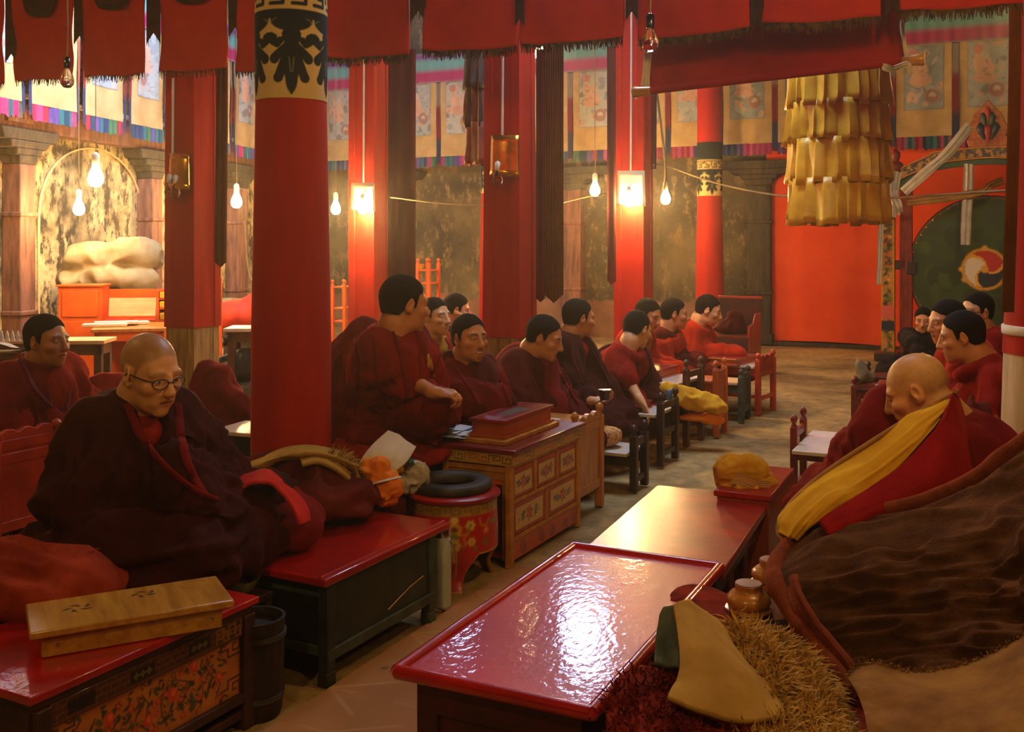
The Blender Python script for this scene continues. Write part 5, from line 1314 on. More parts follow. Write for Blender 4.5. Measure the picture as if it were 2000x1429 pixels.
# racks seen past the pillars
def rack(label, px, D, w, h, shelves, mat, rz=-ROW):
    q = P(px, HY, D); t = thing('shelf_rack', label, 'rack', Vector((q.x, q.y, 0)), rz)
    for x in (0, w):
        for y in (0, .25):
            o = obj('post', MB().box(x - .02, x + .02, y - .02, y + .02, 0, h), mat, t, bevel=.003); obj('finial', MB().lathe(FIN, 12, (x, y, h - .002)), mat, o, smooth=50)
    for zz in shelves: obj('shelf', MB().box(0, w, -.01, .26, zz - .02, zz), mat, t, bevel=.003)
    return t
rack('orange shelf rack seen between the round pillar and the lit lamp pillar', 650, 13.5, .19, .92, (.15, .45, .62, .9), bright_orange)
rack('tall orange rack with a yellow pot right of the maroon strip', 816, 13.5, .17, 1.2, (.5, .95, 1.12), bright_orange)
q = P(822, HY, 13.55); bowl('small yellow pot on the tall orange rack', Vector((q.x, q.y + .1, 1.122)), .04, .07, yellow_felt, name='flower_pot')
# red throne chest at the far end of the left row
q = P(1398, HY, 11.6); t = thing('throne_chest', 'large open red wooden box seat with an orange side panel, before the far round pillar', 'seat', Vector((q.x, q.y, 0)), -ROW)
obj('back_panel', MB().box(-.1, .38, .55, .58, 0, .82), dark_red_paint, t, bevel=.006); obj('top_rail', MB().box(-.12, .40, .54, .59, .82, .85), red_wood, t, bevel=.006)
obj('front_panel', MB().box(-.1, .38, 0, .025, 0, .42), dark_red_paint, t, bevel=.006); obj('seat_board', MB().box(-.1, .36, .0, .56, .40, .43), redbrown_wood, t)
obj('side_panel', MB().prism([(0, .05), (.58, .05), (.58, .66), (.34, .66), (.24, .56), (0, .54)], (.36, 0, 0), (0, 1, 0), (0, 0, 1), (1, 0, 0), .025), red_wood, t, bevel=.005)
f = Field((-.25, -.2, -.02), (.25, .2, .3), .014); f.ell((0, 0, .08), (.16, .13, .08), k=.04); f.ell((.05, .02, .17), (.1, .09, .09), k=.04); f.ell((-.08, -.03, .06), (.12, .1, .05), k=.03)
V, Q = f.mesh(); V += normals(V, Q) * (.014 * ridge(V * 11, 3))[:, None]
o = npobj('robe_heap', V, Q, robe_deep, loc=P(1428, HY, 11.8) + Vector((0, 0, .435 - EYE))); tag(o, 'dark robe heaped on the large red box seat', 'cloth')

# ------------------------------------------------------------------ the great drum in its frame
dr = thing('great_drum', 'huge green drum with a swirl emblem hanging in its painted frame', 'drum', (5.81, 12.5, 0), -ROW)
zc = 1.135; Rd = .905
RX = Matrix.Rotation(PI / 2, 3, 'X')
obj('drum_shell', MB().lathe([(Rd - .012, -.03), (Rd + .012, .0), (Rd + .02, -.12), (Rd + .02, -.35), (Rd, -.42), (0, -.42)], 72, (0, -.02, zc), R=RX), M('drum_shell_red', S(120, 30, 18), rough=.5, coat=.2), dr, smooth=50)
n = 150; cv = Canvas(2, 2, n, n, S(46, 62, 24))
rg = random.Random(8)
for k in range(60): 
    r_ = rg.uniform(0, .9); a = rg.uniform(0, 6.3); cv.ell(1 + r_*math.cos(a), 1 + r_*math.sin(a), rg.uniform(.08, .2), rg.uniform(.06, .15), rg.uniform(0, 3), rg.choice([S(52, 74, 22), S(40, 54, 24), S(34, 44, 22), S(66, 88, 26)]))
cv.A = (cv.A * .6 + .4 * np.array(S(46, 62, 24))); cv.noise(.5, 3.2, 4)
ex, ey, er = .96, 1.02, .285
cv.disc(ex, ey, er, S(206, 150, 40)); cv.disc(ex, ey, er - .035, S(36, 40, 44))
for a in (PI/2, PI/2 + 2*PI/3, PI/2 + 4*PI/3, PI): cv.disc(ex + er*math.cos(a), ey + er*math.sin(a), .035, S(206, 150, 40))
X, Y = cv.X - ex, cv.Y - ey; rr = np.hypot(X, Y); an = np.arctan2(Y, X) - rr * 5.5
sec = np.floor(((an + 1.2) % (2*PI)) / (2*PI/3)).astype(int); inn = rr < er - .04
for s_, col in enumerate((S(178, 40, 26), S(206, 196, 176), S(34, 40, 52))): cv.A[inn & (sec == s_)] = col
an2 = ((an + 1.2) % (2*PI/3)); cv.A[inn & (an2 < .28)] = S(216, 160, 60)
cv.disc(ex, ey, .05, S(206, 150, 50)); cv.m(-(rr2 := np.hypot(cv.X - 1, cv.Y - 1)) + .975, S(96, 70, 34))
def disc_map(X, Y):
    x, y = X - 1, Y - 1; m = np.maximum(np.abs(x), np.abs(y)); r = np.hypot(x, y) + 1e-9; k = m / r * Rd
    return np.stack([x * k, -.03 - .03 * (1 - m ** 2), zc + y * k], -1)
# sample the picture through the same square-to-disc map
x, y = cv.X - 1, cv.Y - 1; m = np.maximum(np.abs(x), np.abs(y)); r = np.hypot(x, y) + 1e-9; k = m / r
ix = np.clip(np.round((x * k + 1) / 2 * (n - 1)).astype(int), 0, n - 1); iy = np.clip(np.round((y * k + 1) / 2 * (n - 1)).astype(int), 0, n - 1)
cv.A = cv.A[ix, iy]
painted('drum_skin', cv, disc_map, drumskin_m, dr, smooth=180)
mb = MB()
for k in range(48): a = 2*PI*k/48; mb.lathe([(.012, 0), (.009, .01), (0, .013)], 6, (math.cos(a)*(Rd - .03), -.033, zc + math.sin(a)*(Rd - .03)), R=RX)
obj('skin_studs', mb, brass, dr)
def flo_canvas(w, h, nx, ny, seed, bg=S(176, 120, 40)):
    c = Canvas(w, h, nx, ny, bg); rg = random.Random(seed); N_ = int(h / .05)
    for k in range(N_):
        y = (k + .5) * h / N_; c.ell(w/2, y, w*.34, h/N_*.42, .3*math.sin(k*2), rg.choice([S(70, 84, 40), S(196, 110, 50), S(150, 130, 60), S(60, 76, 44), S(206, 140, 80)]))
        c.disc(w*(.3 + .4*rg.random()), y + .01, w*.14, rg.choice([S(206, 96, 80), S(120, 130, 60), S(226, 180, 90)])); c.leaf(w/2, y, w*.5, rg.uniform(0, 6), S(40, 56, 40))
    c.stroke([(0, 0), (0, h)], w*.14, S(206, 150, 40)); c.stroke([(w, 0), (w, h)], w*.14, S(206, 150, 40)); return c
for s in (-1, 1):
    x = s * 1.147
    p = obj('painted_post', MB().box(x - .08, x + .08, -.06, .08, 0, 2.2), yel, dr, bevel=.008)
    c = flo_canvas(.15, 2.1, 12, 160, 3 + s); c.rect(-1, 1, .34, .47, S(36, 44, 60)); c.rect(-1, 1, .5, .66, S(206, 90, 80)); c.rect(-1, 1, 1.75, 2.2, S(40, 46, 60))
    painted('painted_face', c, plane_map((x - .075, -.0615, .02), (1, 0, 0), (0, 0, 1)), painted_m, p)
    obj('red_post', MB().box(s*.934 - .075, s*.934 + .075, -.05, .05, 0, 2.15), redbrown_wood, dr, bevel=.008)
    obj('bracket', MB().box(min(s*.93, s*.82), max(s*.93, s*.82), -.06, .06, zc - .06, zc + .1).box(min(s*1.1, s*.93), max(s*1.1, s*.93), -.05, .05, zc + .0, zc + .12), dark_wood, dr, bevel=.006)
    obj('foot', MB().box(x - .14, x + .3*0 + .14, -.3, .3, 0, .1), dark_wood, dr, bevel=.01)
    obj('ball_finial', MB().lathe([(.03, 0), (.06, .02), (.03, .05), (.085, .1), (.1, .16), (.085, .22), (.04, .25), (.06, .3), (.055, .36), (.03, .38), (.015, .4), (0, .41)], 20, (s*1.06, 0, 2.26)), redbrown_wood, dr, smooth=60)
# arched cross beam: upper painted band, lower green valance
top = []; mid_ = []; low = []
for k in range(41):
    s = -1 + k / 20; x = s * 1.2; up = 2.62 - .42 * max(0, abs(s) - .48) / .52 * (1 + .25*math.sin(abs(s)*6)) if abs(s) > .48 else 2.62 + .02*math.cos(s*6)
    top.append((x, up)); mid_.append((x, up - .13)); low.append((x, up - .21 - .12 * max(0, abs(s) - .35)))
obj('cross_beam', MB().prism(top + mid_[::-1], (0, -.06, 0), (1, 0, 0), (0, 0, 1), (0, 1, 0), .12), M('navy_gold_paint', S(60, 58, 66), rough=.5, col2=S(176, 130, 60), nsc=16, nmix=(.44, .52)), dr, bevel=.006)
obj('green_valance', MB().prism(mid_ + low[::-1], (0, -.04, 0), (1, 0, 0), (0, 0, 1), (0, 1, 0), .06), M('frame_green', S(56, 84, 62), rough=.5, col2=S(44, 66, 50)), dr)
obj('gold_moulding', MB().tube([(x, -.06, z) for x, z in mid_], .012, 6), yel, dr, smooth=60)
obj('gold_moulding', MB().tube([(x, -.06, z) for x, z in top], .012, 6), yel, dr, smooth=60)
# flaming jewel crest
cr = obj('crest', MB().prism([(-.2, 0), (-.24, .1), (-.2, .16), (-.25, .24), (-.19, .32), (-.16, .42), (-.08, .5), (0, .6), (.08, .5), (.16, .42), (.19, .32), (.25, .24), (.2, .16), (.24, .1), (.2, 0)], (.0, -.03, 2.62), (1, 0, 0), (0, 0, 1), (0, 1, 0), .05), M('crest_rust', S(150, 60, 28), rough=.5, col2=S(190, 110, 40), nsc=20), dr, bevel=.01)
for x, z, r1, m_ in ((0, 2.84, .055, M('jewel_red', S(190, 60, 60), rough=.35)), (-.085, 2.86, .05, M('jewel_blue', S(50, 66, 84), rough=.35)), (.085, 2.86, .05, M('jewel_blue', (0, 0, 0))), (-.05, 2.98, .042, M('jewel_green', S(56, 84, 70), rough=.35)), (.05, 2.98, .042, M('jewel_green', (0, 0, 0))), (0, 3.05, .04, M('jewel_red', (0, 0, 0)))):
    obj('jewel', MB().tube([(x*.4, -.05, z - .13), (x*.8, -.05, z - .04), (x, -.05, z + .03), (x*1.02, -.05, z + .08)], [.012, r1*.8, r1, .012], 10), m_, cr, smooth=70)
Dd = 12.3
scarf('silk_scarf', [(1893, 320, 12.35), (1892, 370, 12.3), (1888, 420, 12.2), (1886, 478, 12.2)], .13, 'white silk scarf hanging straight down before the great drum', seed=4)
scarf('silk_scarf', [(1895, 245, 12.4), (1850, 300, 12.3), (1810, 335, 12.3), (1765, 375, 12.4)], .12, 'white silk scarf stretched slanting from the crest of the drum frame', seed=5)
for k in range(3): scarf('silk_scarf', [(1752, 335, 12.75), (1748 - 3*k, 370, 12.7), (1744 + 5*k, 400, 12.65 - .03*k), (1742 + 7*k, 424 - 4*k, 12.65)], .10, 'one of the bunched white scarves knotted on the left post of the drum frame', seed=6 + k, wob=.03)['group'] = 'scarves bunched on the drum post'
scarf('silk_scarf', [(1722, 420, 12.9), (1719, 470, 12.9), (1718, 520, 12.9), (1716, 555, 12.9)], .07, 'thin pale scarf hanging along the left edge of the painted drum post', seed=9)
scarf('yellow_scarf', [(1960, 352, 12.2), (1935, 362, 12.15), (1925, 372, 12.15), (1900, 378, 12.2), (1840, 388, 12.3), (1772, 396, 12.4)], .09, 'ochre scarf slung over the top of the great drum', M('ochre_silk', S(176, 130, 50), rough=.5, col2=S(140, 96, 36)), seed=10)
# ------------------------------------------------------------------ people
def rotm(fwd, roll=0.):
    f = Vector(fwd).normalized(); r = f.cross(Vector((0, 0, 1))).normalized(); u = r.cross(f)
    M3 = Matrix((r, f, u)).transposed()
    return M3 @ Matrix.Rotation(roll, 3, 'Y')
def head_prims(Fd, c, R, s, age=0, mouth=0):
    """c: head centre, R: 3x3 head axes (x right, y face, z up) in body space, s: scale"""
    Rn = np.array(R); T = lambda p: np.array(c) + Rn @ (np.array(p) * s)
    E = lambda p, r, k=.02, sub=False, A=None: Fd.ell(T(p), np.array(r) * s, Rn if A is None else Rn @ np.array(A), k * s, sub)
    C = lambda a, b, ra, rb, k=.02: Fd.cone(T(a), T(b), ra * s, rb * s, k * s)
    E((0, -.018, .032), (.076, .097, .087)); E((0, .028, -.025), (.063, .066, .085), .03)
    E((0, .032, -.078), (.050, .052, .038), .03); E((0, .076, -.103), (.021, .016, .017), .025)
    for q in (-1, 1):
        E((q*.042, .06, -.026), (.026, .026, .021), .02)
        E((q*.03, .074, .021), (.028, .0135, .012), .018)
        E((q*.032, .097, .003), (.017, .012, .011), .012, True)
        E((q*.031, .0775, .001), (.0165, .0125, .0115), .003)
        E((q*.0105, .102, -.036), (.009, .010, .008), .008)
        A = Matrix.Rotation(q * -.35, 3, 'Z') @ Matrix.Rotation(-.2, 3, 'X')
        E((q*.077, -.012, -.005), (.008, .019, .032), .006, A=A); E((q*.082, -.008, .0), (.005, .009, .016), .006, True, A=A); E((q*.074, -.004, -.032), (.007, .008, .01), .006)
        if age: C((q*.026, .09, -.042), (q*.034, .075, -.075), .006, .006, .012)
    C((0, .089, .012), (0, .113, -.031), .008, .0125, .014)
    E((0, .072, -.063), (.034, .024, .026), .02)
    E((0, .0925, -.0615), (.022, .009, .0055), .005); E((0, .090, -.0725), (.018, .009, .0065), .005)
    E((0, .101, -.0665), (.021 + .006*mouth, .008, .0018 + .004*mouth), .003, True)
    C((0, -.03, -.06), (0, -.045, -.15), .053, .057, .03)
SKIN = {'a': S(214, 152, 96), 'b': S(196, 130, 78), 'c': S(218, 160, 106), 'd': S(178, 112, 64)}
def hairline(y, recede):
    return np.interp(y, (-.13, -.085, -.05, -.03, -.012, .0, .012, .022, .03, .042, .056, .07, .11), (-.052, -.055, -.052, -.03, .02, .012, -.012, -.012, .035, .048, .052, .074, .08)) + recede * np.clip((y - .03) / .06, 0, 1) * .06
def face_cols(V, c, R, s, skin, brow=1., lid=1, tache=0, scalp=None, recede=0., mouth=0):
    q = (V - np.array(c)) @ np.array(R) / s; sk = np.array(SKIN[skin]); C = np.tile(sk, (len(V), 1))
    C *= (1 + .16 * fbm(V * 26, 3) + .07 * fbm(V * 90, 5))[:, None]
    def put(sd, soft, col, amt=1.):
        t = np.clip(.5 - sd / soft, 0, 1)[:, None] * amt; C[:] = C * (1 - t) + np.array(col) * t
    x, y, z = q.T; ax = np.abs(x); fr = y > .05
    if scalp is not None:
        ear = (ax > .069) & (np.abs(y + .010) < .024) & (z < .03)
        t = np.clip((z - hairline(y, recede) + .006 * vn(V * 60, 4)) / .02 + .5, 0, 1) * scalp[1] * ~ear; C[:] = C * (1 - t[:, None]) + np.array(scalp[0]) * t[:, None] * (1 + .25 * vn(V * 180, 8)[:, None])
    lip = np.sqrt((x / .024) ** 2 + ((z + .0668) / .0105) ** 2) - 1; put(np.where(fr, lip, 9), .5, np.array(S(150, 74, 56)), .8)
    put(np.where(y > .085, np.maximum(np.abs(z + .0665) - .0016, ax - .021), 9) * 300, .6, S(70, 30, 24), .9)
    if mouth: put(np.where(y > .08, np.maximum(np.abs(z + .0665) - .0036, ax - .0175), 9) * 300, .5, S(226, 210, 184)); put(np.where(y > .08, np.maximum(np.abs(z + .0715) - .0012, ax - .018), 9) * 300, .4, S(90, 40, 30))
    cheek = np.sqrt((np.maximum(0, ax - .0) - .042) ** 2 / .02 ** 2 + (z + .03) ** 2 / .018 ** 2) - 1; put(np.where(fr, cheek, 9), 1.2, np.array(S(176, 88, 58)), .35)
    br = np.maximum(np.abs(z - .0265 + (ax - .034) ** 2 * 9) - .005, np.abs(ax - .033) - .022); put(np.where(y > .05, br, 9) * 300, 1.6, S(36, 24, 18), .85 * brow)
    ey = np.sqrt(((ax - .0315) / .0145) ** 2 + ((z - .0005) / .0040) ** 2) - 1; put(np.where(y > .066, ey, 9), .25, S(196, 174, 150))
    ir = np.sqrt(((ax - .0315) / .0062) ** 2 + ((z - .0005) / .0062) ** 2) - 1; put(np.where((y > .066), np.maximum(ir, ey), 9), .25, S(18, 12, 10))
    ln = np.abs(np.sqrt(((ax - .0315) / .0155) ** 2 + ((z - .001) / .0052) ** 2) - 1) - .13; put(np.where((y > .064) & (z > -.002), ln, 9), .3, S(40, 24, 18), .9)
    if tache: put(np.where(y > .075, np.maximum(np.abs(z + .0535) - .0035, ax - .026), 9) * 300, 1.4, S(40, 28, 22), .7)
    if tache > 1: put(np.where(y > .06, np.sqrt((x / .018) ** 2 + ((z + .098) / .012) ** 2) - 1, 9), .6, S(40, 28, 22), .5)
    return np.clip(C, 0, 1)
def hair_mesh(c, R, s, h, kind, parent, mat, recede=0., thick=.0065):
    Rn = np.array(R); c = np.array(c)
    F_ = Field(c - .15 * s, c + .16 * s, h)
    X = np.stack(np.meshgrid(*F_.ax, indexing='ij'), -1); q = (X - c) @ Rn / s; x, y, z = q[..., 0], q[..., 1], q[..., 2]
    line = hairline(y, recede) + .004 * vn(X.reshape(-1, 3) * 75, 3).reshape(y.shape) + .002 * vn(X.reshape(-1, 3) * 190, 5).reshape(y.shape)
    tp = np.clip((z - line) / .02, 0, 1) ** .5; th = thick * (.25 + .75 * tp) + .0012 * vn(X.reshape(-1, 3) * 110, 9).reshape(y.shape)
    T = lambda p, r: (lambda k0, k1: k0 * (k0 - 1) / (k1 + 1e-9))(np.sqrt(((x - p[0]) / r[0]) ** 2 + ((y - p[1]) / r[1]) ** 2 + ((z - p[2]) / r[2]) ** 2), np.sqrt(((x - p[0]) / r[0] ** 2) ** 2 + ((y - p[1]) / r[1] ** 2) ** 2 + ((z - p[2]) / r[2] ** 2) ** 2))
    d1 = T((0, -.018, .032), (.076, .097, .087)); d2 = T((0, -.043, -.03), (.058, .052, .056)); d3 = T((0, .028, -.025), (.063, .066, .085))
    k = .03; hh = np.clip(k - np.abs(d1 - d2), 0, None) / k; d = np.minimum(d1, d2) - hh * hh * k / 4
    k = .025; hh = np.clip(k - np.abs(d - d3), 0, None) / k; d = np.minimum(d, d3) - hh * hh * k / 4
    f = np.maximum(d - th, line - z) * s
    V, Q = F_.mesh(f.astype(np.float32))
    if len(V) == 0: return None
    return npobj('hair', V, Q, mat, parent)
def add_hand(Fd, w, d, pn, curl, side, s=1.0, spread=.0):
    """five separate fingers: w wrist, d pointing direction, pn palm normal (the side the fingers close to)"""
    w = np.array(w, float); d = np.array(d, float); d /= np.linalg.norm(d); pn = np.array(pn, float); pn -= d * (pn @ d); pn /= np.linalg.norm(pn); l = np.cross(d, pn) * side
    A = np.stack([l, d, pn], 1)
    Fd.ell(w + d*.05*s, np.array((.04, .052, .016)) * s, A, .012); Fd.cone(w - d*.02, w + d*.03*s, .026*s, .024*s, .015)
    L = [(.036, .026, .02), (.042, .029, .022), (.039, .027, .021), (.03, .02, .018)]
    for k in range(4):
        p = w + d * (.088 - .006 * abs(k - 1.3)) * s + l * (.0285 - .019 * k) * s; a = curl * .55; dd = d + l * spread * (1.5 - k) * .2
        for j, ln in enumerate(L[k]):
            v = dd * math.cos(a) + pn * math.sin(a); q = p + v * ln * s
            Fd.cone(p, q, (.0092 - .0009 * j) * s, (.0084 - .0009 * j) * s, .005); p = q; a += curl * (.85 if j == 0 else .6)
    p = w + d*.025*s + l*.03*s; v = d * .7 + l * .6 + pn * (.2 + .3 * curl); v /= np.linalg.norm(v); q = p + v*.036*s; Fd.cone(p, q, .012*s, .0098*s, .01)
    v2 = d * .9 + l * .1 + pn * (.3 + .5 * curl); v2 /= np.linalg.norm(v2); Fd.cone(q, q + v2*.032*s, .0096*s, .0078*s, .006)
NP = [0]
SCALP = {'black_hair': (S(52, 34, 24), .9), 'grey_stubble': (S(120, 84, 48), .6), 'silver_stubble': (S(186, 146, 88), .55)}
from mathutils.bvhtree import BVHTree
def drape(t, part, paths, r, mat, name, off=.004, flat=.6, n=40):
    """a hem lying on a garment: follows the garment's surface"""
    o = [c for c in t.children if c.name.split('.')[0] == part][0]; Mw = Matrix.Translation(t.location) @ Matrix.Rotation(t.rotation_euler.z, 4, 'Z'); Mi = Mw.inverted()
    me = o.data; bv = BVHTree.FromPolygons([v.co for v in me.vertices], [p.vertices for p in me.polygons]); e = Mi @ Vector((0, 0, EYE))
    for pts in paths:
        q = catmull(np.array([(a, b, 0.) for a, b in pts]), n); hit = []
        for a, b, _ in q:
            d = (Mi @ P(a, b, 10.) - e).normalized(); h = bv.ray_cast(e, d)
            if h[0] is not None: hit.append(h[0] + h[1] * off)
        if len(hit) > 4:
            H_ = np.array([list(h) for h in hit]); H_[1:-1] = (H_[:-2] + 2*H_[1:-1] + H_[2:]) / 4
            obj(name, MB().tube([Vector(h) for h in H_], r, 8, flat=flat), mat, t, smooth=80)
def person(label, base, facing, head, hdir, robe_m, hair=dark_hair, skin='a', hs=1.0, style='shawl', roll=0., collar=None, shirt=None, vneck=0, arms=(), extra=(), shawl=None, glasses=None, recede=0., h=None, hb=None, fold=.013, age=0, brow=1., mouth=0, tache=0, knees=None, wide=1.0, sh_off=(0, 0, 0), carve=(), legs=True, group=None, seed=None, hump=0):
    NP[0] += 1; seed = seed or NP[0] * 11
    base = Vector(base); f = Vector((facing[0], facing[1], 0)).normalized(); th = math.atan2(-f.x, f.y)
    t = thing('person', label, 'person', base, th, group)
    Rb = Matrix.Rotation(th, 3, 'Z'); inv = Rb.transposed()
    L_ = lambda w: inv @ (Vector(w) - base)
    D = head[2]; hc = L_(P(*head)); R = inv @ rotm(hdir, roll); Rn = np.array(R); hcn = np.array(hc)
    hh = h or (.0042 if D < 4.2 else .005 if D < 6 else .0068); rb_ = hb or (.0125 if D < 5.6 else .017)
    nk = hcn + Rn @ (np.array((0, -.045, -.135)) * hs)
    sh = np.array((nk[0] * .85, nk[1] - .03, nk[2] - .022)) + np.array(sh_off)
    wd = wide; SH = [sh + np.array((q * .165 * wd, -.0, -.03)) for q in (-1, 1)]
    # ---- body: head, neck, chest and any bare arm as one surface
    pts = [hcn - .15 * hs, hcn + .15 * hs, sh - .14, sh + .12]
    AR = []
    for a in arms:
        e = np.array(L_(P(*a['elbow']))); w = np.array(L_(P(*a['wrist']))); AR.append((a, e, w)); pts += [e - .09, e + .09, w - .17, w + .17, SH[0] - .1, SH[1] + .1]
    lo, hi = np.min(pts, 0), np.max(pts, 0)
    B = Field(lo, hi, hh)
    head_prims(B, hcn, R, hs, age, mouth)
    B.cone(nk + np.array((0, 0, .05)), sh, .056 * hs, .075, .04); B.ell(sh - np.array((0, 0, .02)), (.15, .085, .07), None, .04)
    for a, e, w in AR:
        k = 1 if a.get('side', 1) > 0 else 0; s0 = SH[k]
        B.ell(s0, .055, None, .04); B.cone(s0, e, .048, .04, .03); B.cone(e, w, .04, .027, .02)
        if 'hand' in a:
            d, pn, curl = a['hand']; add_hand(B, w, inv @ Vector(d), inv @ Vector(pn), curl, a.get('thumb', 1), 1.0)
    V, Q = B.mesh(); npobj('body', V, Q, skin_m, t, cols=face_cols(V, hcn, R, hs, skin, brow, tache=tache, mouth=mouth, recede=recede, scalp=SCALP.get(hair.name if hair else '', None)))
    if hair is dark_hair: hair_mesh(hcn, R, hs, max(hh, .0045), 0, t, hair, recede, thick=.0062)
    # ---- clothing
    kn = [np.array(k) for k in knees] if knees else [np.array((-.33, .25, .09)), np.array((.33, .25, .09))]
    lo = np.array((-.62, -.42, -.14)); hi = np.array((.62, .72, 0)); hi[2] = sh[2] + .2
    lo = np.minimum(lo, sh - .36); hi = np.maximum(hi, sh + np.array((.36, .32, .2)))
    ex = []
    for (p0, p1, r0, r1, *kk) in extra:
        a_ = np.array(L_(P(*p0))); b_ = np.array(L_(P(*p1))); ex.append((a_, b_, r0, r1, kk[0] if kk else .06)); lo = np.minimum(lo, np.minimum(a_, b_) - max(r0, r1) - .06); hi = np.maximum(hi, np.maximum(a_, b_) + max(r0, r1) + .06)
    for a, e, w in AR: lo = np.minimum(lo, e - .15); hi = np.maximum(hi, e + .15)
    G = Field(lo, hi, rb_)
    pel = np.array((0, -.02, .12)); md = (pel + sh) / 2 + np.array((0, -.03, 0))
    G.ell(pel + np.array((0, 0, -.02)), (.22 * wd, .18, .15), None, .08)
    G.cone(pel, md, .165 * wd, .155 * wd, .08); G.cone(md, sh - np.array((0, 0, .09)), .155 * wd, .145 * wd, .08)
    G.ell(sh - np.array((0, 0, .07)), (.205 * wd, .115, .10), None, .06); G.ell(sh - np.array((0, .03, .14)), (.19 * wd, .13, .14), None, .06)
    if hump: G.ell(sh + np.array((0, -.07, -.04)), (.16, .1, .1), None, .06)
    for k, q in enumerate((-1, 1)):
        bare = [a for a in AR if (1 if a[0].get('side', 1) > 0 else 0) == k]
        s0 = SH[k]
        if bare:
            a, e, w = bare[0]; cov = a.get('sleeve', .0); G.ell(s0, .075, None, .05)
            if cov > 0:
                e1 = s0 + (e - s0) * min(1, cov); G.cone(s0, e1, .082, .078, .04)
                if cov > 1: G.cone(e, e + (w - e) * (cov - 1), .078, .066, .03)
        else:
            el = s0 + np.array((q * .075 * wd, .03, -.24)); wr = np.array((q * .07, .25, .2))
            r = 1.35 if style == 'cloak' else 1.0
            G.cone(s0, el, .075 * r, .078 * r, .05); G.cone(el, wr, .076 * r, .065 * r, .05)
        if legs:
            G.cone((q * .1, .03, .09), kn[k], .125, .095, .07); G.cone(kn[k], (-q * .06, .36, .06), .09, .07, .06)
    if legs: G.ell((0, .17, .035), (.40 * wd, .34, .075), None, .06)
    if style == 'cloak':
        G.cone(sh - np.array((0, .02, .1)), (0, .03, .12), .17 * wd, .31 * wd, .1); G.ell((0, .05, .06), (.46 * wd, .38, .1), None, .08)
    for a_, b_, r0, r1, k_ in ex: G.cone(a_, b_, r0, r1, k_)
    # collar roll round the neck
    cb = nk + np.array((0, -.005, -.0)); ring = []
    for j in range(13):
        a = 2*PI*j/12; ring.append(cb + np.array((.088 * math.sin(a), .085 * math.cos(a) + .004, -.018 - .055 * max(0, math.cos(a)) + .035 * max(0, -math.cos(a)))))
    for j in range(12): G.cone(ring[j], ring[j+1], .028, .028, .018)
    base_f = G.f.copy()
    if shirt is not None and vneck:
        G.ell(sh + np.array((vneck * .02, .15, -.06)), (.05, .10, .17), None, .02, True)
    for (p0, p1, r0, r1) in carve: G.cone(L_(P(*p0)), L_(P(*p1)), r0, r1, .02, True)
    def folds(V, Q, amp, sd):
        N = normals(V, Q); z = V[:, 2]; zt = sh[2]
        wv = np.stack([fbm(V * 3.1, sd, 2), fbm(V * 3.1 + 9, sd, 2), fbm(V * 3.1 + 19, sd, 2)], 1) * .06
        p = V + wv
        up = ridge(p * np.array((8.5, 8.5, 2.2)) + sd, sd) + .55 * ridge(p * np.array((17, 17, 4.5)) + sd, sd + 1) + .25 * ridge(p * np.array((34, 34, 9)) + sd, sd + 4)
        dn = ridge(p * np.array((4.5, 4.5, 12)) + sd, sd + 2) + .55 * ridge(p * np.array((9, 9, 22)), sd + 3) + .25 * ridge(p * np.array((20, 20, 40)), sd + 5)
        k = np.clip((z - .12) / .2, 0, 1); m = np.clip((zt + .02 - z) / .12, .15, 1)
        d = (2.2 if D < 6.5 else 1.6) * amp * (up * k + dn * (1 - k) - .25) * m
        V = V + N * d[:, None]; return V
    V, Q = G.mesh(); V = folds(V, Q, fold, seed)
    npobj('robe', V, Q, robe_m, t)
    if shirt is not None and vneck:
        g2 = Field(sh - np.array((.2, .18, .3)), sh + np.array((.2, .22, .16)), rb_); g2.ell(sh - np.array((0, -.0, .08)), (.185 * wd, .118, .17), None, .02)
        for j in range(12): g2.cone(ring[j] - np.array((0, 0, .012)), ring[j+1] - np.array((0, 0, .012)), .024, .024, .03)
        v2, q2 = g2.mesh(); npobj('shirt', folds(v2, q2, .004, seed + 5), q2, shirt, t)
    if shawl is not None:
        smat, p0_, nrm, hw, off = shawl     # band of cloth laid over the robe: |n.(p - p0)| < hw
        X = np.stack(np.meshgrid(*G.ax, indexing='ij'), -1); pc = sh + np.array(p0_); nn = np.array(nrm, float); nn /= np.linalg.norm(nn)
        dd = np.abs((X - pc) @ nn + .02 * np.sin(X[..., 1] * 9)) - hw
        f2 = np.maximum(np.maximum(base_f - off, dd), -(base_f + .03)); f2 = np.maximum(f2, .1 - X[..., 2])
        f2 = np.maximum(f2, X[..., 2] - (sh[2] + .09))
        v3, q3 = G.mesh(f2)
        if len(v3): npobj('shawl', folds(v3, q3, fold * .8, seed + 9), q3, smat, t)
    if glasses:
        mb = MB(); hv = Vector(hcn); g = lambda x, y, z: hv + R @ (Vector((x, y, z)) * hs)
        for q in (-1, 1):
            pr = [g(q*.034 + .023*math.cos(a)*1.12, .103 - .010*abs(math.cos(a))*(1 if math.cos(a)*q > 0 else 0), -.002 + .0165*math.sin(a)) for a in np.linspace(0, 2*PI, 21)[:-1]]
            mb.tube(pr, .0022, 6, closed=True); mb.tube([g(q*.06, .093, .004), g(q*.074, .05, .004), g(q*.08, -.005, .004), g(q*.079, -.02, -.008)], .0022, 6)
        mb.tube([g(-.011, .106, .002), g(0, .109, .005), g(.011, .106, .002)], .0022, 6)
        go = obj('glasses', mb, glasses, t, smooth=60)
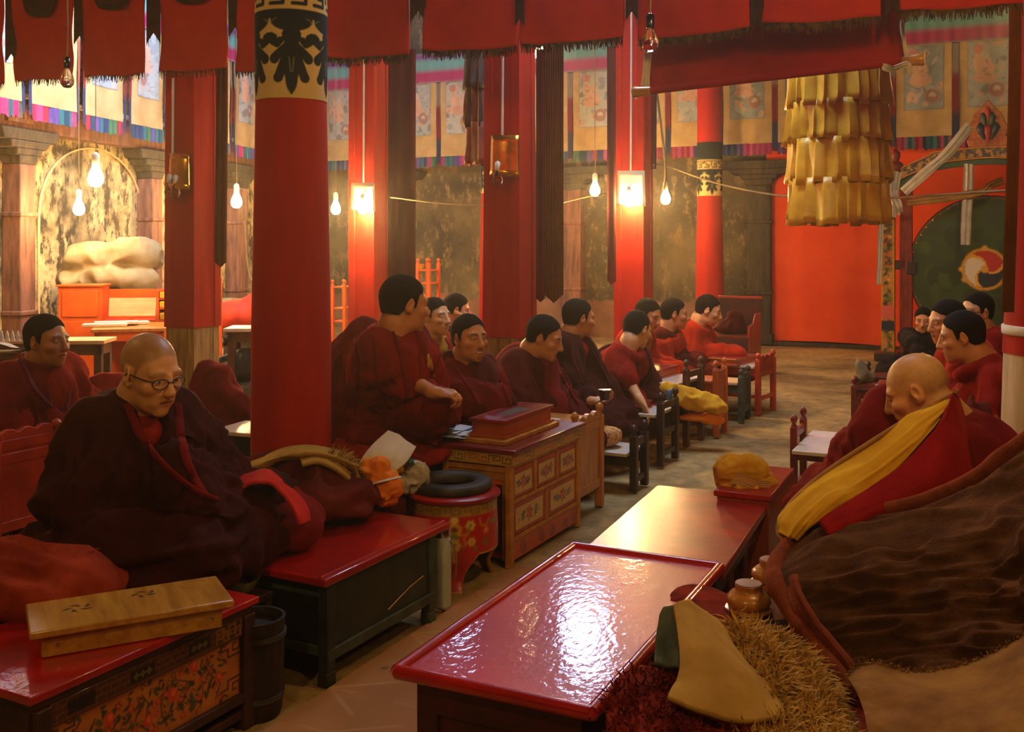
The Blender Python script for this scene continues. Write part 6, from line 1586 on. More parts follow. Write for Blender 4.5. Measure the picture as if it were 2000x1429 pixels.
        for q in (-1, 1):
            ml = MB(); ml.add([g(q*.034 + .022*math.cos(a)*1.1, .1025, -.002 + .0155*math.sin(a)) for a in np.linspace(0, 2*PI, 17)[:-1]], [tuple(range(16))])
            obj('lens', ml, lens_m, go)
    return t, L_, sh
frame_dark = M('dark_glasses_frame', S(30, 20, 16), rough=.3)
def at(px, D, z): q = P(px, HY, D); q.z = z; return q
# --- left side, nearest first
P1 = person('man in dark rimmed glasses with shaved head and heavy dark cloak, behind the green chest', at(296, 3.72, .40), (.80, -.60), (294, 727, 3.52), (.80, -.55, -.24), robe_dark, hair=stubble, skin='a', hs=1.10, style='cloak', shirt=shirt_red, vneck=1, glasses=frame_dark, age=1, brow=.5, recede=.25, fold=.02, wide=.96, hump=1,
       extra=(((370, 985, 3.5), (420, 1010, 3.6), .10, .08), ((250, 1060, 3.3), (400, 1080, 3.35), .09, .08), ((320, 930, 3.45), (400, 1000, 3.5), .1, .08)))
P2 = person('dark haired man in crimson robe behind the orange panelled desk at the left border', at(66, 5.5, .33), (.9, -.44), (92, 664, 5.3), (.95, -.30, -.05), robe_maroon, skin='d', hs=1.10, style='cloak', collar=1, shawl=(robe_crim, (0, 0, -.1), (.75, .2, .6), .13, .016), fold=.016, recede=.1)
P4 = person('tall young monk with black hair looking away, seated high behind the painted stand', at(728, 5.16, .46), (.93, -.36), (791, 593, 4.7), (.84, .50, -.12), robe_crim, skin='b', hs=1.07, style='shawl', wide=1.1, shawl=(robe_maroon, (-.05, 0, -.12), (.9, .1, .35), .13, .018), fold=.016, sh_off=(-.02, .0, .0),
       arms=({'side': 1, 'elbow': (800, 742, 4.68), 'wrist': (848, 766, 4.58), 'hand': ((1, -.1, -.05), (-.1, .3, -1), 1.25), 'sleeve': .75, 'thumb': 1},),
       extra=(((700, 800, 5.0), (840, 800, 4.75), .13, .10), ((712, 655, 4.98), (690, 700, 5.0), .075, .09), ((690, 700, 5.02), (672, 815, 5.0), .09, .13),), knees=[(-.26, .14, .09), (.24, .16, .09)])
P5 = person('smiling man with a thin moustache and dark red wrap, turned to the viewer', at(893, 5.72, .33), (.85, -.53), (917, 659, 5.5), (.60, -.78, -.02), robe_maroon, skin='b', hs=1.03, tache=2, mouth=.9, recede=.12, shirt=robe_red, vneck=0, shawl=(robe_deep, (.1, 0, -.1), (.7, .3, .4), .1, .016), sh_off=(-.04, .02, .0),
       extra=(((860, 760, 5.4), (960, 790, 5.3), .1, .09),))
person('grinning monk in the second row, his head between the tall monk and the moustached man', at(846, 6.95, .28), (.85, -.5), (851, 617, 6.7), (.80, -.60, -.02), robe_crim, skin='c', hs=1.0, mouth=.9, shirt=shirt_gold, vneck=1, wide=.92)
person('man resting his cheek on his hand, farthest back in the second row', at(884, 8.3, .26), (.9, -.3), (893, 604, 8.0), (.88, .10, -.18), robe_deep, skin='c', hs=1.0, wide=.9, arms=({'side': 1, 'elbow': (925, 690, 7.7), 'wrist': (912, 642, 7.75), 'hand': ((-.3, .2, 1), (-1, .3, 0), .6), 'sleeve': .3, 'thumb': 1},))
P8 = person('monk with bowed head and lowered eyes in a brownish maroon cloak, before the square pillar', at(1022, 6.3, .27), (.9, -.42), (1064, 658, 6.08), (.90, -.24, -.34), robe_deep, skin='b', hs=1.05, recede=.3, style='cloak', fold=.015, shawl=(robe_maroon, (.12, 0, -.12), (.8, .2, .5), .09, .014), sh_off=(-.06, -.02, -.0))
P9 = person('monk in a blackish open cloak holding a dark glass cup, turned to the back', at(1112, 7.0, .26), (.9, -.42), (1131, 620, 6.85), (.88, .38, -.10), robe_dark, skin='b', hs=1.04, style='cloak', shirt=shirt_red, vneck=1, fold=.014,
       arms=({'side': 1, 'elbow': (1135, 775, 6.6), 'wrist': (1158, 783, 6.42), 'hand': ((1, -.15, .1), (.1, -.3, 1), .95), 'sleeve': 1.55, 'thumb': 1},), sh_off=(-.02, 0, 0))
q = P(1181, 771, 6.32); t = thing('glass_cup', 'dark glass cup held by the monk in the open cloak', 'cup', q)
obj('cup_wall', MB().lathe([(.028, -.03), (.036, .0), (.04, .032), (.037, .032), (.033, 0), (.026, -.024), (0, -.024)], 20), M('dark_glass', S(60, 26, 20), rough=.1, coat=1), t, smooth=50)
obj('rim_band', MB().lathe([(.0395, .028), (.0408, .028), (.0408, .034), (.0372, .034)], 20), steel, t, smooth=50)
person('monk in a short sleeved red shirt bending forward, one bare arm reaching down', at(1200, 7.62, .27), (.85, -.5), (1245, 642, 7.25), (.72, .62, -.30), shirt_red, skin='c', hs=1.04, wide=1.0, fold=.010, sh_off=(-.06, -.04, -.02), shawl=(robe_dark, (-.2, 0, -.12), (.85, .1, .3), .15, .02),
       arms=({'side': 1, 'elbow': (1228, 745, 7.0), 'wrist': (1252, 783, 6.9), 'hand': ((.4, -.3, -.7), (-.8, -.2, -.3), .5), 'sleeve': .9, 'thumb': 1},),
       extra=(((1170, 760, 7.35), (1225, 800, 7.2), .13, .12),))
person('monk in bright red wrap with bowed face, just behind the bending one', at(1258, 8.45, .25), (.88, -.45), (1266, 614, 8.15), (.75, -.55, -.36), robe_red, skin='b', hs=1.03, shirt=shirt_gold, vneck=1, sh_off=(-.03, 0, 0))
person('monk in dark wrap, second from the far end of the left row', at(1308, 9.05, .25), (.9, -.4), (1318, 612, 8.75), (.95, -.05, -.1), robe_deep, skin='b', hs=1.08, shawl=(robe_red, (0, 0, -.02), (.3, .2, .9), .07, .014))
person('monk in an orange-red robe looking down at the far end of the left row', at(1372, 9.55, .25), (.9, -.42), (1384, 605, 9.25), (.94, -.2, -.32), robe_red, skin='c', hs=1.10, sh_off=(-.03, 0, 0), extra=(((1385, 690, 9.2), (1440, 695, 9.1), .1, .08),))
drape(P1[0], 'robe', [[(248, 792), (275, 850), (320, 905), (372, 952), (420, 975)], [(345, 790), (352, 850), (372, 920), (400, 968)]], .016, robe_maroon, 'lapel')
gold_hem = M('gold_hem', S(206, 150, 60), rough=.8, col2=S(180, 120, 40))
drape(P4[0], 'robe', [[(822, 668), (836, 705), (846, 735)]], .017, gold_hem, 'vest_edge', flat=.35)
drape(P4[0], 'robe', [[(764, 640), (778, 690), (790, 750), (800, 810)], [(690, 640), (700, 720), (690, 830)], [(730, 660), (738, 740), (760, 800), (800, 830)]], .007, robe_maroon, 'shawl_edge')
drape(P2[0], 'robe', [[(131, 700), (134, 760), (128, 812)], [(40, 700), (70, 760), (110, 800), (150, 830)]], .010, M('plum_hem', S(120, 40, 60), rough=.9), 'robe_hem')
drape(P5[0], 'robe', [[(952, 700), (978, 745), (1000, 800)], [(875, 700), (905, 740), (940, 790)]], .007, robe_crim, 'wrap_edge')
drape(P8[0], 'robe', [[(1082, 700), (1100, 740), (1130, 790)]], .010, robe_crim, 'cloak_edge')
drape(P9[0], 'robe', [[(1112, 655), (1120, 700), (1138, 750)], [(1140, 655), (1165, 700), (1190, 750)]], .009, robe_deep, 'cloak_edge')
# --- right side
person('old shaven man with silver stubble looking down, behind the yellow lined cloak', at(1806, 4.05, .40), (-.88, .48), (1789, 762, 3.85), (-.78, .42, -.42), robe_maroon, hair=stubble_light, skin='a', hs=1.12, age=1, recede=-.02, style='cloak', fold=.014,
       extra=(((1700, 850, 3.95), (1735, 800, 4.0), .09, .1),), sh_off=(.02, -.04, -.03))
person('man with black cropped hair and brick red wrap, right behind the shaven old man', at(1862, 5.42, .38), (-.88, .48), (1877, 656, 5.28), (-.86, .36, -.22), robe_crim, skin='b', hs=1.05, recede=.25, fold=.014, hump=1, wide=.76, sh_off=(.0, -.05, -.02))
person('man in a bright red shawl, face half hidden behind the cropped black head', at(1888, 6.35, .36), (-.9, .4), (1849, 627, 6.1), (-.92, -.12, -.16), robe_red, skin='b', hs=1.05, hump=1)
person('man in thin rimmed glasses at the right, in profile before the drum', at(1925, 7.05, .34), (-.9, .3), (1907, 608, 6.8), (-.95, -.25, -.06), robe_crim, skin='c', hs=1.05, glasses=frame_dark, hump=1, wide=.9)
person('man in a dark jacket crouching at the foot of the great drum, hands before him', at(1806, 10.5, .12), (-.5, -.86), (1803, 624, 10.3), (-.42, -.88, -.2), dark_jacket, skin='b', hs=1.0, wide=.95,
       arms=({'side': 1, 'elbow': (1784, 672, 10.1), 'wrist': (1797, 690, 9.95), 'hand': ((.6, -.5, -.4), (0, .4, -.8), .8), 'sleeve': 1.7, 'thumb': 1},))
# ------------------------------------------------------------------ cloaks, rugs and bundles
def blob(name, label, cat, lo, hi, h, prims, mat, at_, amp=.012, sc=(8, 8, 8), sd=3, cut=True, rotz=0, fine=.0, **kw):
    f = Field(lo, hi, h)
    for p in prims:
        if p[0] == 'e': f.ell(p[1], p[2], p[3] if len(p) > 3 else None, p[4] if len(p) > 4 else .05)
        else: f.cone(p[1], p[2], p[3], p[4], p[5] if len(p) > 5 else .05)
    if cut: f.ell((0, 0, -2), (9, 9, 2), None, .01, True)
    V, Q = f.mesh(); N = normals(V, Q); w = np.stack([fbm(V*3, sd, 2), fbm(V*3 + 7, sd, 2), fbm(V*3 + 14, sd, 2)], 1)*.06
    V = V + N * (amp * (ridge((V + w) * np.array(sc), sd) + .5 * ridge((V + w) * np.array(sc) * 2.1, sd + 1) - .3) + fine * fbm(V * 60, 4, 2))[:, None]
    o = npobj(name, V, Q, mat, loc=at_); o.rotation_euler = (0, 0, rotz); tag(o, label, cat); return o
def strands(name, pts_n, L, mat, parent, rng, w=.0035, droop=.5, curl=.4):
    """tufts: pts_n list of (point, normal) in the parent's space"""
    mb = MB()
    for p, n in pts_n:
        p = Vector(p); n = Vector(n); l = L * rng.uniform(.6, 1.2); s = n.orthogonal().normalized(); s.rotate(Matrix.Rotation(rng.uniform(0, 6.3), 3, n))
        b = n.cross(s); ph = rng.uniform(0, 6.3); d = (n * (1 - droop * .5) + Vector((0, 0, -droop)) + s * .25 * rng.uniform(-1, 1)).normalized(); vs = []; q = p
        for j in range(6):
            ww = w * (1, 1.1, 1, .8, .5, .12)[j]; vs += [q - s * ww, q + s * ww]
            d = (d + Vector((0, 0, -droop * .35)) + (s * math.cos(ph + j * 1.7) + b * math.sin(ph + j * 1.7)) * curl * .8).normalized(); q = q + d * l / 5
        mb.add(vs, [(2*j, 2*j + 1, 2*j + 3, 2*j + 2) for j in range(5)])
    return obj(name, mb, mat, parent, smooth=180)
def surf_pts(o, n, rng, front=True):
    me = o.data; P_ = list(me.polygons); out = []
    A = np.array([p.area for p in P_]); A /= A.sum(); ids = np.random.RandomState(4).choice(len(P_), n, p=A)
    for i in ids:
        p = P_[i]; c = p.center; nn = p.normal; wv = Vector((0, 0, EYE)) - (o.location + c)
        if nn.dot(wv) > 0 or not front: out.append((c + Vector((rng.uniform(-.006, .006), rng.uniform(-.006, .006), 0)), nn.copy()))
    return out
rng = random.Random(11)
# right seat bolsters
def rbolster(label, x0, y0, l, w, h):
    t = thing('seat_bolster', label, 'seat cushion', (x0, y0, 0), -ROW); nx, ny = 14, 30
    U, V = np.meshgrid(np.linspace(0, 1, nx), np.linspace(0, 1, ny), indexing='ij'); e = np.minimum(np.minimum(U, 1-U)*w, np.minimum(V, 1-V)*l)
    Z = h - .05 * np.exp(-e / .03) + .008 * fbm(np.stack([U.ravel()*3, V.ravel()*5, 0*U.ravel() + y0], 1), 2).reshape(U.shape)
    mb = MB(); mb.grid(np.stack([U*w, V*l, Z], -1)); mb.box(.004, w - .004, .004, l - .004, 0, h - .06); obj('cushion', mb, carpet_red, t, smooth=50)
    return t
rbolster('worn red seat cushion on the right, under the old shaven man', .27, 2.05, 2.5, .95, .37)
rbolster('worn red seat cushion farther up the right row', 1.55, 4.85, 2.6, .72, .34)
# --- big brown woollen cloak at the right border
t = thing('wool_cloak', 'heavy dark brown woollen cloak with a rust rim, in stiff folds at the right border', 'cloak', P(1800, 1150, 2.75) * 1); tl = Vector(t.location); tl.z = .40; t.location = tl
G_ = [[(1548, 1056, 3.05), (1645, 1010, 3.1), (1785, 988, 3.05), (1905, 938, 2.95), (1990, 872, 2.85), (2090, 795, 2.8)],
      [(1524, 1088, 2.98), (1650, 1034, 2.98), (1792, 1012, 2.92), (1912, 970, 2.82), (2000, 915, 2.72), (2100, 860, 2.68)],
      [(1520, 1122, 2.86), (1660, 1090, 2.80), (1800, 1072, 2.74), (1922, 1050, 2.64), (2015, 1020, 2.54), (2110, 990, 2.5)],
      [(1534, 1165, 2.78), (1675, 1150, 2.70), (1810, 1140, 2.64), (1930, 1125, 2.54), (2020, 1110, 2.44), (2120, 1100, 2.4)],
      [(1572, 1225, 2.70), (1700, 1212, 2.62), (1822, 1205, 2.56), (1940, 1195, 2.46), (2030, 1190, 2.36), (2130, 1190, 2.32)],
      [(1625, 1285, 2.60), (1730, 1272, 2.54), (1835, 1268, 2.48), (1945, 1262, 2.38), (2040, 1262, 2.30), (2135, 1265, 2.25)],
      [(1668, 1345, 2.50), (1755, 1340, 2.44), (1850, 1338, 2.38), (1955, 1335, 2.30), (2045, 1335, 2.22), (2140, 1335, 2.18)]]
def wr(U, V, A):
    p = np.stack([U.ravel() * 12, V.ravel() * 2.2, 0 * U.ravel()], 1); q = np.stack([U.ravel() * 4, V.ravel() * 3, 0*U.ravel()], 1)
    k = fbm(q, 7).reshape(U.shape)
    a = ridge(p + (1.1 * fbm(q, 8))[:, None], 3).reshape(U.shape)
    return (.030 * a + .014 * ridge(p * 2.3 + 3, 4).reshape(U.shape) + .03 * k) * np.clip(V * 6, 0, 1) * np.clip((U - .04) * 8, .0, 1)
o = sheet('cloak_body', [[tuple(P(*c) - tl) for c in r] for r in G_], [wool_brown], 110, 120, .05, disp=wr, px=False, base=False); o.parent = t
edge = [(2100, 792, 2.78), (1990, 868, 2.84), (1905, 934, 2.93), (1785, 984, 3.03), (1645, 1006, 3.08), (1552, 1052, 3.04), (1516, 1098, 2.94), (1514, 1135, 2.84), (1532, 1178, 2.77), (1572, 1236, 2.69), (1625, 1298, 2.59), (1668, 1350, 2.5)]
C_ = catmull(np.array([list(P(*p) - tl) for p in edge]), 90); rr = .024 + .007 * fbm(np.stack([np.arange(90) * .25, np.zeros(90), np.zeros(90)], 1), 3)
obj('rust_rim', MB().tube([Vector(p) for p in C_], list(rr), 10), wool_rim, t, smooth=80)
o = sheet('cloak_lining', [[tuple(P(px + dx, py + dy, D - .03 * k) - tl) for (px, py, D) in [(1548, 1075, 3.0), (1525, 1120, 2.86), (1540, 1178, 2.76), (1585, 1245, 2.68), (1640, 1310, 2.58)]] for k, (dx, dy) in enumerate(((0, 0), (14, 2), (30, 2)))], [wool_rim], 30, 12, .02, px=False, base=False, disp=lambda U, V, A: .012 * fbm(np.stack([U.ravel()*3, V.ravel()*8, 0*U.ravel()], 1), 3).reshape(U.shape)); o.parent = t
blob('dark_cloth', 'crumpled charcoal cloth under the left tip of the brown woollen cloak', 'cloth', (-.3, -.25, -.02), (.3, .25, .2), .01, [('e', (0, 0, .04), (.15, .09, .05)), ('e', (-.09, .0, .03), (.08, .08, .035)), ('e', (.12, .02, .07), (.1, .08, .06))], M('charcoal_wool', S(52, 44, 36), rough=.97, col2=S(32, 26, 22), nsc=10, spec=.05, bump=.4, bsc=140), at(1535, 2.74, .375), .012, (9, 9, 6))
# --- yellow lined red cloak
t = thing('lined_cloak', 'red felt cloak with a broad mustard yellow lining, standing stiffly beside the old shaven man', 'cloak', at(1720, 3.3, .38)); tl = Vector(t.location)
top = [(1862, 768, 3.62), (1782, 812, 3.52), (1702, 862, 3.42), (1622, 915, 3.3), (1562, 964, 3.2), (1528, 1006, 3.12), (1520, 1040, 3.08)]
bot = [(1838, 818, 3.46), (1792, 872, 3.34), (1748, 916, 3.24), (1692, 952, 3.14), (1640, 985, 3.06), (1592, 1022, 3.0), (1556, 1054, 3.0)]
mid_ = [tuple((np.array(a) + np.array(b)) / 2 + np.array((0, 0, -.04))) for a, b in zip(top, bot)]
TL = lambda rows: [[tuple(P(*c) - tl) for c in r] for r in rows]
o = sheet('yellow_lining', TL([top, mid_, bot]), [yellow_felt], 26, 70, .016, px=False, base=False, disp=lambda U, V, A: .012 * fbm(np.stack([U.ravel()*2, V.ravel()*6, 0*U.ravel()], 1), 3).reshape(U.shape) + .008*ridge(np.stack([U.ravel()*6, V.ravel()*3, 0*U.ravel()], 1), 5).reshape(U.shape)); o.parent = t
# back face of the roll: red felt standing behind, so the cloak has two sides
o = sheet('red_back', TL([[(a[0] + 6, a[1] + 2, a[2] + .05) for a in top], [(a[0] + 14, a[1] + 40, a[2] + .22) for a in top], [(a[0] + 20, a[1] + 120, a[2] + .2) for a in top]]), [red_felt], 20, 50, .012, px=False, base=False); o.parent = t
r0 = [(1866, 766, 3.58), (1842, 816, 3.42), (1796, 872, 3.30), (1752, 916, 3.20), (1696, 952, 3.10), (1645, 984, 3.02), (1600, 1020, 2.97)]
r2 = [(1894, 965, 3.34), (1872, 985, 3.24), (1836, 1000, 3.16), (1790, 1014, 3.1), (1735, 1026, 3.04), (1680, 1040, 2.98), (1622, 1062, 2.95)]
r1 = [tuple(np.array(a) * .5 + np.array(b) * .5 + np.array((8, 0, -.03))) for a, b in zip(r0, r2)]
o = sheet('red_felt_side', TL([r0, r1, r2]), [red_felt], 60, 70, .016, px=False, base=False, disp=lambda U, V, A: .016 * fbm(np.stack([U.ravel()*2, V.ravel()*4, 0*U.ravel()], 1), 5).reshape(U.shape) + .02 * np.clip(U - .45, 0, 1) * ridge(np.stack([U.ravel()*1.5, V.ravel()*9, 0*U.ravel()], 1), 3).reshape(U.shape)); o.parent = t
s0 = [(1866, 766, 3.58), (1876, 830, 3.5), (1882, 900, 3.42), (1893, 964, 3.34)]
s1 = [(1872, 768, 3.7), (1890, 830, 3.66), (1902, 900, 3.6), (1915, 960, 3.5)]
o = sheet('red_felt_edge', TL([s0, s1]), [robe_crim], 10, 30, .012, px=False, base=False); o.parent = t
# piping that follows the lining's upper edge and corner
C_ = catmull(np.array([list(P(*p) - tl) for p in [(1866, 764, 3.57)] + top + [(1535, 1060, 3.02)]]), 60)
obj('lining_seam', MB().tube([Vector(p) for p in C_], .008, 8), M('ochre_seam', S(176, 120, 40), rough=.9), t, smooth=80)
# --- maroon cloak with orange piping behind it
t = thing('piped_cloak', 'maroon cloak with thin orange piping, crumpled before the cream skirted pillar', 'cloak', at(1930, 3.95, .38)); tl = Vector(t.location)
o = sheet('cloak_body', TL([[(1866, 800, 4.15), (1895, 778, 4.2), (1930, 800, 4.2), (1958, 830, 4.1), (1975, 872, 4.05)], [(1874, 860, 3.95), (1900, 850, 3.9), (1935, 862, 3.9), (1960, 878, 3.9), (1982, 900, 3.9)], [(1885, 920, 3.8), (1908, 925, 3.75), (1940, 930, 3.72), (1972, 935, 3.7), (2000, 940, 3.7)], [(1890, 1000, 3.7), (1915, 1000, 3.6), (1945, 1000, 3.55), (1980, 1000, 3.5), (2020, 1000, 3.5)]]), [robe_deep], 50, 50, .03, px=False, base=False, disp=lambda U, V, A: .03 * ridge(np.stack([U.ravel()*2, V.ravel()*6, 0*U.ravel()], 1), 3).reshape(U.shape)); o.parent = t
o = sheet('flap', TL([[(1924, 822, 3.82), (1938, 815, 3.86), (1955, 830, 3.88)], [(1932, 846, 3.7), (1948, 848, 3.72), (1964, 860, 3.76)], [(1930, 880, 3.62), (1950, 882, 3.62), (1972, 880, 3.66)]]), [robe_dark], 20, 16, .012, px=False, base=False); o.parent = t
for pts in ([(1876, 862, 3.86), (1895, 846, 3.84), (1912, 842, 3.82), (1924, 852, 3.76), (1930, 880, 3.6), (1950, 883, 3.6), (1973, 881, 3.64), (1960, 862, 3.7), (1942, 845, 3.7)], [(1928, 842, 3.72), (1938, 838, 3.74), (1950, 850, 3.74)], [(1944, 812, 3.88), (1955, 826, 3.88), (1962, 850, 3.84)]):
    C_ = catmull(np.array([list(P(*p) - tl) for p in pts]), 40); obj('orange_piping', MB().tube([Vector(p) for p in C_], .0055, 8), orange_piping, t, smooth=80)
# --- lidded wooden bowls
def lidded(label, px, py, D, s, z):
    q = P(px, py, D); q.z = z; t = thing('lidded_bowl', label, 'bowl', q)
    L = lambda pr: [(r*s, y*s) for r, y in pr]
    obj('bowl_body', MB().lathe(L([(.034, 0), (.04, .003), (.058, .014), (.066, .019), (.066, .023), (.056, .026)]), 32), wood_bowl, t, smooth=60)
    o = obj('lid', MB().lathe(L([(.05, .0255), (.058, .03), (.0635, .042), (.061, .055), (.05, .066), (.040, .071), (.037, .076), (.038, .085), (.0385, .090), (.036, .092), (0, .092)]), 32), wood_bowl, t, smooth=40)
    obj('knob_top', MB().lathe(L([(.0375, .0905), (.037, .0935), (.018, .0945), (0, .0945)]), 28), M('worn_knob', S(170, 130, 110), rough=.4, coat=.4), o, smooth=40)
    return t
blob('ochre_cloth', 'folded ochre cloth under the lidded wooden bowls', 'cloth', (-.25, -.2, -.02), (.25, .2, .12), .008, [('e', (0, 0, .03), (.11, .10, .034)), ('e', (.06, .03, .04), (.09, .08, .03))], M('ochre_wool', S(176, 104, 40), rough=.9, col2=S(140, 76, 26)), at(1462, 2.96, .37), .004, (14, 14, 20))
lidded('lidded turned wooden bowl with a flat knob, in front of its twin', 1462, 1190, 2.92, 1.0, .432)
lidded('second lidded wooden bowl, half hidden behind the brown cloak tip', 1508, 1150, 3.16, 1.0, .425)
blob('red_cloth', 'dull red cloth lying between the nearest red table and the wooden bowls', 'cloth', (-.3, -.3, -.02), (.3, .35, .16), .01, [('e', (0, 0, .03), (.12, .2, .05)), ('e', (-.02, .16, .04), (.1, .1, .05)), ('e', (.05, -.12, .03), (.1, .12, .04))], carpet_red, at(1395, 2.9, .36), .012, (7, 7, 14))
# --- felt, fleece, hide and torn rug in the right foreground
def fsheet(name, label, cat, rows, mat, nu, nv, th, amp=.008, sc=(3, 3), sd=3, **kw):
    o = sheet(name, rows, [mat], nu, nv, th, disp=lambda U, V, A: amp * fbm(np.stack([U.ravel()*sc[0], V.ravel()*sc[1], 0*U.ravel()], 1), sd).reshape(U.shape), **kw); return tag(o, label, cat)
fsheet('felt_mat', 'pale yellowish felt mat folded upright beside the nearest red table', 'mat', [[(1316, 1180, 2.42), (1340, 1174, 2.44), (1372, 1186, 2.46), (1398, 1206, 2.48)], [(1324, 1240, 2.30), (1362, 1238, 2.30), (1412, 1250, 2.34), (1452, 1275, 2.38)], [(1326, 1305, 2.2), (1380, 1308, 2.18), (1450, 1315, 2.22), (1508, 1332, 2.28)], [(1304, 1366, 2.12), (1372, 1390, 2.08), (1450, 1406, 2.10), (1535, 1402, 2.18)]], felt_yel, 50, 50, .014, .012)
fsheet('lining_flap', 'green striped lining turned out along the left edge of the felt mat', 'lining', [[(1288, 1200, 2.47), (1300, 1184, 2.48), (1317, 1180, 2.46)], [(1280, 1250, 2.40), (1296, 1246, 2.40), (1322, 1244, 2.36)], [(1278, 1296, 2.32), (1298, 1300, 2.32), (1326, 1304, 2.26)]], stripe_green, 30, 20, .012, .008)
o = fsheet('fleece', 'shaggy sheepskin with long yellowish wool, lying between felt mat and leather hide', 'fleece', [[(1385, 1238, 2.62), (1440, 1214, 2.64), (1512, 1236, 2.62), (1572, 1290, 2.56), (1618, 1345, 2.5)], [(1420, 1270, 2.48), (1476, 1262, 2.48), (1540, 1300, 2.44), (1598, 1350, 2.38), (1640, 1400, 2.34)], [(1462, 1318, 2.36), (1516, 1330, 2.32), (1570, 1365, 2.28), (1620, 1405, 2.24), (1660, 1440, 2.2)], [(1480, 1400, 2.24), (1530, 1410, 2.18), (1585, 1430, 2.15), (1640, 1460, 2.12), (1690, 1500, 2.1)], [(1440, 1450, 2.1), (1510, 1480, 2.05), (1590, 1500, 2.02), (1660, 1520, 2.0), (1720, 1550, 2.0)]], fleece, 60, 60, .05, .02, (5, 5))
strands('wool_locks', surf_pts(o, 12000, rng), .05, M('wool_locks', S(214, 168, 88), rough=.95, col2=S(170, 124, 56), nsc=12, spec=.05), o, rng, .0024, .5, .7)
o = fsheet('leather_hide', 'stiff tan hide with a ragged upper edge in the lower right corner', 'hide', [[(1652, 1318, 2.36), (1690, 1298, 2.38), (1770, 1310, 2.38), (1860, 1300, 2.35), (1940, 1278, 2.32), (2040, 1225, 2.28)], [(1672, 1350, 2.26), (1700, 1345, 2.24), (1780, 1350, 2.22), (1870, 1345, 2.2), (1950, 1330, 2.16), (2050, 1300, 2.1)], [(1690, 1400, 2.16), (1730, 1400, 2.14), (1800, 1405, 2.1), (1880, 1405, 2.06), (1960, 1400, 2.02), (2060, 1390, 1.98)], [(1700, 1470, 2.05), (1750, 1475, 2.02), (1820, 1480, 1.98), (1900, 1485, 1.94), (1980, 1490, 1.9), (2070, 1490, 1.88)]], hide_m, 60, 80, .014, .012, (4, 4))
strands('torn_fibres', [(v.co.copy(), Vector((rng.uniform(-.3, .3), -.5, .8)).normalized()) for v in list(o.data.vertices)[:80] for _ in range(3)], .022, fleece, o, rng, .0018, .2, .9)
o = fsheet('torn_rug', 'torn brick red rug with frayed edges under the felt mat, beside the nearest red table', 'rug', [[(1200, 1330, 2.32), (1270, 1300, 2.4), (1340, 1300, 2.42), (1450, 1340, 2.4)], [(1190, 1375, 2.2), (1270, 1350, 2.24), (1350, 1370, 2.24), (1470, 1410, 2.24)], [(1185, 1420, 2.1), (1280, 1400, 2.12), (1370, 1425, 2.1), (1490, 1450, 2.1)], [(1190, 1490, 1.98), (1290, 1480, 1.98), (1390, 1500, 1.98), (1510, 1520, 1.98)]], carpet_red, 40, 40, .03, .02, (5, 5))
strands('frayed_tufts', surf_pts(o, 1800, rng), .04, carpet_red, o, rng, .003, .3, .9)
# --- left: fringed brick red cloth, P1's lap cloths, rolled rugs by the round pillar
o = blob('fringed_shawl', 'brick red woollen shawl heaped at the left border behind the wooden book box', 'cloth', (-.45, -.4, -.02), (.45, .4, .3), .012, [('e', (-.07, 0, .06), (.27, .17, .12)), ('e', (-.2, .02, .10), (.22, .16, .10)), ('e', (.11, .02, .05), (.13, .15, .09))], M('brick_wool', S(166, 62, 32), rough=.95, col2=S(118, 36, 20), nsc=6, spec=.06, bump=.4, bsc=120, sheen=.2), at(72, 3.12, .385), .022, (4, 9, 7), 5)
strands('fringe', [q for q in surf_pts(o, 700, rng) if q[0].z > .12 and q[0].y > -.02], .025, M('brick_fringe', S(170, 70, 40), rough=.97), o, rng, .0016, .5, .5)
lap = person_lap = None
t = thing('folded_robe', 'folded maroon robe with coral red lining, on the cushion beside the man in glasses', 'cloth', at(520, 3.78, .38)); tl = Vector(t.location)
f = Field((-.4, -.3, -.02), (.4, .35, .35), .011)
f.ell((-.08, .0, .10), (.22, .17, .11), None, .05); f.ell((.1, -.02, .08), (.12, .15, .09), None, .05); f.ell((-.05, .08, .17), (.14, .1, .07), None, .05); f.ell((0, 0, -2), (9, 9, 2), None, .01, True)
V, Q = f.mesh(); V += normals(V, Q) * (.016 * (ridge((V + .05*np.stack([fbm(V*3, 2)]*3, 1)) * np.array((5, 9, 10)), 4) - .2))[:, None]
npobj('robe_folds', V, Q, robe_maroon, t)
o = sheet('coral_lining', TL([[(440, 950, 3.70), (475, 926, 3.74), (520, 916, 3.76), (552, 938, 3.72)], [(448, 968, 3.60), (482, 944, 3.60), (524, 938, 3.60), (560, 966, 3.58)]]), [red_piping], 12, 30, .012, px=False, base=False, disp=lambda U, V, A: .006 * fbm(np.stack([U.ravel()*2, V.ravel()*5, 0*U.ravel()], 1), 3).reshape(U.shape)); o.parent = t
o = sheet('coral_lining', TL([[(548, 938, 3.68), (582, 962, 3.66), (602, 990, 3.64), (608, 1016, 3.62)], [(556, 962, 3.58), (572, 985, 3.55), (583, 1006, 3.53), (588, 1024, 3.53)]]), [red_piping], 12, 30, .012, px=False, base=False); o.parent = t
bowl('small ivory cup tipped on its side behind the green chest', P(592, 1027, 3.98), .042, .06, M('ivory', S(206, 184, 150), rough=.4), rot=(1.2, .3, .6), name='ivory_cup')
t = thing('rolled_fleece', 'mustard fleece lined rug curling over dark garments at the foot of the round pillar', 'rug', at(580, 4.15, .40)); tl = Vector(t.location)
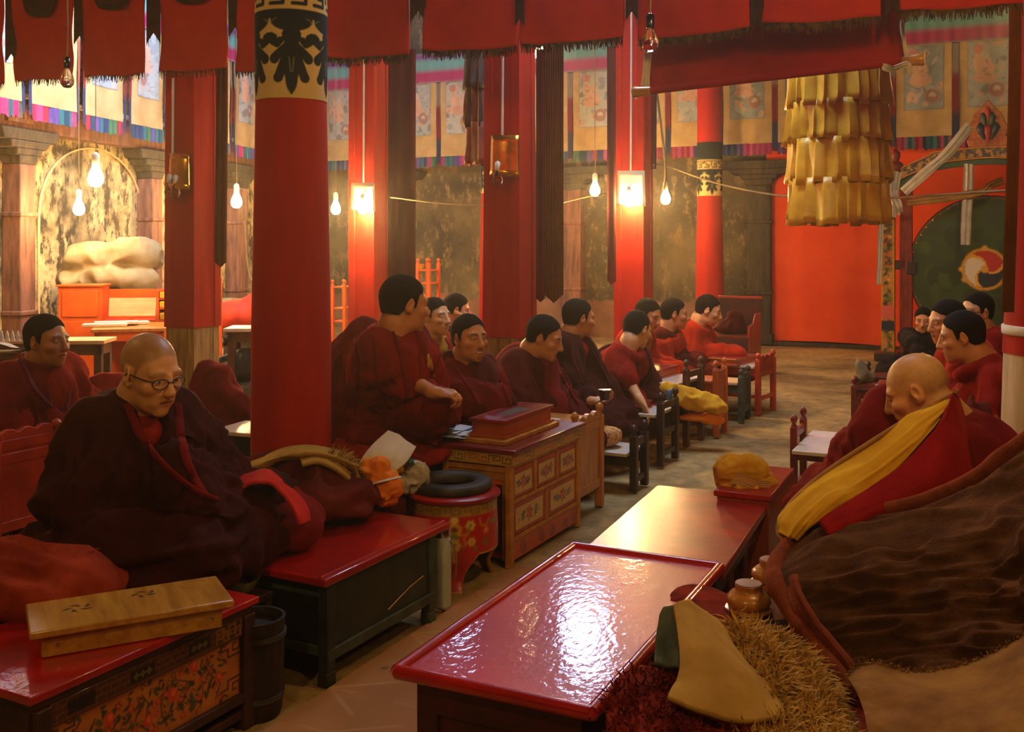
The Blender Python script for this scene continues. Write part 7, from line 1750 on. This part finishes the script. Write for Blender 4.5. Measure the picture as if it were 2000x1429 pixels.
o = sheet('rug_edge', TL([[(448, 932, 4.05), (500, 895, 4.12), (560, 874, 4.2), (630, 872, 4.25), (690, 892, 4.3), (708, 925, 4.3)], [(444, 938, 3.96), (502, 905, 4.0), (565, 886, 4.06), (632, 884, 4.12), (688, 905, 4.18), (702, 940, 4.2)], [(452, 948, 3.98), (510, 918, 4.02), (570, 900, 4.08), (634, 898, 4.14), (684, 918, 4.2), (694, 948, 4.24)]]), [felt_yel], 16, 60, .014, px=False, base=False, disp=lambda U, V, A: .01 * fbm(np.stack([U.ravel()*2, V.ravel()*9, 0*U.ravel()], 1), 3).reshape(U.shape)); o.parent = t
fl_ = o
o = sheet('rug_fold', TL([[(585, 892, 4.1), (620, 886, 4.14), (660, 900, 4.18), (690, 925, 4.2)], [(590, 905, 4.03), (622, 900, 4.06), (656, 914, 4.1), (684, 936, 4.14)]]), [felt_yel], 10, 40, .016, px=False, base=False); o.parent = t
st = strands('wool_locks', [q for q in surf_pts(fl_, 1500, rng) if q[0].x > .12], .035, fleece, t, rng, .0022, .4, .7)
f = Field((-.4, -.35, -.03), (.4, .3, .3), .012)
f.ell((-.05, .02, .1), (.26, .16, .12), None, .05); f.ell((.12, -.04, .06), (.2, .16, .08), None, .05); f.ell((.0, -.1, .05), (.2, .12, .06), None, .05); f.ell((0, 0, -2), (9, 9, 2), None, .01, True)
V, Q = f.mesh(); V += normals(V, Q) * (.032 * (ridge((V + .08*np.stack([fbm(V*4, 2), fbm(V*4, 3), fbm(V*4, 4)], 1)) * np.array((6, 8, 11)), 6) - .3) + .016 * ridge((V + .05*np.stack([fbm(V*5, 2)]*3, 1)) * np.array((13, 13, 20)), 8))[:, None]
npobj('dark_garment', V, Q, M('rust_brown_wool', S(104, 34, 22), rough=.95, col2=S(68, 18, 14), nsc=5, spec=.06, bump=.3, bsc=150), t)
q = rowpt(.62, .62); t = thing('folded_rug', 'dark folded rug beside the green chest, carrying the bundles and the bag', 'rug', rowpt(.80, .58), -ROW)
obj('folds', MB().box(0, .30, 0, .17, .0, .12).box(.005, .30, .004, .17, .122, .25).box(0, .305, 0, .165, .252, .40), seat_dark, t, bevel=.03, seg=4)
# --- the bag and bundles beyond the green chest
o = fsheet('paper_bag', 'creased white paper bag leaning up beside the painted stand', 'bag', [[(758, 840, 4.46), (785, 853, 4.46), (813, 872, 4.46)], [(725, 870, 4.38), (757, 882, 4.36), (796, 900, 4.38)], [(701, 905, 4.33), (735, 914, 4.31), (772, 922, 4.33)], [(704, 935, 4.31), (735, 940, 4.29), (768, 946, 4.31)]], paper, 40, 30, .012, .012, (3, 3))
blob('orange_bundle', 'bright orange cloth bundle tied with a white strip, in front of the paper bag', 'bundle', (-.2, -.2, -.01), (.2, .2, .26), .006, [('e', (.02, 0, .075), (.075, .06, .07), None, .02), ('e', (-.03, .03, .13), (.055, .05, .05), None, .02), ('c', (-.06, .0, .05), (-.11, 0, .02), .03, .025, .03), ('e', (0, .0, .16), (.04, .03, .035), None, .02)], orange_cloth, at(740, 4.24, .405), .013, (17, 17, 24), fine=.002)
C_ = [(.012 + .068*math.cos(a), .002 + .06*math.sin(a), .10 + .02*math.cos(a + .6)) for a in np.linspace(0, 2*PI, 30)[:-1]]
o = obj('white_strip', MB().tube([Vector(p) for p in C_], .011, 8, closed=True, flat=.5), white_silk, loc=at(742, 4.24, .405), smooth=70); tag(o, 'white strip tied round the bright orange bundle', 'tie')
t = thing('bottle', 'dark bottle with a yellow label lying behind the orange bundle', 'bottle', P(775, 912, 4.4)); d = Vector((.8, .3, .25)).normalized()
obj('bottle_body', MB().tube([-d*.07, -d*.065, d*.03, d*.05, d*.06], [.02, .03, .03, .018, .014], 16), M('brown_glass', S(70, 50, 24), rough=.15, coat=1), t, smooth=60)
obj('label_band', MB().tube([-d*.03, d*.022], .0306, 16), yellow_felt, t, smooth=60); obj('cap', MB().tube([d*.055, d*.075], .016, 14), M('teal_cap', S(40, 120, 130), rough=.4), t, smooth=50)
blob('plastic_bag', 'clear crumpled plastic bag between the orange bundle and the painted stand', 'bag', (-.2, -.15, -.02), (.2, .15, .2), .008, [('e', (0, 0, .07), (.065, .045, .06), None, .03), ('e', (-.05, 0, .03), (.06, .05, .035), None, .03)], M('milky_plastic', S(226, 216, 190), rough=.25, nsc=9, col2=S(190, 178, 146), coat=.8, trans=.25), at(808, 4.47, .405), .014, (26, 26, 26), fine=.004)
# --- second row on the left: white board, empty cloaks
t = thing('white_desk', 'dark little desk with a white top just left of the round pillar', 'desk', at(408, 5.0, 0), -ROW*.8)
obj('desk_top', MB().box(0, .42, 0, .3, .555, .575), pale_board, t, bevel=.004); obj('desk_body', MB().box(.02, .4, .02, .28, 0, .555), M('black_paint', (0, 0, 0)), t)
o = blob('empty_cloak', 'empty maroon cloak standing in a pointed heap behind the white topped little desk', 'cloak', (-.5, -.4, -.02), (.5, .4, .62), .014, [('e', (0, 0, .1), (.34, .26, .14)), ('c', (-.02, 0, .15), (-.03, 0, .46), .2, .1, .08), ('c', (-.03, 0, .42), (-.06, -.02, .54), .09, .03, .05), ('c', (.0, -.02, .45), (.2, -.1, .26), .07, .06, .06), ('e', (.22, -.05, .13), (.18, .16, .1))], robe_maroon, at(425, 5.75, .26), .02, (8, 8, 4), 7)
blob('robe_heap', 'maroon robe heap between the man in glasses and the dark haired man', 'cloth', (-.4, -.35, -.02), (.4, .35, .4), .014, [('e', (0, 0, .14), (.24, .2, .17)), ('e', (.1, -.05, .1), (.2, .18, .12))], robe_crim, at(212, 6.1, .40), .018, (7, 7, 7), 3)
def heapbase(label, px, D, w, h, mat=seat_dark):
    q = at(px, D, 0); t = thing('seat_bolster', label, 'seat cushion', q, -ROW); obj('cushion', MB().box(-w/2, w/2, -.35, .35, 0, h), mat, t, bevel=.03, seg=3)
heapbase('seat cushion under the empty pointed cloak, left of the round pillar', 425, 5.75, .8, .265)
heapbase('seat cushion under the robe heap left of the man in glasses', 212, 6.15, .7, .405)
heapbase('seat cushion under the dark haired man at the left border', 66, 5.55, .8, .33)
heapbase('seat cushion under the grinning second row monk', 846, 7.0, .8, .28)
heapbase('seat cushion under the man resting his cheek on his hand', 884, 8.35, .8, .26)
blob('black_bag', 'dark bag and clutter under the small pale topped table, left of the round pillar', 'bag', (-.3, -.2, -.02), (.3, .2, .3), .014, [('e', (0, 0, .12), (.2, .14, .13)), ('e', (.1, 0, .2), (.1, .1, .08))], M('black_bag_cloth', S(40, 36, 28), rough=.6, col2=S(20, 18, 16)), at(462, 8.75, .3), .014, (9, 9, 9))
heapbase('low dark ledge under the black bag near the round pillar', 462, 8.8, .5, .3, grey_timber)
# ------------------------------------------------------------------ bulbs
WARM = (1.0, .60, .22)
bulb_lit = glow('lit_bulb', WARM, 100)
SHELL = [(.0, -.062), (.02, -.058), (.034, -.04), (.037, -.018), (.03, .008), (.018, .034), (.014, .05)]
def bulb(px, py, D, lit, label, cord_top=4.9, sc=1.0, power=1, sway=0):
    c = P(px, py, D)
    t = thing('hanging_bulb' if not lit else 'glowing_bulb', label, 'light bulb', c)
    obj('glass_bulb', MB().lathe([(r * sc, z * sc) for r, z in SHELL], 20), glow('lit_bulb_%g' % power, WARM, 170 * power) if lit else glassm, t, smooth=80)
    if not lit:
        obj('filament', MB().tube([(-.012, 0, .03), (-.012, 0, -.005), (0, .004, .002), (.012, 0, -.005), (.012, 0, .03)], .0012, 5), steel, t)
    obj('socket', MB().lathe([(.0, .045*sc), (.017*sc, .046*sc), (.019*sc, .06*sc), (.019*sc, .098*sc), (.012*sc, .106*sc), (.005, .112*sc)], 16), black_lac if not lit else white_paint, t, smooth=50)
    obj('cord', MB().tube([(0, 0, .105*sc), (.004, 0, .25), (sway*.3, 0, .6), (sway, 0, cord_top - c.z)], .004, 6), cable_m, t, smooth=60)
    return t
bulb(131, 150, 5.6, False, 'unlit clear bulb on a cord before the second red banner', 4.9, 1.0)
bulb(1270, 76, 4.4, False, 'unlit clear glass bulb on a cord before the right-hand red banners, nearest to the eye', 4.9)
LB = [(187, 341, 9.6, 'brightest glowing bulb before the arched niche, upper of the pair there', 1.9, 1.25), (154, 402, 10.8, 'glowing bulb lower in the arched niche, left of the brightest one', 1.6, 1.0),
      (462, 389, 13.5, 'glowing bulb between the left square pillar and the round pillar', 1.9, 1.0), (656, 403, 15.0, 'glowing bulb just right of the round pillar', 1.9, 1.0),
      (1162, 367, 14.2, 'glowing bulb left of the orange lit pillar before the smoky wall', 1.9, 1.0), (1300, 383, 13.0, 'glowing bulb right of the orange lit pillar', 1.7, 1.0)]
for px, py, D, lab, sc, pw in LB: bulb(px, py, D, True, lab, 4.9, sc, pw)
# sheet-metal shades on the pillars
def pillar_lamp(pil, label, px0, px1, y0, y1, lit, blbs, cond):
    """bent brass sheet against the pillar face, white conduit above, bulb under it"""
    c = Vector(pil.location); R = Matrix.Rotation(-ROW, 3, 'Z'); D = (c - DV * .16).y
    loc = lambda px, py, off: R.transposed() @ (onface(px, py, off) - c)
    def onface(px, py, off):     # point on the pillar's near face plane, pushed out by off
        n = -DV; o = c + n * (.145 + off); r = (px - CX) / F
        a = (r * o.y - o.x) / (PV.x - r * PV.y); q = o + PV * a; q.z = EYE - (py - HY) * q.y / F; return q
    t = thing('pillar_lamp', label, 'lamp', c, -ROW)
    A = []
    for i in range(9):
        s = i / 8; r = []
        for j in range(7):
            v = j / 6; off = .01 + .07 * (1 - v) ** 1.5 + .02 * math.sin(s * PI) ; 
            r.append(tuple(loc(px0 + (px1 - px0) * s + (2 - 4*s) * v, y1 + (y0 - y1) * v + 5 * s * (1-v), off)))
        A.append(r)
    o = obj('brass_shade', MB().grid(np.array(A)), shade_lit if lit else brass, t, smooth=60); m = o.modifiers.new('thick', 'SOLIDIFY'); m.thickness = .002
    p0, p1 = loc(cond[0], cond[1], .02), loc(cond[0] - 1, cond[2], .02)
    obj('conduit', MB().tube([p0, p1], .009, 8), white_paint, t, smooth=60)
    for bx, by in blbs:
        q = loc(bx, by, .10 if lit else .07); Rb = Matrix.Rotation(PI * .1, 3, 'X')
        obj('glass_bulb', MB().lathe(SHELL if not lit else [(r * 1.15, z * 1.15) for r, z in SHELL], 18, q), glow('lit_bulb_%d' % cond[0], WARM, 620 if cond[0] < 1000 else 420) if lit else glassm, t, smooth=80)
        obj('socket', MB().lathe([(0, .045), (.017, .046), (.019, .06), (.019, .098), (.006, .11)], 14, q), white_paint, t, smooth=50)
        obj('wire', MB().tube([q + Vector((0, 0, .1)), q + Vector((.02, .03, .16)), loc((px0 + px1) / 2, y1 - 10, .02)], .003, 5), cable_m, t)
    return t
pillar_lamp(PL, 'blazing lamp under a bent metal sheet on the pillar behind the tall monk', 684, 733, 357, 408, True, [(708, 402)], (711, 100, 356))
pillar_lamp(PR, 'bright lamp under a metal sheet on the orange lit pillar', 1204, 1261, 333, 398, True, [(1228, 388)], (1233, 0, 333))
pillar_lamp(PB, 'brass sheet shade with unlit bulb on the pillar with the plain timber foot', 957, 1015, 264, 342, False, [(972, 346)], (982, 110, 264))
pillar_lamp(PC, 'brass sheet shade with two unlit bulbs on the left square pillar', 329, 371, 299, 366, False, [(331, 369), (343, 371)], (338, 152, 299))
# unseen bulbs added as warm fill, above and behind the viewer
FILL = ((-1.2, -.3, 3.3, 1.3, 'behind the viewer to the left'), (1.9, -.2, 3.3, .9, 'behind the viewer to the right'), (-3.9, 4.3, 3.5, .8, 'over the left rows'), (4.4, 8.6, 3.4, 1.4, 'over the right side'), (.3, 10.8, 3.5, 1.2, 'over the middle aisle'), (1.35, 2.9, 2.95, .8, 'over the nearest red tables'))
for x, y, z, p, lab in FILL:
    t = thing('glowing_bulb', 'unseen bulb added for warm fill, hung high, ' + lab, 'light bulb', (x, y, z))
    obj('glass_bulb', MB().lathe([(r * 1.6, q * 1.6) for r, q in SHELL], 16), glow('fill_bulb_%g' % p, WARM, 150 * p), t, smooth=80)
    obj('cord', MB().tube([(0, 0, .1), (0, 0, 6.4 - z)], .004, 6), cable_m, t)
# cables strung through the hall
def cable(pts, r, label, mat=cable_m):
    q = catmull(np.array([list(P(*p)) for p in pts]), 24); o = obj('cable', MB().tube([Vector(x) for x in q], r, 6), mat, base=True, smooth=80); tag(o, label, 'cable'); return o
cable([(761, 385, 9.0), (850, 396, 8.6), (950, 402, 8.2)], .006, 'thin cable strung from the maroon strip to the red pillar')
cable([(1095, 397, 8.6), (1150, 384, 9.4), (1205, 372, 9.6)], .005, 'thin cable strung from the ribbed strip to the orange lit pillar')
cable([(1276, 322, 9.2), (1300, 323, 9.2), (1400, 358, 8.8), (1540, 384, 8.2), (1700, 388, 7.6), (1840, 380, 7.0), (1968, 372, 6.4)], .008, 'long sagging cable from the orange lit pillar across the golden banner')
cable([(1283, 180, 9.2), (1292, 250, 9.2), (1300, 330, 9.1), (1296, 372, 9.1)], .01, 'twisted cable bundle hanging right of the orange lit pillar')
cable([(478, 430, 13.2), (484, 520, 13.2), (497, 560, 13.1)], .012, 'ochre cable hanging under the bulb left of the round pillar')
# ------------------------------------------------------------------ camera, light
cam = bpy.data.cameras.new('camera'); co = bpy.data.objects.new('camera', cam); COL.objects.link(co)
cam.sensor_width = 36; cam.lens = 36; cam.shift_y = -(714.5 - HY) / 2000; cam.clip_end = 200; cam.clip_start = .05
co.location = (0, 0, EYE); co.rotation_euler = (PI / 2, 0, 0); SC.camera = co
vs = SC.view_settings; vs.view_transform = 'Standard'; vs.look = 'None'; vs.exposure = 1.6; vs.gamma = 1
w = bpy.data.worlds.new('World'); SC.world = w; w.use_nodes = True
w.node_tree.nodes['Background'].inputs['Color'].default_value = (1, .62, .34, 1); w.node_tree.nodes['Background'].inputs['Strength'].default_value = .06
# thin lamp-lit haze in the hall air
vsc = w.node_tree.nodes.new('ShaderNodeVolumeScatter'); vsc.inputs['Density'].default_value = .0042; vsc.inputs['Anisotropy'].default_value = .8; vsc.inputs['Color'].default_value = (1, .95, .85, 1)
w.node_tree.links.new(vsc.outputs['Volume'], w.node_tree.nodes['World Output'].inputs['Volume'])
SC.cycles.volume_bounces = 0
def area(name, loc, target, sx, sy, power, col):
    l = bpy.data.lights.new(name, 'AREA'); l.shape = 'RECTANGLE'; l.size = sx; l.size_y = sy; l.energy = power; l.color = col
    o = bpy.data.objects.new(name, l); COL.objects.link(o); o.location = loc
    o.rotation_euler = (Vector(target) - Vector(loc)).to_track_quat('-Z', 'Y').to_euler(); return o
DAY = (.45, .6, 1.0)
for c, w_, h_, rz in LANT:
    area('window_daylight', c - DV * .1, c - DV * 3 + Vector((0, 0, -1.1)), w_, h_, 32 * w_ * h_, DAY)
area('skylight_daylight', (.9, 6.6, 4.8), (.7, 6.2, 0), 1.6, 1.6, 52, (.58, .73, 1))
area('skylight_daylight', (-3.2, 10.0, 4.9), (-4.9, 12.2, 3.4), 1.5, 1.0, 140, (.62, .75, 1))
SC.cycles.max_bounces = 4; SC.cycles.diffuse_bounces = 2; SC.cycles.glossy_bounces = 2; SC.cycles.use_adaptive_sampling = True; SC.cycles.adaptive_threshold = .2; SC.cycles.transmission_bounces = 4
SC.cycles.transparent_max_bounces = 6; SC.cycles.caustics_reflective = False; SC.cycles.caustics_refractive = False
SC.cycles.sample_clamp_indirect = 4; SC.cycles.use_denoising = True
